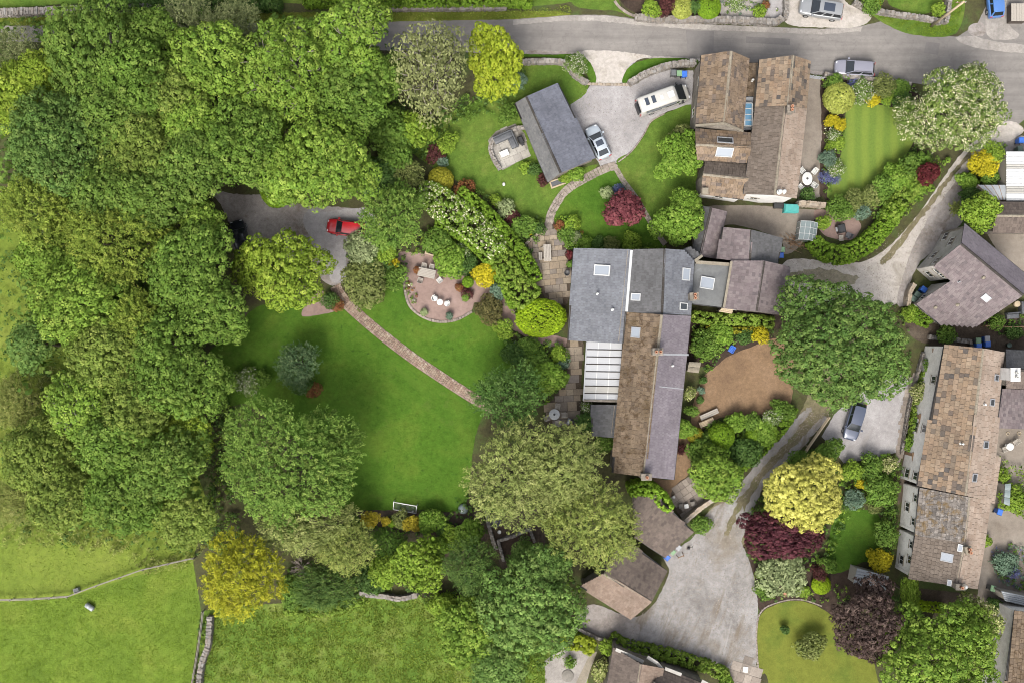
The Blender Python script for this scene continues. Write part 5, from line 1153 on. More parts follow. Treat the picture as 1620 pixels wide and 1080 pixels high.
# ------------------------------------------------------------------ trees of the wood on the left
WD = 'trees of the wood on the left'
T = 'broadleaf_tree'
for a in [
 (T,'sycdeep',150,75,78,12,'dark sycamore at the top left of the wood below the road verge'),
 (T,'syc',215,125,62,12.5,'mid green sycamore right of the top left sycamore'),
 (T,'olive',275,145,50,11.5,'olive tinted crown between the dark sycamores and the bright green trees'),
 (T,'sycblue',95,225,92,13,'large blue-green sycamore at the far left of the wood'),
 (T,'sycdeep',175,175,55,12,'dark green crown wedged between the blue-green and mid green sycamores'),
 (T,'olive',225,235,62,12,'olive green crown with brown gaps near the middle of the upper wood'),
 (T,'limeylw',62,115,38,9,'yellow lime tree at the left edge below the verge'),
 (T,'limeylw',22,150,44,9,'yellow lime tree cut by the left edge of the picture'),
 (T,'willow',14,85,38,7,'grey-green willow at the left edge beside the road'),
 (T,'willow',290,40,42,8,'grey-green willow at the roadside above the bright green crown'),
 (T,'willow',372,38,40,8,'second grey-green willow at the roadside, right of the first'),
 (T,'syc',235,55,38,10,'small green crown at the roadside beside the grey-green willows'),
 (T,'lime',338,100,66,12,'bright green crown below the grey-green roadside willows'),
 (T,'lime',300,190,48,11.5,'bright green narrow crown beside the olive crown'),
 (T,'syc',388,226,84,12.5,'large bright crown above the left half of the parking court'),
 (T,'lime',512,258,78,12.5,'broad bright green crown directly above the red car'),
 (T,'lime',448,268,50,11.5,'bright green crown in the middle of the court edge'),
 (T,'sycdeep',306,262,52,12,'dark crown at the left corner of the parking court edge'),
 (T,'limelimb',455,110,78,12.5,'bright green tree showing grey limbs at the top of the wood'),
 (T,'limelimb',555,60,62,11.5,'bright green tree touching the road left of the pale birch'),
 (T,'syc',560,150,62,11,'bright green tree right of the one showing limbs'),
 (T,'syc',610,120,32,9,'slender green crown against the pale birch'),
 (T,'sycdeep',240,310,62,12,'dark olive crown left of the parking court'),
 (T,'sycdeep',165,300,48,11.5,'dark crown under the large blue-green sycamore'),
 (T,'oliveylw',60,330,58,11,'golden olive crown at the left edge of the wood'),
 (T,'oliveylw',185,385,74,12,'golden olive feathery crown in the middle of the wood'),
 (T,'lime',75,410,46,9.5,'light green crown above the pale field strip'),
 (T,'lime',128,478,84,12,'big light green spreading tree beside the pale field strip'),
 (T,'syc',300,420,68,12.5,'mid green sycamore left of the lime green maple'),
 (T,'lime',318,348,40,10,'small bright green crown above the black car'),
 (T,'syc',340,490,60,12,'sycamore edge crown overhanging the top of the main lawn'),
 (T,'oliveylw',215,500,40,11,'small golden crown between the light green tree and the lawn edge sycamore'),
 (T,'syc',280,580,82,12.5,'broad sycamore overhanging the left end of the main lawn'),
 (T,'olive',170,560,58,11.5,'olive crown between the light green tree and the broad sycamore'),
 (T,'sycblue',45,545,36,8,'blue-green bush crown on the field side of the wood'),
 (T,'limelimb',130,640,62,11,'green crown with bare twigs on the field side of the lower wood'),
 (T,'olive',215,645,55,11.5,'olive crown under the broad sycamore'),
 (T,'limeylw',300,685,42,9,'yellow-green crown beside the big hornbeam'),
 (T,'olive',60,720,66,9.5,'pale olive crown at the lower left edge of the wood'),
 (T,'syc',185,700,62,11,'green crown in the middle of the lower wood'),
 (T,'sycdeep',265,735,58,11,'dark green crown left of the big hornbeam'),
 (T,'syc',195,775,62,10.5,'green crown near the bottom of the wood'),
 (T,'olive',100,790,55,9,'pale olive crown at the bottom left of the wood'),
 (T,'olive',295,820,50,9,'olive crown above the golden cypress'),
 (T,'scrub',25,640,44,6,'scrubby willow on the field edge below the blue-green bush'),
 (T,'scrub',30,790,46,6,'scrubby willow at the left edge near the lower field'),
]:
    k_ = 1.02 if (a[2] > 290 and a[3] > 180) or (a[2] < 160 and a[3] > 370) else 1.13
    plant(a[0], a[1], a[2], a[3], a[4]*k_, a[5], a[6], 'tree', WD, ex=(random.uniform(.9, 1.12), random.uniform(.9, 1.12)), ang=random.uniform(0, 180), dome=random.uniform(.55, .85))

# ------------------------------------------------------------------ single garden trees
GT = 'garden trees'
for a, kw in [
 (('birch_tree','birch',680,108,74,11,'pale olive birch with pale bare limbs beside the golden maple'), dict(dens=.8, ex=(.92,1.15))),
 (('golden_maple_tree','gold',782,95,46,8,'golden yellow maple at the road between birch and garage'), dict(ex=(1,1.35))),
 (('lime_maple_tree','limeylw',450,430,76,9.5,'lime green maple standing in the parking court'), {}),
 (('hornbeam_tree','hornbeam',458,735,116,12,'big hornbeam with feathery edges left of the main lawn'), {}),
 (('cypress_tree','feather',480,830,72,8.5,'pale feathery cypress below the big hornbeam'), dict(ex=(1.2,.7))),
 (('golden_cypress_tree','goldcon',380,912,72,10,'golden yellow cypress at the field corner'), {}),
 (('hornbeam_tree','hornbeam',622,342,54,7,'dense green hornbeam right of the red car'), {}),
  (('cypress_tree','feather',820,752,86,11,'tall pale feathery cypress left of the long house end'), {}),
 (('cypress_tree','feather',893,735,68,11,'second pale feathery cypress nearer the long house wall'), {}),
 (('cypress_tree','featheryl',938,828,80,10.5,'yellowish feathery cypress over the garages'), {}),
 (('ash_tree','ash',810,624,54,8,'dark feathery ash at the end of the brick path'), {}),
 (('maple_tree','blueleaf',840,965,86,11,'blue-green maple left of the gravel yard'), {}),
 (('maple_tree','lime',745,1005,56,8,'light green maple at the edge of the rough field'), {}),
 (('maple_tree','blueleaf',790,1060,50,8.5,'blue-green crown at the bottom edge below the light green maple'), {}),
 (('maple_tree','sycblue',866,893,36,9,'dark blue-green crown below the dark pit'), {}),
 (('spruce_tree','conifer',742,897,44,8,'dark green spruce with radiating branches below the clipped bushes'), {}),
 (('cherry_tree','shrublime',660,895,46,5.5,'light green cherry tree above the short stone wall'), {}),
 (('cypress_tree','featheryl',548,868,44,6.5,'pale yellow cypress below the gold bushes'), {}),
 (('yew_tree','conifer',515,930,46,6,'dark green yew with yellow tips beside the golden cypress'), dict(ex=(1.25,.8))),
 (('sycamore_tree','sycblue',1331,546,112,12,'great round sycamore over the lane on the right'), dict(ex=(1.04,.96))),
 (('hawthorn_tree','hawthorn',1518,170,80,8.5,'white flowering hawthorn at the lane junction'), {}),
 (('cream_maple_tree','cream',1278,783,64,8,'cream yellow maple beside the parking space'), {}),
 (('purple_maple_tree','purple',1238,845,60,6.5,'purple maple leaning over the gravel yard'), dict(ex=(1.15,.8))),
 (('copper_beech_tree','copper',1374,982,63,9,'almost black copper beech at the olive lawn'), {}),
 (('maple_tree','lime',1492,1056,104,11.5,'large fresh green maple at the bottom right'), {}),
 (('dogwood_tree','variegated',1550,985,38,6,'cream flowering dogwood beside the bottom right house'), {}),
 (('cherry_tree','lime',1135,752,43,5,'light green cherry tree beside the lane below the tan courtyard'), {}),
 (('purple_maple_tree','pinkmaple',988,330,29,3.2,'round crimson maple on the triangular lawn'), {}),
 (('cherry_plum_tree','redmaple',1470,273,17,3.5,'dark red shrub tree beside the gravel track'), {}),
 (('robinia_tree','shrublime',1552,335,33,5.5,'yellow-green robinia above the L-shaped house'), {}),
 (('thuja_tree','shrublime',1440,940,19,4.5,'narrow lime green thuja at the terrace corner'), dict(ex=(.8,1.7))),
 (('spruce_tree','spiky',470,578,36,5,'blue-green spruce on the left part of the main lawn'), {}),
 (('bay_tree','blueleaf',825,880,22,5,'small blue-green tree standing in the dark pit'), {}),
]: plant(*a, 'tree', GT, **kw)
# leafless shrub
bt = empty('bare_shrub', P(480, 895)); tag(bt, 'leafless pale twiggy shrub in a dark gap by the golden cypress', 'shrub', 'garden shrubs'); bm_ = MB()
for _ in range(34):
    a = random.uniform(0, 6.28); e = random.uniform(.4, 1.35); l = random.uniform(1.0, 1.7); p0 = Vector((0, 0, .4)); d = Vector((math.cos(a)*math.cos(e), math.sin(a)*math.cos(e), math.sin(e)))
    p1 = p0+d*l*.6; bm_.tube([p0, p1, p0+d*l+Vector((random.uniform(-.2,.2), random.uniform(-.2,.2), 0))], [.04,.028,.012], 4)
    for _k in range(3): bm_.tube([p1, p1+d*.5+Vector((random.uniform(-.45,.45), random.uniform(-.45,.45), random.uniform(0,.3)))], [.02,.008], 4)
bm_.tube([(0,0,-.1),(0,0,.45)], [.09,.07], 7); bm_.build('branches', MATS['twig_grey'], bt)

# ------------------------------------------------------------------ shrubs
GS_ = 'garden shrubs'
B = 'shrub'
SHR = [
 # north garden
 (B,'whiteflower',912,102,16,2,'white flowered shrub at the left side of the drive mouth'),
 (B,'shrub',805,178,17,2.2,'bright green shrub at the top left corner of the slate garage'),
 (B,'shrubblue',818,128,13,1.6,'dark blue-grey shrub under the golden maple'),
 (B,'shrub',612,205,34,4,'green shrub between the wood and the pale birch foot'),
 (B,'shrubdark',600,285,32,4,'dark green shrub at the wood edge above the hornbeam'),
 (B,'shrublime',655,205,30,3.5,'loose green shrub below the pale birch'),
 (B,'shrub',625,240,34,4,'green shrub at the wood corner beside the north lawn'),
 (B,'shrubolive',640,275,30,3.5,'yellowish olive shrub left of the gold dome'),
 (B,'boxgold',697,284,19,1.9,'clipped golden dome on the edge of the north lawn'),
 (B,'shrubred',734,299,15,1.5,'rusty red shrub beside the clipped golden dome'),
 (B,'shrubdkred',690,243,15,1.2,'dark red shrub in the island bed on the north lawn'),
 (B,'shrublime',708,226,16,1.6,'yellow-green shrub in the island bed on the north lawn'),
 (B,'shrubblue',700,256,10,1,'small silvery shrub in the island bed beside the dark red one'),
 (B,'shrubsilver',800,330,13,1.2,'silvery shrub in the border under the north lawn'),
 (B,'shrubdkred',812,345,12,1,'dark purple shrub in the border next to the silvery one'),
 (B,'shrub',828,358,19,1.8,'green shrub at the end of the north lawn border'),
 (B,'shrublime',785,318,10,1,'lime shrub with yellow flowers in the north lawn border'),
 (B,'shrubdark',852,362,12,1.5,'dark shrub by the curved patio edge'),
 (B,'shrublime',832,265,8,.9,'lime green shrub at the sofa terrace corner'),
 (B,'shrubdark',846,268,9,1.1,'dark green shrub against the slate garage'),
 (B,'shrubdkred',858,285,9,1,'dark red shrub at the lower corner of the slate garage'),
 (B,'laurel',912,275,12,1.3,'bright green shrub along the end of the slate garage'),
 (B,'shrublime',895,282,8,1,'small bright shrub beside the black planter'),
 (B,'laurel',1082,240,36,4.5,'big bright laurel between lawn and north house'),
 (B,'laurel',1062,262,22,4,'smaller laurel on the lawn side of the big laurel'),
 (B,'shrubolive',1080,215,20,3,'tan variegated shrub at the north house corner'),
 (B,'laurel',1075,350,38,4.5,'bright laurel at the corner of the crimson maple lawn'),
 (B,'laurel',1085,320,24,4,'laurel against the narrow outbuilding'),
 (B,'shrubsilver',961,306,10,1.2,'silver and yellow shrub beside the crimson maple'),
 (B,'lavender',978,300,8,.8,'purple-blue plant beside the crimson maple'),
 (B,'shrubred',885,357,8,.9,'orange red plant at the patio border'),
 (B,'shrublime',905,352,14,1.3,'leafy yellow-green shrub in the patio border'),
 (B,'shrub',898,370,14,1.3,'green shrub in the patio border near the house'),
 (B,'shrubsilver',910,375,9,1,'pale shrub in the patio border near the house'),
 (B,'laurel',925,388,14,1.3,'bright shrub against the top wall of the grey slate extension'),
 (B,'shrubdark',945,388,12,1.2,'dark shrub against the top wall of the grey slate extension'),
 (B,'shrubolive',968,387,12,1.2,'olive shrub against the top wall of the grey slate extension'),
 (B,'shrublime',1000,385,16,1.4,'yellow flowered shrub where the slate roofs meet'),
 # court and red terrace
 (B,'boxball',436,302,24,3,'clipped green dome at the edge of the parking court'),
 (B,'shrubsilver',572,394,25,3,'pale green shrub below the red car'),
 (B,'shrublime',610,402,17,2.6,'yellow-green rounded shrub near the red terrace'),
 (B,'goldshrub',618,417,11,1.8,'yellow shrub at the corner of the red terrace'),
 (B,'shrubdark',595,420,22,2.2,'dark shrub between the parking court and red terrace'),
 (B,'shrubolive',575,445,34,3,'grey-olive feathery shrub beside the brick path'),
 (B,'shrub',622,436,22,2,'green shrub at the top of the main lawn by the terrace'),
 (B,'shrubred',533,482,9,1,'red leaved plant beside the brick path start'),
 (B,'shrubdark',520,475,14,1.5,'dark shrub at the small red gravel patch'),
 (B,'shrub',690,380,22,2.2,'green shrub behind the raised timber planter'),
 (B,'laurel',712,412,24,2.2,'bright shrub right of the raised timber planter'),
 (B,'whiteflower',731,396,11,1.4,'white flowered shrub under the long hedge'),
 (B,'shrubdark',740,420,18,1.6,'dark shrub left of the golden bush'),
 (B,'goldshrub',766,434,20,2.2,'round golden bush on the red terrace'),
 (B,'shrubblue',788,461,12,1.4,'blue-green shrub below the golden bush'),
 (B,'shrubdkred',738,463,10,.9,'small dark plant in the terrace pot group'),
 (B,'boxball',740,446,8,2.2,'clipped standard ball tree on the red terrace'),
 (B,'shrubbrown',775,492,24,1.8,'brown-green shrub at the right edge of the red terrace'),
 (B,'shrublime',796,520,17,1.8,'round bright green shrub at the lawn corner'),
 (B,'boxlime',856,503,38,2.6,'big clipped lime green dome beside the grey slate extension'),
 (B,'shrub',836,548,16,1.8,'rounded green shrub below the clipped lime dome'),
 (B,'shrubdark',815,560,18,1.8,'dark green shrub at the lawn edge above the ash'),
 (B,'shrublime',883,559,14,1.6,'bright green ball shrub beside the flagged terrace'),
 (B,'goldshrub',846,563,6,.9,'tiny yellow shrub among the greens left of the flagged terrace'),
 (B,'shrubblue',890,575,9,1,'blue-green low shrub beside the flagged terrace'),
 (B,'laurel',868,598,24,3,'bright leafy shrub between ash and flagged terrace'),
 (B,'shrub',850,575,18,2,'mid green shrub between ash and bright ball shrub'),
 (B,'whiteflower',929,645,9,1.6,'white flowered climber at the conservatory corner'),
 (B,'shrubdark',928,668,18,2.4,'dark shrub at the foot of the slate lean-to'),
 (B,'shrub',958,702,14,3,'green shrub below the slate lean-to'),
 # around the lawn bottom
 (B,'whiteflower',388,603,22,1.6,'low white-speckled bush left of the blue-green spruce'),
 (B,'shrub',415,600,13,1.5,'small dark bush beside the white-speckled one'),
 (B,'shrubred',497,617,12,1.5,'reddish shrub at the foot of the blue-green spruce'),
 (B,'shrubdark',478,608,18,2,'dark shrub at the foot of the blue-green spruce'),
 (B,'orange',585,821,14,2.2,'leftmost golden bush behind the football goal'),
 (B,'orange',610,823,8,1.5,'small middle golden bush behind the football goal'),
 (B,'boxball',619,827,6,1.1,'tiny green dome beside the small golden bush'),
 (B,'orange',651,828,13,2.2,'golden bush right of the football goal'),
 (B,'shrubolive',633,822,13,1.8,'grey-green bush between two golden bushes'),
 (B,'laurel',681,824,19,2.2,'round fresh green bush right of the golden bushes'),
 (B,'laurel',742,843,20,2.5,'round fresh green bush beside the earth yard'),
 (B,'shrubdark',702,838,14,1.8,'dark bush between the two round fresh green bushes'),
 (B,'shrublime',713,852,17,2.2,'pale green bush in front of the dark spruce'),
 (B,'fern',615,863,28,2,'fern-like dark green clump below the golden bushes'),
 (B,'shrublime',605,905,24,2.6,'lime green shrub left of the cherry above the stone wall'),
 (B,'laurel',690,870,20,3,'green shrub right of the brown clearing'),
 (B,'shrubdark',590,915,22,2,'dark shrub behind the short stone wall'),
 (B,'shrub',460,935,22,2.4,'green shrub right of the golden cypress foot'),
 (B,'shrublime',700,960,22,2.4,'lime shrub at the rough field edge'),
 (B,'shrub',725,985,24,3,'green shrub at the rough field edge below the spruce'),
 (B,'shrubdark',780,795,15,1.6,'dark flowering shrub at the earth yard corner'),
 # east of the long house
 (B,'shrub',1118,545,24,2.2,'spreading green shrub left of the blue garden chair'),
 (B,'laurel',1140,528,20,2,'bright shrub above the blue garden chair'),
 (B,'goldshrub',1203,530,13,1.8,'yellow shrub at the top of the tan courtyard'),
 (B,'shrubdark',1180,532,12,1.5,'dark shrub beside the yellow courtyard shrub'),
 (B,'shrubolive',1100,550,9,1.6,'olive climber on the long house wall'),
 (B,'variegated',1092,622,9,1.6,'cream flowered climber beside the long house'),
 (B,'shrub',1095,650,10,1.6,'green shrub at the courtyard corner of the long house'),
 (B,'laurel',1082,678,14,2.6,'bright tall shrub against the purple slate roof edge'),
 (B,'boxgold',1101,689,12,1.6,'clipped golden ball beside the wooden bench'),
 (B,'shrubdkred',1077,711,7,1,'purple shrub beside the long house end'),
 (B,'boxball',1142,690,20,2.4,'large clipped green ball below the wooden bench'),
 (B,'shrub',1115,712,22,2.4,'mid green mound below the clipped golden ball'),
 (B,'laurel',1165,668,18,2,'bright shrub at the bottom edge of the tan courtyard'),
 (B,'boxball',1192,688,11,1.6,'small clipped lime mound above the lane'),
 (B,'shrub',1190,668,14,1.8,'green shrub at the lower edge of the tan courtyard'),
 (B,'shrubdark',1180,715,24,2.2,'dark green mound above the lane'),
 (B,'whiteflower',1222,660,16,1.6,'white flecked shrub under the great sycamore'),
 (B,'shrub',1240,650,18,1.8,'green shrub under the edge of the great sycamore'),
 (B,'laurel',1210,685,18,1.8,'fresh green shrub beside the lane'),
 (B,'shrub',1110,830,14,1.2,'green grass-like clump at the yard wall end'),
 # striped garden
 (B,'boxpale',1329,154,23,2.4,'pale clipped dome at the top of the striped lawn'),
 (B,'shrub',1322,132,14,1.8,'green shrub above the pale clipped dome'),
 (B,'lavender',1350,131,7,1,'dark purple shrub behind the parked estate car'),
 (B,'whiteflower',1366,145,16,1.8,'white flowered shrub below the parked estate car'),
 (B,'goldshrub',1381,157,10,1,'orange-yellow flower clump at the striped lawn'),
 (B,'shrublime',1407,155,9,1.2,'round lime shrub at the top of the striped lawn'),
 (B,'shrubdark',1428,158,14,1.6,'dark shrub between lime shrub and hawthorn'),
 (B,'shrubolive',1400,136,16,1.8,'olive shrub along the lane wall'),
 (B,'shrub',1425,140,15,1.8,'green shrub along the lane wall beside the hawthorn'),
 (B,'goldshrub',1316,190,10,1.2,'upper yellow flower clump beside the striped lawn'),
 (B,'goldshrub',1330,198,8,1,'lower yellow flower clump beside the striped lawn'),
 (B,'whiteflower',1320,214,10,1.2,'white flower clump beside the striped lawn'),
 (B,'shrublime',1326,228,11,1.2,'lime shrub beside the striped lawn'),
 (B,'shrubblue',1311,252,13,1.4,'grey-blue shrub at the left border of the striped lawn'),
 (B,'whiteflower',1325,266,12,1.2,'pale flowering shrub at the lower left of the striped lawn'),
 (B,'lavender',1307,280,11,.8,'lavender mound beside the white garden table'),
 (B,'lavender',1322,284,9,.7,'smaller lavender mound toward the striped lawn'),
 (B,'shrub',1330,330,18,2,'round green shrub below the striped lawn'),
 (B,'shrubolive',1352,318,16,1.8,'olive shrub below the striped lawn'),
 (B,'shrubolive',1378,310,18,2,'brownish shrub in the hedge below the striped lawn'),
 (B,'shrub',1400,295,20,2.2,'green shrub right of the brownish hedge shrub'),
 (B,'shrubblue',1365,335,13,1.6,'blue-green shrub inside the clipped hedge corner'),
 (B,'laurel',1425,280,20,2.4,'bright shrub at the right border of the striped lawn'),
 (B,'shrub',1448,262,20,2.6,'green shrub under the hawthorn above the track'),
 (B,'laurel',1450,295,15,2,'bright shrub between dark red shrub and track'),
 (B,'shrublime',1303,352,10,1.4,'lime shrub beside the greenhouse'),
 (B,'shrubdark',1278,310,12,1.2,'dark low shrub below the white garden table'),
 # far right
 (B,'goldshrub',1557,260,19,3,'orange-gold conifer bush beside the white sheet roof'),
 (B,'shrublime',1573,240,16,3,'yellow-green top of the gold conifer bush'),
 (B,'shrub',1565,282,16,2,'green shrub below the gold conifer bush'),
 (B,'laurel',1530,285,16,2,'bright shrub beside the track bend'),
 (B,'shrubdark',1535,310,16,2,'dark shrub above the robinia'),
 (B,'featheryl',1513,330,11,2,'pale yellow feathery shrub at the dark gravel'),
 (B,'shrublime',1440,495,12,1.6,'upper part of the yellow-green hedge plants by the curved wall'),
 (B,'shrub',1497,527,15,1.6,'green clump under the tip of the purple slate roof'),
 (B,'shrub',1578,510,13,1.4,'green clump at the fence behind the L-shaped house'),
 (B,'shrubdark',1605,525,12,1.2,'dark clump at the right edge behind the L-shaped house'),
 (B,'variegated',1460,620,16,2,'cream flowering climber in front of the terrace'),
 (B,'shrub',1473,578,12,1.8,'green shrub at the top end of the terrace front'),
 (B,'shrub',1460,668,12,1.8,'green shrub in the middle of the terrace front'),
 (B,'laurel',1447,705,12,1.6,'bright shrub beside the lower porch of the terrace'),
 (B,'shrub',1265,732,18,2,'green shrub left of the cream maple'),
 (B,'shrub',1312,714,20,2.2,'green shrub between fence and parking space'),
 (B,'shrublime',1350,745,14,1.8,'lime shrub below the parking space'),
 (B,'shrub',1380,740,20,2,'green shrub below the parking space near the terrace'),
 (B,'variegated',1405,735,12,1.6,'white flecked shrub at the terrace corner'),
 (B,'goldshrub',1364,765,8,1,'small yellow shrub beside the cream maple'),
 (B,'shrubblue',1354,790,15,1.8,'blue-green shrub beside the cream maple'),
 (B,'shrub',1395,775,25,2.6,'large green shrub against the terrace wall'),
 (B,'shrubolive',1383,802,10,1.2,'brownish shrub above the small dark lawn'),
 (B,'shrub',1400,845,18,2.2,'green shrub at the right of the small dark lawn'),
 (B,'goldshrub',1392,887,18,2,'yellow green shrub above the garden shed'),
 (B,'shrubsilver',1240,908,38,3,'silver-green shrub below the purple maple'),
 (B,'shrubdkred',1298,905,13,1.5,'dark red shrub beside the silver-green one'),
 (B,'shrub',1310,895,14,1.6,'green shrub beside the garden shed'),
 (B,'boxlime',1300,925,14,1.2,'low lime mound above the olive lawn'),
 (B,'shrublime',1270,935,9,.9,'small lime clump in the soil above the olive lawn'),
 (B,'shrub',1212,935,16,1.6,'green shrub at the yard edge of the olive lawn'),
 (B,'shrublime',1205,905,9,1,'yellow-green clump at the yard edge beside the silver-green shrub'),
 (B,'shrubolive',1285,1022,22,2,'round island shrub on the olive lawn'),
 (B,'shrubblue',1592,890,20,1.4,'blue-green shrub in the round bed on the right'),
 (B,'lavender',1605,905,9,1,'purple flower clump in the round bed on the right'),
 (B,'shrublime',1560,855,10,1.2,'lime edge plants of the round bed on the right'),
 (B,'shrublime',1605,790,20,2,'yellow-green shrub at the right edge behind the terrace'),
 (B,'shrublime',1585,750,14,2,'lime shrub behind the terrace'),
 (B,'shrubdark',1575,958,11,1.6,'dark shrub at the green bin on the right'),
 (B,'laurel',1150,1078,11,1.2,'bright shrub at the right end of the bottom hedge'),
 (B,'shrublime',961,1023,13,1.8,'lime shrub beside the bottom house gable'),
 (B,'variegated',950,1062,15,1.6,'white-cream shrub left of the bottom house'),
 (B,'shrub',901,1048,9,.9,'small round shrub in the little gravel garden'),
 # above the lane
 (B,'shrublime',1030,12,16,1.6,'lime shrub in the bed above the lane'),
 (B,'shrubdkred',1055,8,15,1.6,'dark red clipped shrub above the lane'),
 (B,'boxpale',1080,12,16,1.6,'pale yellow-green clipped shrub above the lane'),
 (B,'boxball',1122,10,18,1.6,'olive green clipped shrub above the lane'),
 (B,'shrubdark',1100,10,8,1.6,'narrow dark shrub between two clipped shrubs above the lane'),
 (B,'whiteflower',1165,6,13,1,'white flowered rockery plant above the lane'),
 (B,'shrublime',1202,18,12,1,'lime cushion plant beside the pale path above the lane'),
 (B,'shrubred',1212,8,6,.7,'small red flowered plant beside the lime cushion'),
 (B,'shrub',1380,6,18,1.6,'green shrub beside the top right wall'),
 (B,'goldshrub',1385,2,7,1,'small yellow shrub above the top right wall'),
 (B,'shrublime',1486,14,12,1.4,'lime shrub in the corner of the top right lawn'),
]
for a in SHR: plant(*a, 'shrub', GS_, **(dict(ex=(1.0,.76), ang=4) if 'big clipped lime' in a[6] else {}))

# ------------------------------------------------------------------ hedges and climbers
hedge('hedge', 'long clipped green hedge strip between north lawn border and flowering hedge', [(728,300),(760,325),(790,355),(815,385),(838,418),(850,442)], [12,14,14,15,16,14], 2.0, 'hedge')
hedge('flowering_hedge', 'wide white flowering hedge starting below the clipped golden dome', [(665,300),(690,315),(715,335),(745,355),(772,378),(790,400)], [28,42,44,42,36,32], 2.4, 'philad')
hedge('mixed_hedge', 'wide mixed green hedge running down to the clipped lime dome', [(788,400),(800,418),(810,438),(824,458),(840,475)], [32,32,34,38,42], 2.3, 'hedgemix')
hedge('hedge', 'thin clipped hedge line on the terrace side of the flowering hedge', [(690,352),(725,372),(755,395),(780,425),(800,460),(812,485)], 9, 1.7, 'hedge')
hedge('clipped_hedge', 'curved clipped bright hedge at the bend of the gravel track', [(1288,380),(1310,398),(1340,402),(1370,388),(1395,365),(1412,345),(1425,325)], [18,24,26,26,24,22,18], 1.8, 'hedge')
hedge('hedge', 'loose hedge along the track above the clipped curved hedge', [(1410,345),(1425,320),(1440,300),(1452,285)], 24, 2.0, 'hedgemix')
hedge('hedge', 'green hedge along the wall of the east wing', [(1098,500),(1125,504),(1165,505),(1205,508),(1225,510)], 13, 1.8, 'hedgemix')
hedge('hedge', 'yellowish clipped low hedge above the spreading shrubs', [(1120,515),(1145,521),(1170,523),(1192,520)], 7, 1.2, 'boxgold')
hedge('hedge', 'fresh green hedge bank along the dark lane', [(1255,645),(1240,672),(1215,700),(1190,725),(1168,742)], 16, 1.2, 'hedge')
hedge('hedge', 'yellow-green hedge by the curved stone wall', [(1440,488),(1450,497),(1463,505),(1474,510)], 15, 1.3, 'hedge')
hedge('hedge', 'green hedge between gravel yard and bottom house', [(968,1012),(990,1022),(1020,1030),(1055,1037),(1090,1047),(1125,1058),(1150,1070)], 15, 1.3, 'hedgemix')
hedge('hedge', 'yellowish hedge above the little gravel garden', [(893,1012),(915,1018),(938,1024)], 16, 1.6, 'gold')
hedge('box_hedge', 'straight clipped box hedge below the terrace gable', [(1456,959),(1475,961),(1494,963)], 12, 1.0, 'boxlime')
hedge('climbing_ivy', 'bright green ivy covering the top edge of the brown garage roof', [(1000,778),(1015,774),(1035,778),(1050,792),(1060,806)], [14,16,18,18,12], 3.9, 'ivy', 'climbers', cat='ivy')
hedge('hedge', 'dark field hedge along the foot of the golden cypress', [(450,965),(480,966),(520,966),(555,955),(575,948)], 12, 1.0, 'hedgemix')
hedge('hedge', 'green hedge in front of the terrace flower strip', [(1468,590),(1462,610),(1455,640),(1450,670),(1445,700)], 9, 1.2, 'hedgemix')
hedge('hedge', 'field hedge at the top edge left of the middle', [(480,-4),(560,-3),(640,-3),(720,-4),(790,-5),(840,-4)], 20, 1.5, 'hedge')
hedge('hedge', 'dark hedge at the top left edge above the wall', [(130,3),(200,4),(280,3),(360,3),(440,4)], 14, 1.8, 'shrubdark')

# ------------------------------------------------------------------ low mixed growth (stuff)
cover('undergrowth', 'dark mixed undergrowth beneath the trees of the wood', [(0,60),(300,40),(600,40),(640,150),(600,260),(560,320),(480,315),(400,300),(330,300),(350,380),(360,500),(340,640),(340,860),(200,860),(60,850),(0,700)], [('shrubdark',.28),('fern',.22)], .3, 1.2, .5)
cover('thicket', 'saplings and young trees filling the wood below the crowns', [(20,60),(300,40),(590,60),(600,180),(580,290),(470,290),(380,285),(300,290),(345,330),(340,480),(320,640),(330,800),(200,830),(80,800),(60,600),(60,420),(20,300)], [('thicket',.9)], .6, 6.5, 1.0)
cover('undergrowth', 'leafy undergrowth between the wood and the big hornbeam', [(335,640),(375,640),(370,700),(365,760),(385,850),(345,880),(325,840),(335,740)], [('shrub',.4),('shrubdark',.3),('hedgemix',.2)], .3, 1.3, .9)
cover('tall_grass', 'pale tall grass and scrub below the wood', [(0,760),(60,800),(140,830),(230,840),(320,850),(300,890),(230,905),(205,880),(130,868),(60,860),(0,862)], [('scrub',.5),('featheryl',.3)], .2, .7, .8)
cover('undergrowth', 'tall nettles and scrub on the field side of the wood', [(60,570),(110,600),(60,680),(0,720),(0,620),(20,590)], [('scrub',.6),('shrubolive',.4)], .2, .8, .8)
cover('border_plants', 'mixed border plants between hedge and north lawn', [(752,300),(790,318),(825,335),(860,350),(850,385),(835,400),(815,372),(790,340)], [('shrub',.4),('shrubdark',.25),('whiteflower',.12),('goldshrub',.05)], .25, .7, .9)
cover('border_plants', 'flower border beside the flagged patio', [(880,345),(905,348),(925,380),(905,395),(895,385)], [('shrub',.4),('shrublime',.2),('shrubred',.1),('whiteflower',.15)], .2, .6, 1)
cover('border_plants', 'low planting along the north wall of the extension', [(905,380),(1000,382),(1040,388),(1045,396),(905,394)], [('shrub',.5),('shrublime',.3),('whiteflower',.1)], .2, .6, 1)
cover('border_plants', 'leafy planting between red terrace and long hedge', [(640,372),(680,360),(720,375),(760,410),(800,460),(830,500),(810,495),(775,455),(735,430),(700,402),(650,402)], [('shrubdark',.4),('shrub',.4),('shrublime',.15)], .3, .9, .9)
cover('border_plants', 'planting round the parking court end and brick path', [(548,385),(600,380),(640,400),(640,435),(615,455),(580,465),(560,470),(548,450),(553,420)], [('shrub',.4),('shrubdark',.3),('shrubolive',.3)], .3, 1.0, .9)
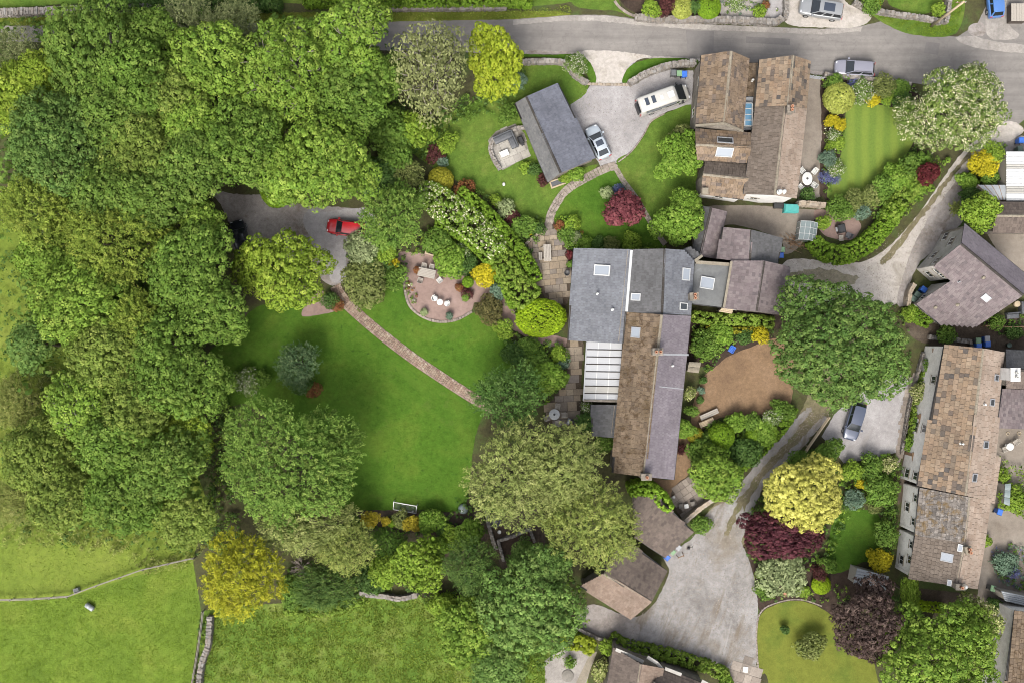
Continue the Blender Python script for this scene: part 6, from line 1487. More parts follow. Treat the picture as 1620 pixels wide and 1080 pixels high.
cover('border_plants', 'small flowers along the curved edge of the red terrace', [(640,440),(650,445),(660,465),(655,478),(645,470)], [('shrub',.4),('shrubred',.2),('whiteflower',.2)], .15, .4, 1)
cover('border_plants', 'border plants between main lawn and flagged terrace', [(790,510),(830,535),(895,545),(900,580),(890,610),(860,640),(820,600),(805,560)], [('shrub',.4),('shrubdark',.3),('shrublime',.15),('shrubblue',.1)], .3, 1.0, .9)
cover('border_plants', 'mixed planting below the long house and lawn', [(740,780),(775,795),(770,850),(745,880),(690,850),(560,850),(540,810),(640,820),(690,830)], [('shrub',.3),('shrubdark',.3),('fern',.2)], .2, .7, .6)
cover('undergrowth', 'mixed shrubs filling the bottom garden edge', [(450,900),(560,905),(640,910),(720,930),(800,900),(860,880),(920,930),(920,1000),(800,1080),(720,1000),(680,960),(640,930),(560,945),(460,960)], [('shrubdark',.35),('shrub',.35),('hedgemix',.2)], .4, 1.4, .8)
cover('undergrowth', 'weedy strip between the fence and the field wall', [(316,975),(328,975),(325,1030),(310,1090),(300,1090),(312,1030)], [('shrubdark',.4),('hedgemix',.3)], .1, .35, .8)
cover('border_plants', 'mixed border between tan courtyard and lane', [(1098,700),(1120,670),(1170,660),(1230,655),(1255,640),(1260,650),(1225,690),(1180,730),(1150,760),(1100,770)], [('shrub',.4),('shrubdark',.35),('laurel',.15)], .4, 1.1, .9)
cover('border_plants', 'planting above the tan courtyard', [(1094,512),(1120,515),(1220,520),(1225,530),(1150,550),(1130,580),(1112,585),(1095,560)], [('shrub',.5),('shrubdark',.3),('shrublime',.15)], .3, .9, .9)
cover('border_plants', 'flower border along the wall above the striped lawn', [(1310,122),(1440,134),(1448,172),(1400,168),(1345,162),(1320,170),(1308,150)], [('shrub',.4),('shrubdark',.25),('whiteflower',.2),('shrublime',.1)], .3, .9, .9)
cover('border_plants', 'flower border on the left of the striped lawn', [(1308,180),(1335,190),(1336,215),(1325,250),(1315,300),(1302,298),(1305,240)], [('shrub',.4),('whiteflower',.2),('shrublime',.2)], .2, .6, .9)
cover('border_plants', 'mixed shrub border along the track under the striped lawn', [(1310,318),(1345,312),(1395,292),(1425,262),(1445,225),(1470,250),(1455,290),(1430,320),(1400,350),(1360,340),(1320,345)], [('shrub',.4),('laurel',.25),('hawthorn',.15),('shrubdark',.2)], .4, 1.3, .9)
cover('border_plants', 'greenery between track bend and white sheet roof', [(1520,300),(1530,270),(1570,230),(1590,235),(1585,290),(1560,300),(1545,320),(1525,345)], [('shrub',.5),('shrubdark',.3),('laurel',.2)], .3, 1.0, .9)
cover('border_plants', 'planting between parking space and small dark lawn', [(1300,712),(1335,735),(1420,720),(1415,800),(1395,830),(1380,806),(1330,800),(1345,760),(1300,740)], [('shrub',.5),('shrubdark',.3),('laurel',.15)], .3, 1.1, .9)
cover('border_plants', 'planting beside the terrace front wall', [(1395,810),(1418,800),(1412,880),(1400,905),(1385,880)], [('shrub',.5),('shrubdark',.4)], .3, 1.1, .9)
cover('border_plants', 'flowers in the soil above the olive lawn', [(1192,895),(1205,885),(1260,925),(1340,925),(1330,960),(1290,950),(1240,945),(1205,960)], [('shrub',.2),('shrubdark',.12),('shrublime',.08)], .15, .5, .6)
cover('border_plants', 'planting round the bottom right maple', [(1400,930),(1440,960),(1480,985),(1520,1000),(1540,1020),(1440,1010),(1410,980)], [('shrubdark',.5),('shrub',.3)], .3, .9, .9)
cover('border_plants', 'round flower bed on the right edge', [(1570,870),(1600,860),(1640,870),(1640,930),(1590,925),(1572,905)], [('shrub',.4),('shrubblue',.3),('lavender',.15)], .2, .7, .9)
cover('border_plants', 'rockery flowers above the lane', [(1145,0),(1230,0),(1225,26),(1180,28),(1150,24)], [('whiteflower',.12),('shrub',.12),('shrubblue',.1)], .1, .3, .7)
cover('border_plants', 'growth at the earth yard and pit', [(768,790),(800,790),(795,800),(778,810)], [('shrubdark',.5),('whiteflower',.3)], .2, .6, .9)
cover('border_plants', 'weeds along the terrace back yards', [(1578,720),(1600,735),(1640,740),(1640,810),(1600,810),(1580,760)], [('shrub',.3),('shrublime',.4)], .3, 1.0, .8)
cover('border_plants', 'herbs along the wall at the L-shaped house back', [(1560,500),(1640,500),(1640,535),(1590,530),(1565,520)], [('shrub',.3),('shrubdark',.2)], .1, .5, .6)
cover('undergrowth', 'low growth under the birch and golden maple', [(600,150),(680,170),(740,150),(790,150),(820,110),(830,130),(790,175),(720,200),(690,235),(650,260),(610,250)], [('shrub',.5),('shrubdark',.3)], .3, 1.0, .9)

cover('border_plants', 'mixed growth between dark red shrub and gravel track', [(1445,235),(1480,250),(1500,255),(1475,295),(1445,330),(1425,345),(1420,325),(1450,290)], [('shrub',.4),('laurel',.25),('hedgemix',.25)], .3, .9, .9)
cover('border_plants', 'growth round the cream maple and purple maple feet', [(1195,790),(1225,755),(1265,718),(1300,712),(1330,740),(1345,800),(1325,860),(1300,900),(1200,895),(1180,860),(1180,820)], [('shrub',.4),('shrubdark',.35),('shrublime',.1)], .3, .9, .8)
cover('border_plants', 'weeds along the dark lane edge under the great sycamore', [(1280,600),(1300,500),(1390,480),(1425,490),(1440,540),(1430,600),(1340,630),(1300,650)], [('shrub',.3),('shrubdark',.2)], .1, .4, .6)

lmat('leaf_grass', [(.07,.12,.012),(.095,.15,.015),(.13,.18,.022)], .2)
lmat('leaf_drygrass', [(.075,.12,.015),(.115,.162,.024),(.175,.21,.05)], .2)
grass('grass', 'standing grass of the bright lower left pasture', [(-10,955),(105,947),(300,888),(314,965),(300,1080),(290,1110),(-10,1110)], 'leaf_grass', 20000, .1, .03)
grass('grass', 'tussocky grass of the rough bottom field', [(328,970),(420,960),(560,950),(680,948),(740,955),(860,1050),(870,1100),(315,1100),(325,1030)], 'leaf_drygrass', 28000, .2, .05)
grass('grass', 'long grass of the meadow strip by the wood', [(-10,400),(60,400),(330,860),(300,880),(105,940),(-10,950)], 'leaf_drygrass', 14000, .1, .04)
grass('grass', 'long grass along the top verges', [(0,24),(300,20),(820,17),(900,8),(905,22),(820,30),(300,38),(0,41)], 'leaf_drygrass', 14000, .12, .03, .02)
grass('grass', 'grass tufts along the lane verges', [(1376,22),(1400,27),(1490,39),(1505,0),(1524,0),(1515,50),(1490,58),(1450,55)], 'leaf_grass', 5000, .1, .03, .03)
# ------------------------------------------------------------------ vehicles (local: x forward, y left, z up)
def loft(stations, prof, caps=True):
    """stations: list of (x, halfwidth, ztop); prof: (fy, fz) along half section from top centre to bottom"""
    vs = []; n = None
    for x, w, zt in stations:
        ring = [(x, fy*w, zt-(zt-.2)*fz) for fy, fz in prof]
        ring += [(x, -fy*w, zt-(zt-.2)*fz) for fy, fz in reversed(prof) if fy > 0]
        n = len(ring); vs += ring
    fs = [(i*n+k, i*n+(k+1)%n, (i+1)*n+(k+1)%n, (i+1)*n+k) for i in range(len(stations)-1) for k in range(n)]
    if caps: fs += [tuple(range(n-1,-1,-1)), tuple((len(stations)-1)*n+k for k in range(n))]
    return vs, fs
def qpanel(c, inset, push, th=.012):
    """panel inside quad c (4 Vectors) pushed outwards"""
    c = [Vector(p) for p in c]; m = sum(c, Vector())/4; n = (c[1]-c[0]).cross(c[3]-c[0]).normalized()
    if n.dot(m-Vector((0,0,.7))) < 0: n = -n
    def bl(s, t): return (c[0]*(1-s)+c[1]*s)*(1-t)+(c[3]*(1-s)+c[2]*s)*t
    a, b = inset; q = [bl(a,b), bl(1-a,b), bl(1-a,1-b), bl(a,1-b)]
    return [p+n*push for p in q]+[p-n*th for p in q], [(0,1,2,3),(0,4,5,1),(1,5,6,2),(2,6,7,3),(3,7,4,0)]
def car(label, x, y, ang, L, Wd, H, paint, kind='hatch', roofglass=False, rails=False, group='parked cars'):
    c = P(x, y, .7); root = empty('parked_car', (c.x, c.y, 0.03), math.radians(ang)); tag(root, label, 'car', group); w = Wd/2
    hood = .62*H; belt = .64*H
    if kind == 'saloon': st = [(0,.74,.52),(.025,.86,.6),(.08,.93,.635),(.2,.98,.64),(.45,1,.63),(.66,1,.62),(.74,.985,.6),(.86,.95,.55),(.95,.86,.49),(.985,.74,.42),(1,.62,.36)]; rr = (.07,.24,.56,.735)
    else: st = [(0,.78,.5),(.015,.9,.6),(.06,.95,.64),(.2,.985,.64),(.45,1,.63),(.66,1,.62),(.73,.985,.605),(.86,.95,.56),(.95,.86,.5),(.985,.74,.43),(1,.62,.36)]; rr = (.015,.1,.56,.735) if kind != 'suv' else (.01,.07,.58,.745)
    stv = [((t-.5)*L, f*w, z*H) for t, f, z in st]
    prof = [(0,0),(.4,.004),(.72,.02),(.88,.06),(.965,.16),(1,.34),(.99,.62),(.955,.86),(.85,1)]
    vs, fs = loft(stv, prof); mb = MB(); mb.add(vs, fs, True); body = mb.build('body', MATS[paint], root)
    # greenhouse hull
    xr0, xr1, xf1, xf0 = [(t-.5)*L for t in rr]; zb = .6*H; wb, wt = .9*w, .72*w; ztr, ztf = H*.985, H*.975; zm = H
    base = [Vector((xr0,wb*.93,zb)), Vector((xf0,wb*.97,zb)), Vector((xf0,-wb*.97,zb)), Vector((xr0,-wb*.93,zb))]
    rows = 7; cols = 6; RV = []
    def roofz(s, u): return H-.05*H*(abs(u)**2.2)*.6-.05*(2*s-1.05)**2
    roof = MB()
    for i in range(rows):
        s = i/(rows-1); X = xr1+(xf1-xr1)*s; ww = wt*(1-.06*(2*s-1)**2)
        for j in range(cols+1): u = -1+2*j/cols; RV.append((X+(.05 if s == 1 else -.03 if s == 0 else 0)*(1-u*u), u*ww, roofz(s, u)))
    roof.add(RV, [(i*(cols+1)+j, (i+1)*(cols+1)+j, (i+1)*(cols+1)+j+1, i*(cols+1)+j+1) for i in range(rows-1) for j in range(cols)], True)
    def rv(i, j): return Vector(RV[i*(cols+1)+j])
    hull = [rv(0,0), rv(0,cols), rv(rows-1,cols), rv(rows-1,0)]
    fr, fl_, rl_, rr_ = hull[3], hull[2], hull[1], hull[0]
    bfl, bfr, brl, brr = base[1], base[2], base[0], base[3]
    roof.add([fl_, fr, bfr, bfl], [(0,1,2,3)]); roof.add([rr_, rl_, brl, brr], [(0,1,2,3)])
    roof.add([rl_, fl_, bfl, brl], [(0,1,2,3)]); roof.add([fr, rr_, brr, bfr], [(0,1,2,3)])
    cab = roof.build('roof', MATS[paint], root)
    def glass(nm, quad, ins): v_, f_ = qpanel(quad, ins, .012); g_ = MB(); g_.add(v_, f_); return g_.build(nm, MATS['car_glass'], root)
    glass('windscreen', [fl_, fr, bfr, bfl], (.05,.04)); glass('rear_window', [rr_, rl_, brl, brr], (.1,.1))
    for a, b_, c_, d_ in ((rl_, fl_, bfl, brl), (fr, rr_, brr, bfr)):
        n_ = 2 if kind != 'suv' else 3
        for k in range(n_):
            s0, s1 = (k/n_)+.03, ((k+1)/n_)-.02
            q = [a.lerp(b_, s0), a.lerp(b_, s1), d_.lerp(c_, s1), d_.lerp(c_, s0)]; glass('side_window', q, (.02,.12))
    if roofglass:
        g_ = MB(); g_.add([(RV[i*(cols+1)+j][0], RV[i*(cols+1)+j][1], RV[i*(cols+1)+j][2]+.014) for i in range(2, 6) for j in range(1, cols)], [(i*(cols-1)+j, (i+1)*(cols-1)+j, (i+1)*(cols-1)+j+1, i*(cols-1)+j+1) for i in range(3) for j in range(cols-2)], True); g_.build('roof_glass', MATS['solar'], root)
    if rails:
        for sgn in (-1, 1):
            g_ = MB(); g_.tube([(xr1+.1, sgn*wt*.93, H*.975),(xr1+.2, sgn*wt*.93, H+.03),(xf1-.2, sgn*wt*.93, H+.03),(xf1-.1, sgn*wt*.93, H*.97)], .022, 6); g_.build('roof_rail', MATS['black_plastic'], root)
    for sgn in (-1, 1):
        m_ = MB(); m_.cbox(xf0-.32, xf0-.12, min(sgn*w*.93, sgn*(w+.16)), max(sgn*w*.93, sgn*(w+.16)), .62*H, .72*H, .03); m_.build('wing_mirror', MATS[paint], root)
        h_ = MB(); y0, y1 = sorted((sgn*w*.45, sgn*w*.74)); h_.cbox(L*.425, L*.475, y0, y1, .4*H, .49*H, .04); h_.build('headlight', MATS['lamp_clear'], root)
        t_ = MB(); y0, y1 = sorted((sgn*w*.55, sgn*w*.86)); t_.cbox(-L*.502, -L*.478, y0, y1, .42*H, .57*H, .03); t_.build('tail_light', MATS['lamp_red'], root)
        for xx in (-.31*L, .31*L):
            wh = empty('wheel', (xx, sgn*(w-.1), .31)); wh.parent = root; M = Matrix.Rotation(math.pi/2, 4, 'X')
            a_ = MB(); a_.lathe([(.2,-.1),(.3,-.11),(.325,-.07),(.325,.07),(.3,.11),(.2,.1)], 16, M); a_.build('tyre', MATS['rubber'], wh)
            b_ = MB(); b_.lathe([(.05,-.115),(.2,-.1),(.205,.1),(.05,.115)], 12, M); b_.build('rim', MATS['metal_grey'], wh)
    s_ = MB()   # bonnet seams and wiper tray
    s_.box(xf0-.06, xf0+.03, -wb*.9, wb*.9, .6*H, .617*H); s_.build('wiper_tray', MATS['black_plastic'], root)
    return root
car('silver estate car parked on the road beside the striped garden', 1352, 108, 176, 4.5, 1.8, 1.5, 'car_silver', 'estate', rails=True)
car('steel grey SUV with dark glass roof in the lay-by', 1299, 15, 171, 4.9, 1.95, 1.68, 'car_steel', 'suv', True)
car('blue hatchback cut by the top edge on the side road', 1574, 0, 95, 4.0, 1.75, 1.5, 'car_blue', 'hatch')
car('pale silver-blue saloon beside the slate garage', 946, 225, 115, 4.0, 1.78, 1.46, 'car_white', 'saloon', True)
car('red estate car in the parking court', 547, 361, 172, 4.4, 1.8, 1.5, 'car_red', 'estate')
car('black estate car half hidden under trees in the parking court', 381, 378, 105, 4.4, 1.8, 1.6, 'car_black', 'suv', rails=True)
car('dark navy hatchback parked below the great sycamore', 1352, 666, -106, 4.4, 1.8, 1.5, 'car_navy', 'estate')
# camper van
c = P(1050, 157, 1.3); van = empty('camper_van', (c.x, c.y, .03), math.radians(19.5)); tag(van, 'white camper van with solar panels on the gravel drive', 'van')
L, w = 6.1, 1.0
st = [((t-.5)*L, f*w, z) for t, f, z in ((0,.9,2.3),(.01,.95,2.5),(.05,.97,2.56),(.4,1,2.58),(.66,1,2.56),(.695,.99,2.48),(.715,.97,2.34),(.895,.95,1.32),(.92,.93,1.2),(.965,.86,1.06),(.988,.75,.93),(1,.6,.75))]
vs, fs = loft(st, [(0,0),(.5,.004),(.76,.018),(.89,.06),(.95,.14),(.985,.3),(1,.55),(.99,.85),(.9,1)]); mb = MB(); mb.add(vs, fs, True); mb.build('body', MATS['van_white'], van)
def vbox(nm, mat, *a): m_ = MB(); m_.cbox(*a, .02); m_.build(nm, MATS[mat], van)
g_ = MB(); q = [Vector((.222*L,.8*w,2.27)), Vector((.222*L,-.8*w,2.27)), Vector((.388*L,-.88*w,1.36)), Vector((.388*L,.88*w,1.36))]
g_.add([p+Vector((.05,0,.08)) for p in q]+[p-Vector((.05,0,.05)) for p in q], [(0,3,2,1),(0,1,5,4),(1,2,6,5),(2,3,7,6),(3,0,4,7)]); g_.build('windscreen', MATS['car_glass'], van)
for k in range(2):
    x0 = -.43*L+k*.13*L+.25; vbox('solar_panel', 'solar', x0, x0+.42, -.32, .5, 2.56, 2.64)
vbox('roof_hatch', 'off_white', .05*L, .05*L+.7, -.35, .35, 2.55, 2.66); vbox('roof_vent', 'off_white', -.42*L, -.42*L+.35, .05, .4, 2.54, 2.62); vbox('roof_hatch', 'off_white', -.1*L, -.1*L+.35, -.25, .25, 2.55, 2.62)
vbox('awning', 'grey_bin', -.42*L, .16*L, -w-.12, -w+.04, 2.25, 2.42)
for k in range(2): x0 = -.3*L+k*1.7; vbox('side_window', 'car_glass', x0, x0+1.2, -w-.02, -w+.06, 1.35, 1.95); vbox('side_window', 'car_glass', x0, x0+1.2, w-.06, w+.02, 1.35, 1.95)
vbox('side_window', 'car_glass', .12*L, .24*L, -w-.005, -w+.1, 1.3, 1.9); vbox('side_window', 'car_glass', .12*L, .24*L, w-.1, w+.005, 1.3, 1.9)
vbox('rear_rack', 'black_plastic', -.53*L, -.505*L, -.6, .6, .6, 1.5)
vbox('rear_window', 'car_glass', -.505*L, -.49*L, -.7, .7, 1.4, 2.1)
for sgn in (-1, 1):
    y0, y1 = sorted((sgn*w*.97, sgn*(w+.25))); vbox('wing_mirror', 'black_plastic', .29*L, .32*L, y0, y1, 1.4, 1.75)
    y0, y1 = sorted((sgn*w*.5, sgn*w*.78)); vbox('headlight', 'lamp_clear', .455*L, .485*L, y0, y1, .75, 1.0)
    vbox('tail_light', 'lamp_red', -.508*L, -.49*L, *sorted((sgn*w*.78, sgn*w*.93)), .8, 1.5)
    for xx in (-.27*L, .33*L):
        wh = empty('wheel', (xx, sgn*(w-.12), .34)); wh.parent = van; M = Matrix.Rotation(math.pi/2, 4, 'X')
        a_ = MB(); a_.lathe([(.2,-.11),(.33,-.12),(.355,-.07),(.355,.07),(.33,.12),(.2,.11)], 16, M); a_.build('tyre', MATS['rubber'], wh)
        b_ = MB(); b_.lathe([(.05,-.125),(.21,-.11),(.21,.11),(.05,.125)], 12, M); b_.build('rim', MATS['metal_grey'], wh)

# ------------------------------------------------------------------ wheelie bins
def bin_(label, x, y, ang, body, lid, z=.03):
    c = P(x, y, 1.0); r = empty('wheelie_bin', (c.x, c.y, z), math.radians(ang)); tag(r, label, 'bin', 'wheelie bins')
    m_ = MB(); m_.add([(-.23,-.24,.06),(.2,-.24,.06),(.2,.24,.06),(-.23,.24,.06),(-.3,-.29,.98),(.3,-.29,.98),(.3,.29,.98),(-.3,.29,.98)], [(3,2,1,0),(4,5,6,7),(0,1,5,4),(1,2,6,5),(2,3,7,6),(3,0,4,7)]); m_.build('bin_body', MATS[body], r)
    l_ = MB(); l_.add([(-.36,-.31,.985),(.34,-.31,.985),(.34,.31,.985),(-.36,.31,.985),(-.3,-.26,1.07),(.26,-.26,1.05),(.26,.26,1.05),(-.3,.26,1.07)], [(3,2,1,0),(4,5,6,7),(0,1,5,4),(1,2,6,5),(2,3,7,6),(3,0,4,7)]); l_.build('lid', MATS[lid], r)
    h_ = MB(); h_.tube([(-.38,-.25,.93),(-.38,.25,.93)], .022, 6); h_.build('handle', MATS['black_plastic'], r)
    for s in (-1, 1):
        w_ = MB(); w_.lathe([(.02,-.03),(.1,-.03),(.1,.03),(.02,.03)], 10, Matrix.Translation((-.24, s*.26, .1)) @ Matrix.Rotation(math.pi/2, 4, 'X')); w_.build('wheel', MATS['rubber'], r)
for a in [
 ('dark grey bin at the left of the row behind the van',1066,115,90,'grey_bin','grey_bin'),('green lidded bin in the middle of the row behind the van',1075,116,90,'grey_bin','green_bin'),('blue lidded bin of the row behind the van',1083,117,90,'blue_bin','blue_bin'),
 ('blue bin beside the brown garage',1055,881,-40,'blue_bin','blue_bin'),('pale green bin beside the brown garage',1064,872,-40,'grey_bin','green_bin'),('grey-white bin beside the brown garage',1073,865,-40,'grey_bin','lead'),
 ('blue bin at the L-shaped house corner',1462,458,-35,'blue_bin','blue_bin'),('upper sage green bin at the L-shaped house',1452,466,-35,'sage_bin','sage_bin'),('lower sage green bin at the L-shaped house',1446,473,-35,'sage_bin','sage_bin'),
 ('green lidded bin above the terrace roof edge',1548,539,90,'grey_bin','green_bin'),('left blue bin above the terrace roof edge',1549,547,90,'blue_bin','blue_bin'),('grey-blue bin above the terrace roof edge',1562,536,90,'blue_bin','lead'),('right blue bin above the terrace roof edge',1563,544,90,'blue_bin','blue_bin'),
 ('blue bin in the back yard of the terrace',1582,809,70,'blue_bin','blue_bin'),('blue bin at the end of the plum slate outbuilding',1235,404,0,'blue_bin','blue_bin'),('pale green bin at the end of the plum slate outbuilding',1237,395,0,'grey_bin','green_bin'),
 ('blue bin at the right edge beside the gold bush',1616,222,90,'blue_bin','blue_bin'),('sage bin at the right edge below the blue one',1614,236,90,'sage_bin','sage_bin'),
 ('pale green bin beside the bottom right house',1571,930,75,'grey_bin','green_bin')]: bin_(*a)

# ------------------------------------------------------------------ garden furniture
def chair(label, x, y, ang, mat, group, arms=True, w=.52, back=.9, name='garden_chair', z=.04):
    c = P(x, y, .5); r = empty(name, (c.x, c.y, z), math.radians(ang)); tag(r, label, 'chair', group)   # faces +x
    h = w/2
    for k in range(4): m_ = MB(); m_.cbox(-h+.02+k*w/4, -h-.01+(k+1)*w/4, -h, h, .4, .44, .008); m_.build('seat_slat', MATS[mat], r)
    for k in range(4): m_ = MB(); y0 = -h+k*w/4; m_.add([(-h,y0+.01,.44),(-h,y0+w/4-.01,.44),(-h-.12,y0+w/4-.01,back),(-h-.12,y0+.01,back),(-h-.03,y0+.01,.44),(-h-.03,y0+w/4-.01,.44),(-h-.15,y0+w/4-.01,back),(-h-.15,y0+.01,back)], [(0,1,2,3),(7,6,5,4),(2,6,7,3),(0,3,7,4),(1,5,6,2)]); m_.build('back_slat', MATS[mat], r)
    for sx in (-1, 1):
        for sy in (-1, 1): m_ = MB(); m_.box(sx*(h-.03)-.025, sx*(h-.03)+.025, sy*(h-.02)-.025, sy*(h-.02)+.025, 0, .42); m_.build('leg', MATS[mat], r)
    if arms:
        for sy in (-1, 1): m_ = MB(); m_.cbox(-h-.05, h, sy*h-.035, sy*h+.035, .62, .66, .01); m_.box(h-.06, h-.01, sy*h-.025, sy*h+.025, .42, .62); m_.build('armrest', MATS[mat], r)
def tub_chair(label, x, y, ang, group):
    c = P(x, y, .5); r = empty('tub_chair', (c.x, c.y, .04), math.radians(ang)); tag(r, label, 'chair', group)
    m_ = MB(); m_.lathe([(.24,0),(.3,.1),(.34,.36),(.31,.42),(.05,.43)], 18); m_.build('seat', MATS['off_white'], r)
    b_ = MB(); n = 14
    for k in range(n):
        a0, a1 = [math.radians(100+160*q/n) for q in (k, k+1)]
        b_.add([(f*math.cos(a), f*math.sin(a), z) for a in (a0, a1) for f, z in ((.3,.38),(.35,.38),(.38,.78),(.33,.78))], [(0,1,2,3)[::-1],(4,5,6,7),(1,5,6,2),(0,3,7,4),(2,6,7,3)])
    b_.build('backrest', MATS['white_paint'], r)
    u_ = MB(); u_.lathe([(.02,.43),(.26,.43),(.28,.47),(.24,.51),(.02,.52)], 16); u_.build('cushion', MATS['white_paint'], r)
def round_table(label, x, y, rad, mat, group=None, hole=False, z=.04, name='round_table', ey=1.0):
    c = P(x, y, .74); r = empty(name, (c.x, c.y, z)); tag(r, label, 'table', group)
    m_ = MB(); m_.lathe([(.02,.7),(rad-.02,.7),(rad,.72),(rad,.735),(rad-.02,.75),(.02,.75)], 26, Matrix.Diagonal((1, ey, 1, 1))); m_.build('table_top', MATS[mat], r)
    l_ = MB(); l_.lathe([(.28,0),(.28,.03),(.05,.06),(.045,.68),(.16,.7)], 14); l_.build('pedestal', MATS[mat], r)
    if hole: h_ = MB(); h_.lathe([(.02,.75),(.11,.75),(.13,.8),(.06,.86),(.02,.87)], 12); h_.build('table_centre', MATS['pot_dark'], r)
G1, G2, G3, G4 = 'chairs round the wooden terrace table', 'chairs round the grey round table', 'chairs round the white oval table', 'white tub chairs'
# wooden set on the red terrace
c = P(675, 432, .74); t_ = empty('garden_table', (c.x, c.y, .04), math.radians(-12)); tag(t_, 'weathered rectangular wooden table on the red terrace', 'table')
for k in range(6): m_ = MB(); m_.cbox(-1.0, 1.0, -.5+k*.168, -.5+k*.168+.155, .7, .74, .01); m_.build('table_slat', MATS['grey_wood'], t_)
for sx in (-1, 1):
    for sy in (-1, 1): m_ = MB(); m_.box(sx*.88-.04, sx*.88+.04, sy*.42-.04, sy*.42+.04, 0, .7); m_.build('leg', MATS['grey_wood'], t_)
    m_ = MB(); m_.box(sx*.88-.03, sx*.88+.03, -.38, .38, .6, .7); m_.build('rail', MATS['grey_wood'], t_)
chair('weathered wooden chair at the upper left of the terrace table', 671, 422, -100, 'grey_wood', G1); chair('weathered wooden chair at the upper right of the terrace table', 683, 424, -102, 'grey_wood', G1)
chair('weathered wooden chair at the lower left of the terrace table', 665, 443, 75, 'grey_wood', G1); chair('pale wooden chair at the right end of the terrace table', 695, 443, 130, 'off_white', G1)
tub_chair('left white tub chair at the lower edge of the red terrace', 688, 472, -15, G4); tub_chair('right white tub chair at the lower edge of the red terrace', 707, 480, 165, G4)
round_table('pale round table between the two white tub chairs', 696, 478, .36, 'off_white')
# set by the conservatory
round_table('grey round table with dark centre on the flagged terrace', 877, 655, .62, 'lead_white', None, True)
for l_, x, y, a in (('upper',882,643,-100),('right',892,656,185),('lower',882,668,105),('left',866,661,20)): chair('grey-brown chair %s of the grey round table' % {'upper':'above','right':'on the right','lower':'below','left':'on the left'}[l_], x, y, a, 'grey_wood', G2)
# white set by the north house
round_table('white oval table beside the concrete path of the north house', 1277, 283, .58, 'off_white', None, True, ey=1.3)
for l_, x, y, a in (('upper left',1269,271,-50),('upper right',1288,272,-130),('lower left',1267,295,45),('lower right',1287,293,145)): chair('cream slatted chair %s of the white oval table' % l_, x, y, a, 'pale_wood' if False else 'off_white', G3)
# picnic table on the flagstones
c = P(866, 400, .72); pt = empty('picnic_table', (c.x, c.y, .06), math.radians(2)); tag(pt, 'weathered picnic table on the flagstone patio', 'table')
for k in range(5): m_ = MB(); m_.cbox(-.42+k*.17, -.27+k*.17, -.95, .95, .7, .74, .01); m_.build('table_plank', MATS['grey_wood'], pt)
for sx in (-1,):
    for k in range(2): m_ = MB(); m_.cbox(-.98+k*.19, -.81+k*.19, -.8+.0, .1 if k else .1, .4, .44, .01); m_.build('bench_plank', MATS['grey_wood'], pt)
for sy in (-1, 1):
    m_ = MB(); m_.tube([(-.75, sy*.7, 0),(-.2, sy*.7, .7)], .05, 6); m_.tube([(.5, sy*.7, 0),(.1, sy*.7, .7)], .05, 6); m_.build('leg', MATS['grey_wood'], pt)
# wooden bench and slatted table by the tan courtyard
c = P(1118, 668, .5); bn = empty('park_bench', (c.x, c.y, .03), math.radians(22)); tag(bn, 'wooden bench at the lower left of the tan courtyard', 'bench')
for k in range(4): m_ = MB(); m_.cbox(-.85, .85, -.3+k*.14, -.18+k*.14, .42, .45, .01); m_.build('seat_slat', MATS['pale_wood'], bn)
for k in range(3): m_ = MB(); m_.cbox(-.85, .85, .3+.02*k, .33+.02*k, .5+k*.13, .6+k*.13, .01); m_.build('back_slat', MATS['pale_wood'], bn)
for sx in (-1, 1):
    for yy, hh in ((-.26,.62),(.3,.85)): m_ = MB(); m_.box(sx*.8-.035, sx*.8+.035, yy-.035, yy+.035, 0, hh); m_.build('leg', MATS['pale_wood'], bn)
    m_ = MB(); m_.cbox(sx*.8-.05, sx*.8+.05, -.34, .34, .62, .66, .01); m_.build('armrest', MATS['pale_wood'], bn)
c = P(1122, 655, .4); lt = empty('stone_trough', (c.x, c.y, .03), math.radians(24)); tag(lt, 'grey slatted bench table just above the wooden bench', 'table')
for k in range(3): m_ = MB(); m_.cbox(-1.1, 1.1, -.28+k*.2, -.1+k*.2, .4, .45, .01); m_.build('plank', MATS['grey_wood'], lt)
for sx in (-1, 1): m_ = MB(); m_.box(sx*.9-.08, sx*.9+.08, -.25, .25, 0, .4); m_.build('leg', MATS['grey_wood'], lt)
# covered corner sofa
c = P(803, 222, .5); sf = empty('corner_sofa', (c.x, c.y, .07), math.radians(24)); tag(sf, 'grey covered corner sofa on the stone terrace', 'sofa')
def soft(mb, x0, x1, y0, y1, z0, z1, r=.12):
    nx, ny = 8, 6; vs = []
    for i in range(nx+1):
        for j in range(ny+1):
            u, v = i/nx*2-1, j/ny*2-1; e = max(0, abs(u)-.7)/.3; f = max(0, abs(v)-.6)/.4
            vs.append((x0+(x1-x0)*i/nx, y0+(y1-y0)*j/ny, z1-(z1-z0)*(.35 if 0 else 0)-r*(e*e+f*f)-.03*math.sin(i*2.1+j*1.7)))
    fs = [(i*(ny+1)+j, (i+1)*(ny+1)+j, (i+1)*(ny+1)+j+1, i*(ny+1)+j+1) for i in range(nx) for j in range(ny)]
    mb.add(vs, fs, True); mb.box(x0+.03, x1-.03, y0+.03, y1-.03, z0, z1-.3)
    return mb
soft(MB(), -1.45, .75, .1, .85, 0, .72).build('long_section', MATS['grey_cover'], sf); soft(MB(), .05, .75, -1.15, .12, 0, .7).build('short_section', MATS['grey_cover'], sf)
m_ = MB(); m_.cbox(-1.45, .78, .8, .95, 0, .82, .05); m_.cbox(.72, .88, -1.15, .8, 0, .82, .05); m_.build('backrest', MATS['grey_cover'], sf)
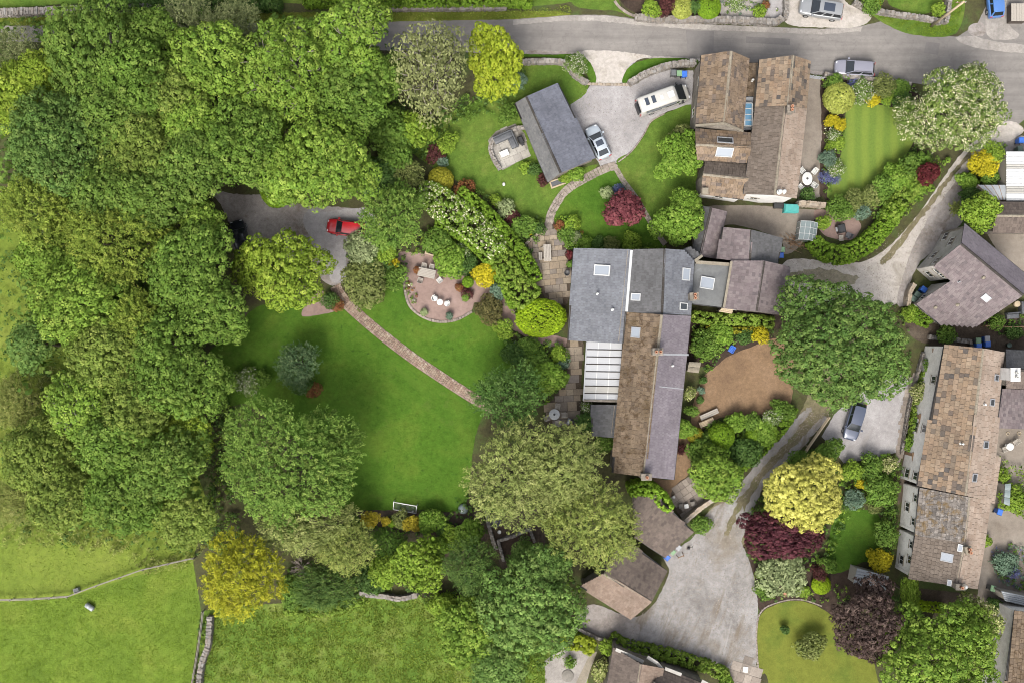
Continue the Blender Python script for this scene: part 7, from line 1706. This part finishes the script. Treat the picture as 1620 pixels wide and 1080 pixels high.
c = P(798, 243, .4); ct = empty('coffee_table', (c.x, c.y, .07), math.radians(24)); tag(ct, 'pale square coffee table in front of the covered sofa', 'table')
m_ = MB(); m_.cbox(-.5, .5, -.34, .34, .36, .41, .02); m_.build('table_top', MATS['pale_slab'] if 'pale_slab' in MATS else MATS['off_white'], ct)
for sx in (-1, 1):
    for sy in (-1, 1): m_ = MB(); m_.box(sx*.42-.04, sx*.42+.04, sy*.27-.04, sy*.27+.04, 0, .36); m_.build('leg', MATS['off_white'], ct)
c = P(824, 222, .5); bb = empty('barbecue', (c.x, c.y, .07), math.radians(24)); tag(bb, 'black covered barbecue beside the corner sofa', 'barbecue')
m_ = MB(); m_.cbox(-.28, .28, -.4, .4, .1, .9, .12); m_.build('cover', MATS['black_plastic'], bb); m_ = MB(); m_.cbox(-.2, .2, -.7, -.4, .55, .62, .02); m_.build('side_shelf', MATS['black_plastic'], bb)
c = P(903, 667, .5); bb = empty('barbecue', (c.x, c.y, .06), math.radians(-20)); tag(bb, 'gas barbecue with red knob beside the grey round table', 'barbecue')
m_ = MB(); m_.cbox(-.45, -.1, -.35, .35, .55, .95, .1); m_.build('hood', MATS['metal_grey'], bb); m_ = MB(); m_.cbox(-.08, .42, -.35, .35, .5, .9, .1); m_.build('grill', MATS['black_plastic'], bb)
m_ = MB(); m_.box(-.4, .4, -.3, .3, 0, .5); m_.build('cabinet', MATS['black_plastic'], bb); m_ = MB(); m_.lathe([(.02,.9),(.09,.9),(.08,.97),(.02,.98)], 10, Matrix.Translation((.2,-.15,0))); m_.build('knob', MATS['car_red'], bb)
# pots
def pot(label, x, y, r, h, mat, plant_sty=None, z=.04, name='plant_pot'):
    c = P(x, y, h); o = empty(name, (c.x, c.y, z)); tag(o, label, 'pot', 'plant pots')
    m_ = MB(); m_.lathe([(r*.7,0),(r*.8,.02),(r,h*.85),(r*1.08,h*.86),(r*1.08,h),(r*.92,h),(r*.9,h*.85),(.01,h*.84)], 14); m_.build('pot', MATS[mat], o)
    if plant_sty: crown_mesh('foliage', r*1.3, r*1.8, h+r*1.6, plant_sty, o)
for a in [('dark pot with red flowers beside the grey extension',902,404,.26,.4,'terracotta','redmaple'),('pale green pot beside the red flowers',903,418,.24,.4,'sage_bin','shrub'),('black water butt against the grey extension',897,432,.3,.9,'pot_dark',None),
  ('terracotta pot with dark plant in the middle of the red terrace',727,455,.28,.4,'terracotta','shrubred'),('dark pot right of the terracotta one on the red terrace',737,470,.28,.4,'pot_dark','shrub'),('pot with grey plant at the terrace bottom edge',711,500,.25,.35,'lead','shrubblue'),
  ('small pot with pale plant at the lower left of the red terrace',671,494,.22,.3,'lead','shrubsilver'),('pot with fern beside the wooden table',660,428,.25,.35,'terracotta','shrubred'),
  ('upper dark pot along the tan courtyard',1112,601,.24,.4,'pot_dark','shrubdark'),('middle blue pot along the tan courtyard',1109,617,.22,.4,'blue_bin','shrubblue'),('lower dark pot along the tan courtyard',1107,632,.24,.4,'pot_dark','shrubdark'),
  ('big black pot below the white oval table',1275,313,.33,.6,'pot_dark',None),('terracotta ring pot in the soil above the olive lawn',1242,940,.24,.25,'terracotta',None),('stone urn on the olive lawn',1241,994,.3,.5,'mortar','shrubdark'),
  ('white pot in the earth yard',790,841,.2,.3,'off_white',None),('white lidded pot in the stool corner',1066,786,.14,.3,'white_paint',None),('dark pot beside the green bin on the right',1566,948,.25,.4,'pot_dark',None),
  ('grey tub beside the right house yard',1597,546,.25,.5,'sage_bin',None),('dark barrel planter at the terrace bins',1537,547,.22,.5,'pot_dark',None)]: pot(*a)
# raised timber planter, black planter
def planter(label, x, y, ang, lx, ly, h, wood, fill, z=.03):
    c = P(x, y, h); o = empty('raised_planter', (c.x, c.y, z), math.radians(ang)); tag(o, label, 'planter', 'planters')
    for sx in (-1, 1): m_ = MB(); m_.cbox(sx*lx/2-.07, sx*lx/2+.07, -ly/2-.07, ly/2+.07, 0, h, .01); m_.build('board', MATS[wood], o)
    for sy in (-1, 1): m_ = MB(); m_.cbox(-lx/2+.07, lx/2-.07, sy*ly/2-.07, sy*ly/2+.07, 0, h-.004, .01); m_.build('board', MATS[wood], o)
    m_ = MB(); m_.box(-lx/2+.05, lx/2-.05, -ly/2+.05, ly/2-.05, 0, h-.08); m_.build('planter_soil', MATS[fill], o); return o
o = planter('raised timber planter with pale stone above the red terrace', 687, 396, -18, 1.7, 1.2, .5, 'pale_wood', 'soil')
m_ = MB(); m_.lathe([(.02,.42),(.16,.44),(.18,.5),(.12,.56),(.02,.57)], 10, Matrix.Translation((0,-.1,0))); m_.build('stone', MATS['off_white'], o)
planter('black filled timber planter at the end of the slate garage', 882, 289, 20, 1.6, .7, .4, 'pale_wood', 'grey_cover')
planter('timber edged bed beside the garden shed', 1352, 906, -20, .5, 1.4, .25, 'brown_wood', 'brown_wood')
# stools in the flagged corner, patio odds
for l_, x, y, mt in (('left stone stool in the flagged corner',1077,800,'slab_grey'),('middle white stool in the flagged corner',1086,800,'white_paint'),('right stone stool in the flagged corner',1096,796,'slab_grey')):
    c = P(x, y, .45); o = empty('garden_stool', (c.x, c.y, .06), .2); tag(o, l_, 'stool', 'garden stools'); m_ = MB(); m_.cbox(-.25, .25, -.25, .25, .38, .45, .03); m_.build('seat', MATS[mt], o)
    for sx in (-1, 1):
        for sy in (-1, 1): m_ = MB(); m_.box(sx*.2-.03, sx*.2+.03, sy*.2-.03, sy*.2+.03, 0, .38); m_.build('leg', MATS[mt], o)
chair('blue plastic chair in the planting above the tan courtyard', 1157, 553, -120, 'blue_bin', 'single chairs', True, .6)
# barbecue corner inside the clipped hedge
c = P(1330, 362, .5); o = empty('barbecue', (c.x, c.y, .03), .2); tag(o, 'black covered barbecue on the red gravel inside the clipped hedge', 'barbecue'); m_ = MB(); m_.cbox(-.4, .4, -.5, .5, .05, 1.0, .1); m_.build('cover', MATS['black_plastic'], o)
m_ = MB(); m_.cbox(-.62, -.4, -.25, .25, .55, .62, .02); m_.build('side_shelf', MATS['metal_grey'], o)
chair('black folding chair beside the covered barbecue', 1342, 373, 160, 'grey_cover', 'single chairs', True, .55); chair('pale stool-like chair left of the covered barbecue', 1331, 376, 90, 'grey_wood', 'single chairs', False, .5, .5)
# teal chest, greenhouse
c = P(1252, 330, .9); o = empty('storage_chest', (c.x, c.y, .02), math.radians(-2)); tag(o, 'teal storage chest against the white wall of the north house', 'chest')
m_ = MB(); m_.box(-.78, .78, -.45, .45, 0, .85); m_.build('chest_body', MATS['teal_paint'], o); m_ = MB(); m_.add([(-.83,-.52,.85),(.83,-.52,.85),(.83,.52,.85),(-.83,.52,.85),(-.7,-.3,1.08),(.78,-.3,1.08),(.78,.42,1.12),(-.7,.42,1.12)], [(3,2,1,0),(4,5,6,7),(0,1,5,4),(1,2,6,5),(2,3,7,6),(3,0,4,7)]); m_.build('lid', MATS['teal_paint'], o)
c = P(1232, 326, .5); o = empty('log_basket', (c.x, c.y, .02)); tag(o, 'low black container left of the teal chest', 'container'); m_ = MB(); m_.cbox(-.55, .55, -.25, .25, 0, .55, .05); m_.build('container_body', MATS['black_plastic'], o); m_ = MB(); m_.cbox(-.58, .58, -.28, .28, .55, .6, .02); m_.build('lid', MATS['black_plastic'], o)
c = P(1278, 366, 1.4); gh = empty('greenhouse', (c.x, c.y, .02), math.radians(-8)); tag(gh, 'small pale aluminium greenhouse beside the yard', 'greenhouse')
gw, gl, ge, gr_ = .95, 1.05, 1.5, 2.1
def gpane(q, nm='pane'): m_ = MB(); q = [Vector(a) for a in q]; n = (q[1]-q[0]).cross(q[2]-q[0]).normalized()*.012; m_.add([a+n for a in q]+[a-n for a in q], [(0,1,2,3),(7,6,5,4),(0,4,5,1),(1,5,6,2),(2,6,7,3),(3,7,4,0)]); m_.build(nm, MATS['greenhouse_glass'], gh)
def gbar(a, b): m_ = MB(); m_.tube([a, b], .03, 5, smooth=False); m_.build('frame_bar', MATS['lead_white'], gh)
for k in range(3):
    y0, y1 = -gl+2*gl*k/3+.03, -gl+2*gl*(k+1)/3-.03
    for s in (-1, 1): gpane([(s*gw,y0,ge),(s*gw,y1,ge),(s*.02,y1,gr_),(s*.02,y0,gr_)], 'roof_pane'); gpane([(s*gw,y0,.05),(s*gw,y1,.05),(s*gw,y1,ge),(s*gw,y0,ge)])
for k in range(4):
    y0 = -gl+2*gl*k/3
    for s in (-1, 1): gbar((s*gw,y0,ge),(0,y0,gr_)); gbar((s*gw,y0,0),(s*gw,y0,ge))
gbar((0,-gl,gr_),(0,gl,gr_))
for s in (-1, 1): gbar((s*gw,-gl,ge),(s*gw,gl,ge)); gbar((s*gw*.5,-gl,(ge+gr_)/2),(s*gw*.5,gl,(ge+gr_)/2))
for s in (-1, 1): gpane([(-gw+.03,s*gl,.05),(gw-.03,s*gl,.05),(gw-.03,s*gl,ge),(-gw+.03,s*gl,ge)], 'end_pane'); gpane([(-gw+.05,s*gl,ge),(gw-.05,s*gl,ge),(.02,s*gl,gr_-.02),(-.02,s*gl,gr_-.02)], 'end_pane')
# brush pile by greenhouse
o = empty('brush_pile', P(1262, 385)); tag(o, 'pile of cut branches beside the greenhouse', 'branches'); m_ = MB()
for _ in range(60):
    x, y = random.gauss(0, .9), random.gauss(0, .45); a = random.gauss(-.35, .5); l = random.uniform(.5, 1.5); z = random.uniform(.05, .45)
    m_.tube([(x-math.cos(a)*l/2, y-math.sin(a)*l/2, z), (x+math.cos(a)*l/2, y+math.sin(a)*l/2, z+random.uniform(-.1,.15))], [.035,.015], 5)
tag(m_.build('branches', MATS['brown_wood'], o), kind='stuff')
# football goal
c = P(640, 803, 1.0); o = empty('football_goal', (c.x, c.y, .03), math.radians(-10)); tag(o, 'white football goal at the bottom of the main lawn', 'goal')
gw2 = 1.32
for nm, a, b in (('crossbar',(-gw2,.5,1.2),(gw2,.5,1.2)),('goal_post',(-gw2,.5,0),(-gw2,.5,1.2)),('goal_post',(gw2,.5,0),(gw2,.5,1.2)),('ground_bar',(-gw2,-.55,.05),(gw2,-.55,.05)),('side_bar',(-gw2,.5,1.2),(-gw2,-.55,.05)),('side_bar',(gw2,.5,1.2),(gw2,-.55,.05))):
    m_ = MB(); m_.tube([a, b], .055, 8); m_.build(nm, MATS['white_paint'], o)
m_ = MB()
for k in range(19): xx = -gw2+2*gw2*k/18; m_.tube([(xx,.5,1.2),(xx,-.55,.06)], .007, 4, smooth=False)
for k in range(9): f = k/8; m_.tube([(-gw2,.5-1.05*f,1.2-1.14*f),(gw2,.5-1.05*f,1.2-1.14*f)], .007, 4, smooth=False)
tag(m_.build('net', MATS['metal_grey'], o), kind='stuff')
m_ = MB(); m_.lathe([(.01,-.11),(.06,-.095),(.1,-.05),(.11,0),(.1,.05),(.06,.095),(.01,.11)], 14, Matrix.Translation(P(653, 808)+Vector((0,0,.15)))); tag(m_.build('football', MATS['white_paint']), 'white football lying in the goal', 'ball')
# mill stone / dome on the lawn corner, fire pit, round table, roller
c = P(733, 804); o = empty('trampoline_cover', (c.x, c.y, .03)); tag(o, 'pale green dome cloche at the lower right corner of the main lawn', 'cloche'); m_ = MB(); m_.lathe([(.62,0),(.6,.2),(.5,.42),(.3,.56),(.02,.6)], 18); m_.build('dome', MATS['greenhouse_glass'], o)
for k in range(6): a = k*math.pi/6; m_ = MB(); m_.tube([(.63*math.cos(a)*f, .63*math.sin(a)*f, .64*(1-f*f)**.5) for f in (-1,-.8,-.5,0,.5,.8,1)], .012, 4); m_.build('hoop', MATS['metal_grey'], o)
c = P(783, 823); o = empty('fire_pit', (c.x, c.y, .03)); tag(o, 'round dark fire pit in the earth yard', 'fire pit'); m_ = MB(); m_.lathe([(.55,0),(.7,.3),(.74,.32),(.74,.38),(.62,.38),(.5,.22),(.02,.18)], 20); m_.build('bowl', MATS['pot_dark'], o); m_ = MB(); m_.lathe([(.02,.2),(.28,.22),(.3,.3),(.2,.33),(.02,.34)], 14); m_.build('ash', MATS['grey_bin'], o)
c = P(898, 1068); m_ = MB(); m_.lathe([(.02,0),(.7,0),(.7,.06),(.66,.08),(.02,.08)], 24, Matrix.Translation((c.x, c.y, .03))); tag(m_.build('stone_disc', MATS['slab_grey']), 'round pale slab in the little gravel garden', 'slab')
round_table('pale round table in the yard behind the terrace', 1598, 706, .42, 'white_paint'); chair('grey chair right of the pale round table', 1607, 699, 215, 'grey_wood', 'yard chairs'); chair('grey chair left of the pale round table', 1589, 710, 20, 'grey_wood', 'yard chairs')
c = P(144, 958); o = empty('field_roller', (c.x, c.y, .03), math.radians(-35)); tag(o, 'grey metal drum lying in the lower left pasture', 'drum'); m_ = MB(); M = Matrix.Translation((0,0,.3)) @ Matrix.Rotation(math.pi/2, 4, 'Y'); m_.lathe([(.02,-.5),(.26,-.5),(.3,-.46),(.3,-.2),(.315,-.18),(.3,-.16),(.3,.16),(.315,.18),(.3,.2),(.3,.46),(.26,.5),(.02,.5)], 18, M); m_.build('drum', MATS['steel_grey_sheet'], o)
m_ = MB(); m_.tube([(-.52,0,.3),(-.62,0,.3)], .05, 8); m_.tube([(.52,0,.3),(.62,0,.3)], .05, 8); m_.build('axle', MATS['metal_grey'], o)
c = P(123, 932); o = empty('water_trough', (c.x, c.y, .03), math.radians(15)); tag(o, 'small blue-grey trough behind the field fence', 'trough'); m_ = MB(); m_.cbox(-.3, .3, -.25, .25, 0, .45, .03); m_.build('trough_body', MATS['steel_grey_sheet'], o); m_ = MB(); m_.box(-.24, .24, -.19, .19, .452, .47); m_.build('water', MATS['dark_glass'], o)
c = P(797, 292); m_ = MB(); m_.lathe([(.02,0),(.16,.02),(.18,.1),(.12,.18),(.02,.2)], 10, Matrix.Translation((c.x, c.y, .03)) @ Matrix.Diagonal((1,1.3,1,1))); tag(m_.build('stone', MATS['off_white']), 'single pale stone on the north lawn', 'stone')
c = P(1179, 1058); m_ = MB(); m_.cbox(-.28, .28, -.32, .32, 0, .05, .01, Matrix.Translation((c.x, c.y, .08)) @ Matrix.Rotation(-.15, 4, 'Z')); tag(m_.build('inspection_cover', MATS['white_paint']), 'white square cover on the yard slabs', 'cover')
for l_, x, y in (('watering can in the yard beside the brown garage',1089,866),):
    c = P(x, y); o = empty('watering_can', (c.x, c.y, .04), .5); tag(o, l_, 'watering can'); m_ = MB(); m_.lathe([(.14,0),(.15,.02),(.15,.26),(.1,.32),(.02,.33)], 12); m_.build('can_body', MATS['black_plastic'], o); m_ = MB(); m_.tube([(.14,0,.08),(.42,0,.34)], [.03,.025], 7); m_.tube([(.4,0,.32),(.45,0,.37)], [.04,.07], 8); m_.build('spout', MATS['black_plastic'], o)
    m_ = MB(); m_.tube([(-.14,0,.1),(-.26,0,.2),(-.22,0,.34),(-.05,0,.36)], .015, 6); m_.build('handle', MATS['black_plastic'], o)
# wood saw horse beside bins
c = P(1076, 878); o = empty('saw_horse', (c.x, c.y, .03), .4); tag(o, 'small wooden saw horse beside the garage bins', 'saw horse'); m_ = MB(); m_.box(-.4,.4,-.04,.04,.5,.58); m_.build('beam', MATS['brown_wood'], o)
for sx in (-1, 1):
    for sy in (-1, 1): m_ = MB(); m_.tube([(sx*.3,0,.55),(sx*.38,sy*.25,0)], .03, 5); m_.build('leg', MATS['brown_wood'], o)
# garden frame / bench furniture behind L house
for l_, x, y, a, mt in (('dark covered bench behind the L-shaped house',1602,500,5,'grey_cover'),('grey covered seat at the right edge behind the L-shaped house',1619,487,90,'grey_cover')):
    c = P(x, y, .4); o = empty('covered_bench', (c.x, c.y, .02), math.radians(a)); tag(o, l_, 'bench', 'covered benches'); soft(MB(), -.7, .7, -.3, .3, 0, .6).build('cover', MATS[mt], o); m_ = MB(); m_.cbox(-.72, .72, .28, .42, 0, .85, .05); m_.build('backrest', MATS[mt], o)
c = P(1606, 481); m_ = MB(); m_.lathe([(.02,0),(.34,0),(.34,.5),(.3,.52),(.02,.52)], 18, Matrix.Translation((c.x, c.y, .02))); tag(m_.build('cable_reel_table', MATS['pale_wood']), 'round wooden reel table behind the L-shaped house', 'table')
for l_, x, y, rr in (('left yellow ring hose by the annexe wall',1594,685,.18),('right yellow ring hose by the annexe wall',1612,685,.2)):
    c = P(x, y); m_ = MB(); m_.tube([(rr*math.cos(k*.5236), rr*math.sin(k*.5236), 0) for k in range(13)], .03, 6); o = m_.build('hose_ring', MATS['boxring'] if 'boxring' in MATS else MATS['pale_wood']); o.location = (c.x, c.y, .06); tag(o, l_, 'hose', 'hose rings')

# ------------------------------------------------------------------ fences and the utility pole
pmat('fence_wood', (.22,.2,.17), .85, var=.3, scale=12)
def fence(label, line, h, rails, mat, step=1.9, group='timber fences', w=.05):
    pts = [P(x, y, h) for x, y in line]; c0 = pts[len(pts)//2]; o = empty('post_and_rail_fence', (c0.x, c0.y, 0)); tag(o, label, 'fence', group); of = Vector((-c0.x, -c0.y, 0))
    for i in range(len(pts)-1):
        a, b = pts[i].copy(), pts[i+1].copy(); a.z = b.z = 0; t = b-a; L = t.length; t.normalize(); n = max(1, round(L/step)); nr = Vector((-t.y, t.x, 0))
        for k in range(n+(1 if i == len(pts)-2 else 0)):
            q = a+t*(L*k/n); m_ = MB(); m_.cbox(-.05, .05, -.05, .05, 0, h+.06, .015, Matrix.Translation(q+of)); m_.build('post', MATS[mat], o)
        for r_ in rails:
            for k in range(n):
                q0, q1 = a+t*(L*k/n)+nr*.075+of, a+t*(L*(k+1)/n)+nr*.075+of; z0 = r_*h+random.uniform(-.02,.02); m_ = MB()
                m_.add([(q0.x-nr.x*w/2,q0.y-nr.y*w/2,z0),(q1.x-nr.x*w/2,q1.y-nr.y*w/2,z0),(q1.x+nr.x*w/2,q1.y+nr.y*w/2,z0),(q0.x+nr.x*w/2,q0.y+nr.y*w/2,z0)]+[(p.x+s*nr.x*w/2,p.y+s*nr.y*w/2,z0+.1) for p, s in ((q0,-1),(q1,-1),(q1,1),(q0,1))], [(3,2,1,0),(4,5,6,7),(0,1,5,4),(1,2,6,5),(2,3,7,6),(3,0,4,7)]); m_.build('rail', MATS[mat], o)
fence('pale field fence running from the left edge to the golden cypress', [(-20,951),(50,949),(105,945),(150,928),(225,902),(305,884)], 1.1, (.5,.92), 'fence_wood', 2.4, w=.09)
fence('thin fence beside the stone wall between the lower fields', [(319,968),(315,1000),(309,1040),(300,1090)], 1.0, (.5,.92), 'fence_wood', 2.4, w=.06)
fence('short timber rail fence between lane and parking space', [(1312,660),(1296,683),(1280,706),(1270,722)], 1.1, (.4,.7,.95), 'pale_wood', 1.9, w=.08)
fence('brown rail fence behind the L-shaped house', [(1560,516),(1600,518),(1640,518)], 1.0, (.5,.92), 'brown_wood', 1.9, w=.06)
fence('rail fence beside the narrow front gardens of the terrace', [(1431,700),(1438,665),(1444,630)], .9, (.5,.92), 'dark_wood', 1.6)
c = P(1473, 42); o = empty('utility_pole', (c.x, c.y, 0)); tag(o, 'wooden utility pole standing on the top right verge', 'utility pole')
m_ = MB(); m_.tube([(0,0,-.1),(0,0,4),(0,0,7.6)], [.15,.135,.115], 10); m_.build('pole', MATS['pale_wood'], o)
m_ = MB(); m_.box(-.55,.55,.12,.2,6.9,7.0); m_.build('cross_arm', MATS['brown_wood'], o)
for sx in (-.45, 0, .45): m_ = MB(); m_.lathe([(.03,7.0),(.05,7.05),(.03,7.1),(.05,7.15),(.02,7.2)], 8, Matrix.Translation((sx,.16,0))); m_.build('insulator', MATS['off_white'], o)
# gate and low rails near the north house
c = P(1290, 122, .8); o = empty('garden_gate', (c.x, c.y, .02), math.radians(-8)); tag(o, 'pale blue-grey gate at the road end of the concrete path', 'gate')
for k in range(3): m_ = MB(); m_.box(-1.05, 1.05, -.03, .03, .2+k*.35, .3+k*.35); m_.build('gate_rail', MATS['lead'], o)
for k in range(7): m_ = MB(); m_.box(-1.0+k*.32, -.93+k*.32, .03, .06, .1, 1.1); m_.build('gate_bar', MATS['lead'], o)
# shed bits in the top right corner
c = P(1612, 20, 1); o = empty('timber_bunker', (c.x, c.y, .03)); tag(o, 'grey timber bunker in the top right corner', 'bunker')
for k in range(6): m_ = MB(); m_.cbox(-.9+k*.3, -.62+k*.3, -1.0, 1.0, 1.0, 1.05, .01); m_.build('lid_board', MATS['grey_wood'], o)
m_ = MB(); m_.box(-.88,.88,-.95,.95,0,1.0); m_.build('bunker_body', MATS['dark_wood'], o)
# ------------------------------------------------------------------ loose stones, fallen leaves, ruts
def litter(name, label, polys, n, size, mat, z=.045, flat=.4):
    """small loose pieces scattered in polygons (stuff)"""
    V = []; Q = []
    for poly_px, share in polys:
        poly = [P(x, y, 0) for x, y in poly_px]; poly = [(v.x, v.y) for v in poly]; xs = [p[0] for p in poly]; ys = [p[1] for p in poly]; k = 0; t = 0; m = int(n*share)
        while k < m and t < m*8:
            t += 1; p = (random.uniform(min(xs), max(xs)), random.uniform(min(ys), max(ys)))
            if not inside(p, poly): continue
            k += 1; s = size*random.uniform(.5, 1.6); a = random.uniform(0, 6.28); b0 = len(V); ca, sa = math.cos(a)*s, math.sin(a)*s; h = s*flat
            V += [(p[0]+ca, p[1]+sa, z), (p[0]-sa, p[1]+ca, z+h*.4), (p[0]-ca*.8, p[1]-sa*.8, z), (p[0]+sa, p[1]-ca, z+h*.2), (p[0]+ca*.1, p[1]+sa*.1, z+h)]
            Q += [(b0, b0+1, b0+4, b0+4), (b0+1, b0+2, b0+4, b0+4), (b0+2, b0+3, b0+4, b0+4), (b0+3, b0, b0+4, b0+4)]
    me = bpy.data.meshes.new(name); me.from_pydata(V, [], [f[:3] for f in Q]); me.update(); o = link(name, me, None, MATS[mat]); tag(o, label, kind='stuff')
litter('loose_stones', 'loose stones and clods along the gravel yard and lane', [([(1118,812),(1175,800),(1172,850),(1199,955),(1196,1050),(1150,1058),(960,1010),(1034,955),(1058,905)], .45), ([(1280,648),(1320,655),(1262,712),(1195,780),(1120,812),(1140,790),(1210,725)], .25), ([(1600,195),(1520,250),(1440,355),(1360,415),(1250,410),(1245,480),(1330,470),(1420,480),(1480,350),(1560,235)], .3)], 4200, .045, 'path_stone')
litter('loose_stones', 'pale chippings on the camper van drive', [([(905,165),(935,135),(1000,135),(1095,115),(1095,160),(1030,188),(1000,235),(950,260)], 1)], 1200, .035, 'drystone')
patch('asphalt_patch', [(1180,58),(1250,62),(1250,72),(1180,68)], .027, 'asphalt_patch', False, .3, 'long dark repair strip in the lane')
patch('asphalt_patch', [(1085,48),(1130,50),(1128,90),(1088,88)], .028, 'asphalt_patch', False, .3, 'square darker tarmac above the north house')
patch('road_edge', [(830,80),(920,82),(1020,88),(1100,93),(1200,100),(1290,113),(1440,127),(1440,131),(1290,118),(1200,104),(1100,97),(1020,92),(920,86),(830,86)], .03, 'gravel_dark', False, .8, 'dirty lower shoulder of the lane')
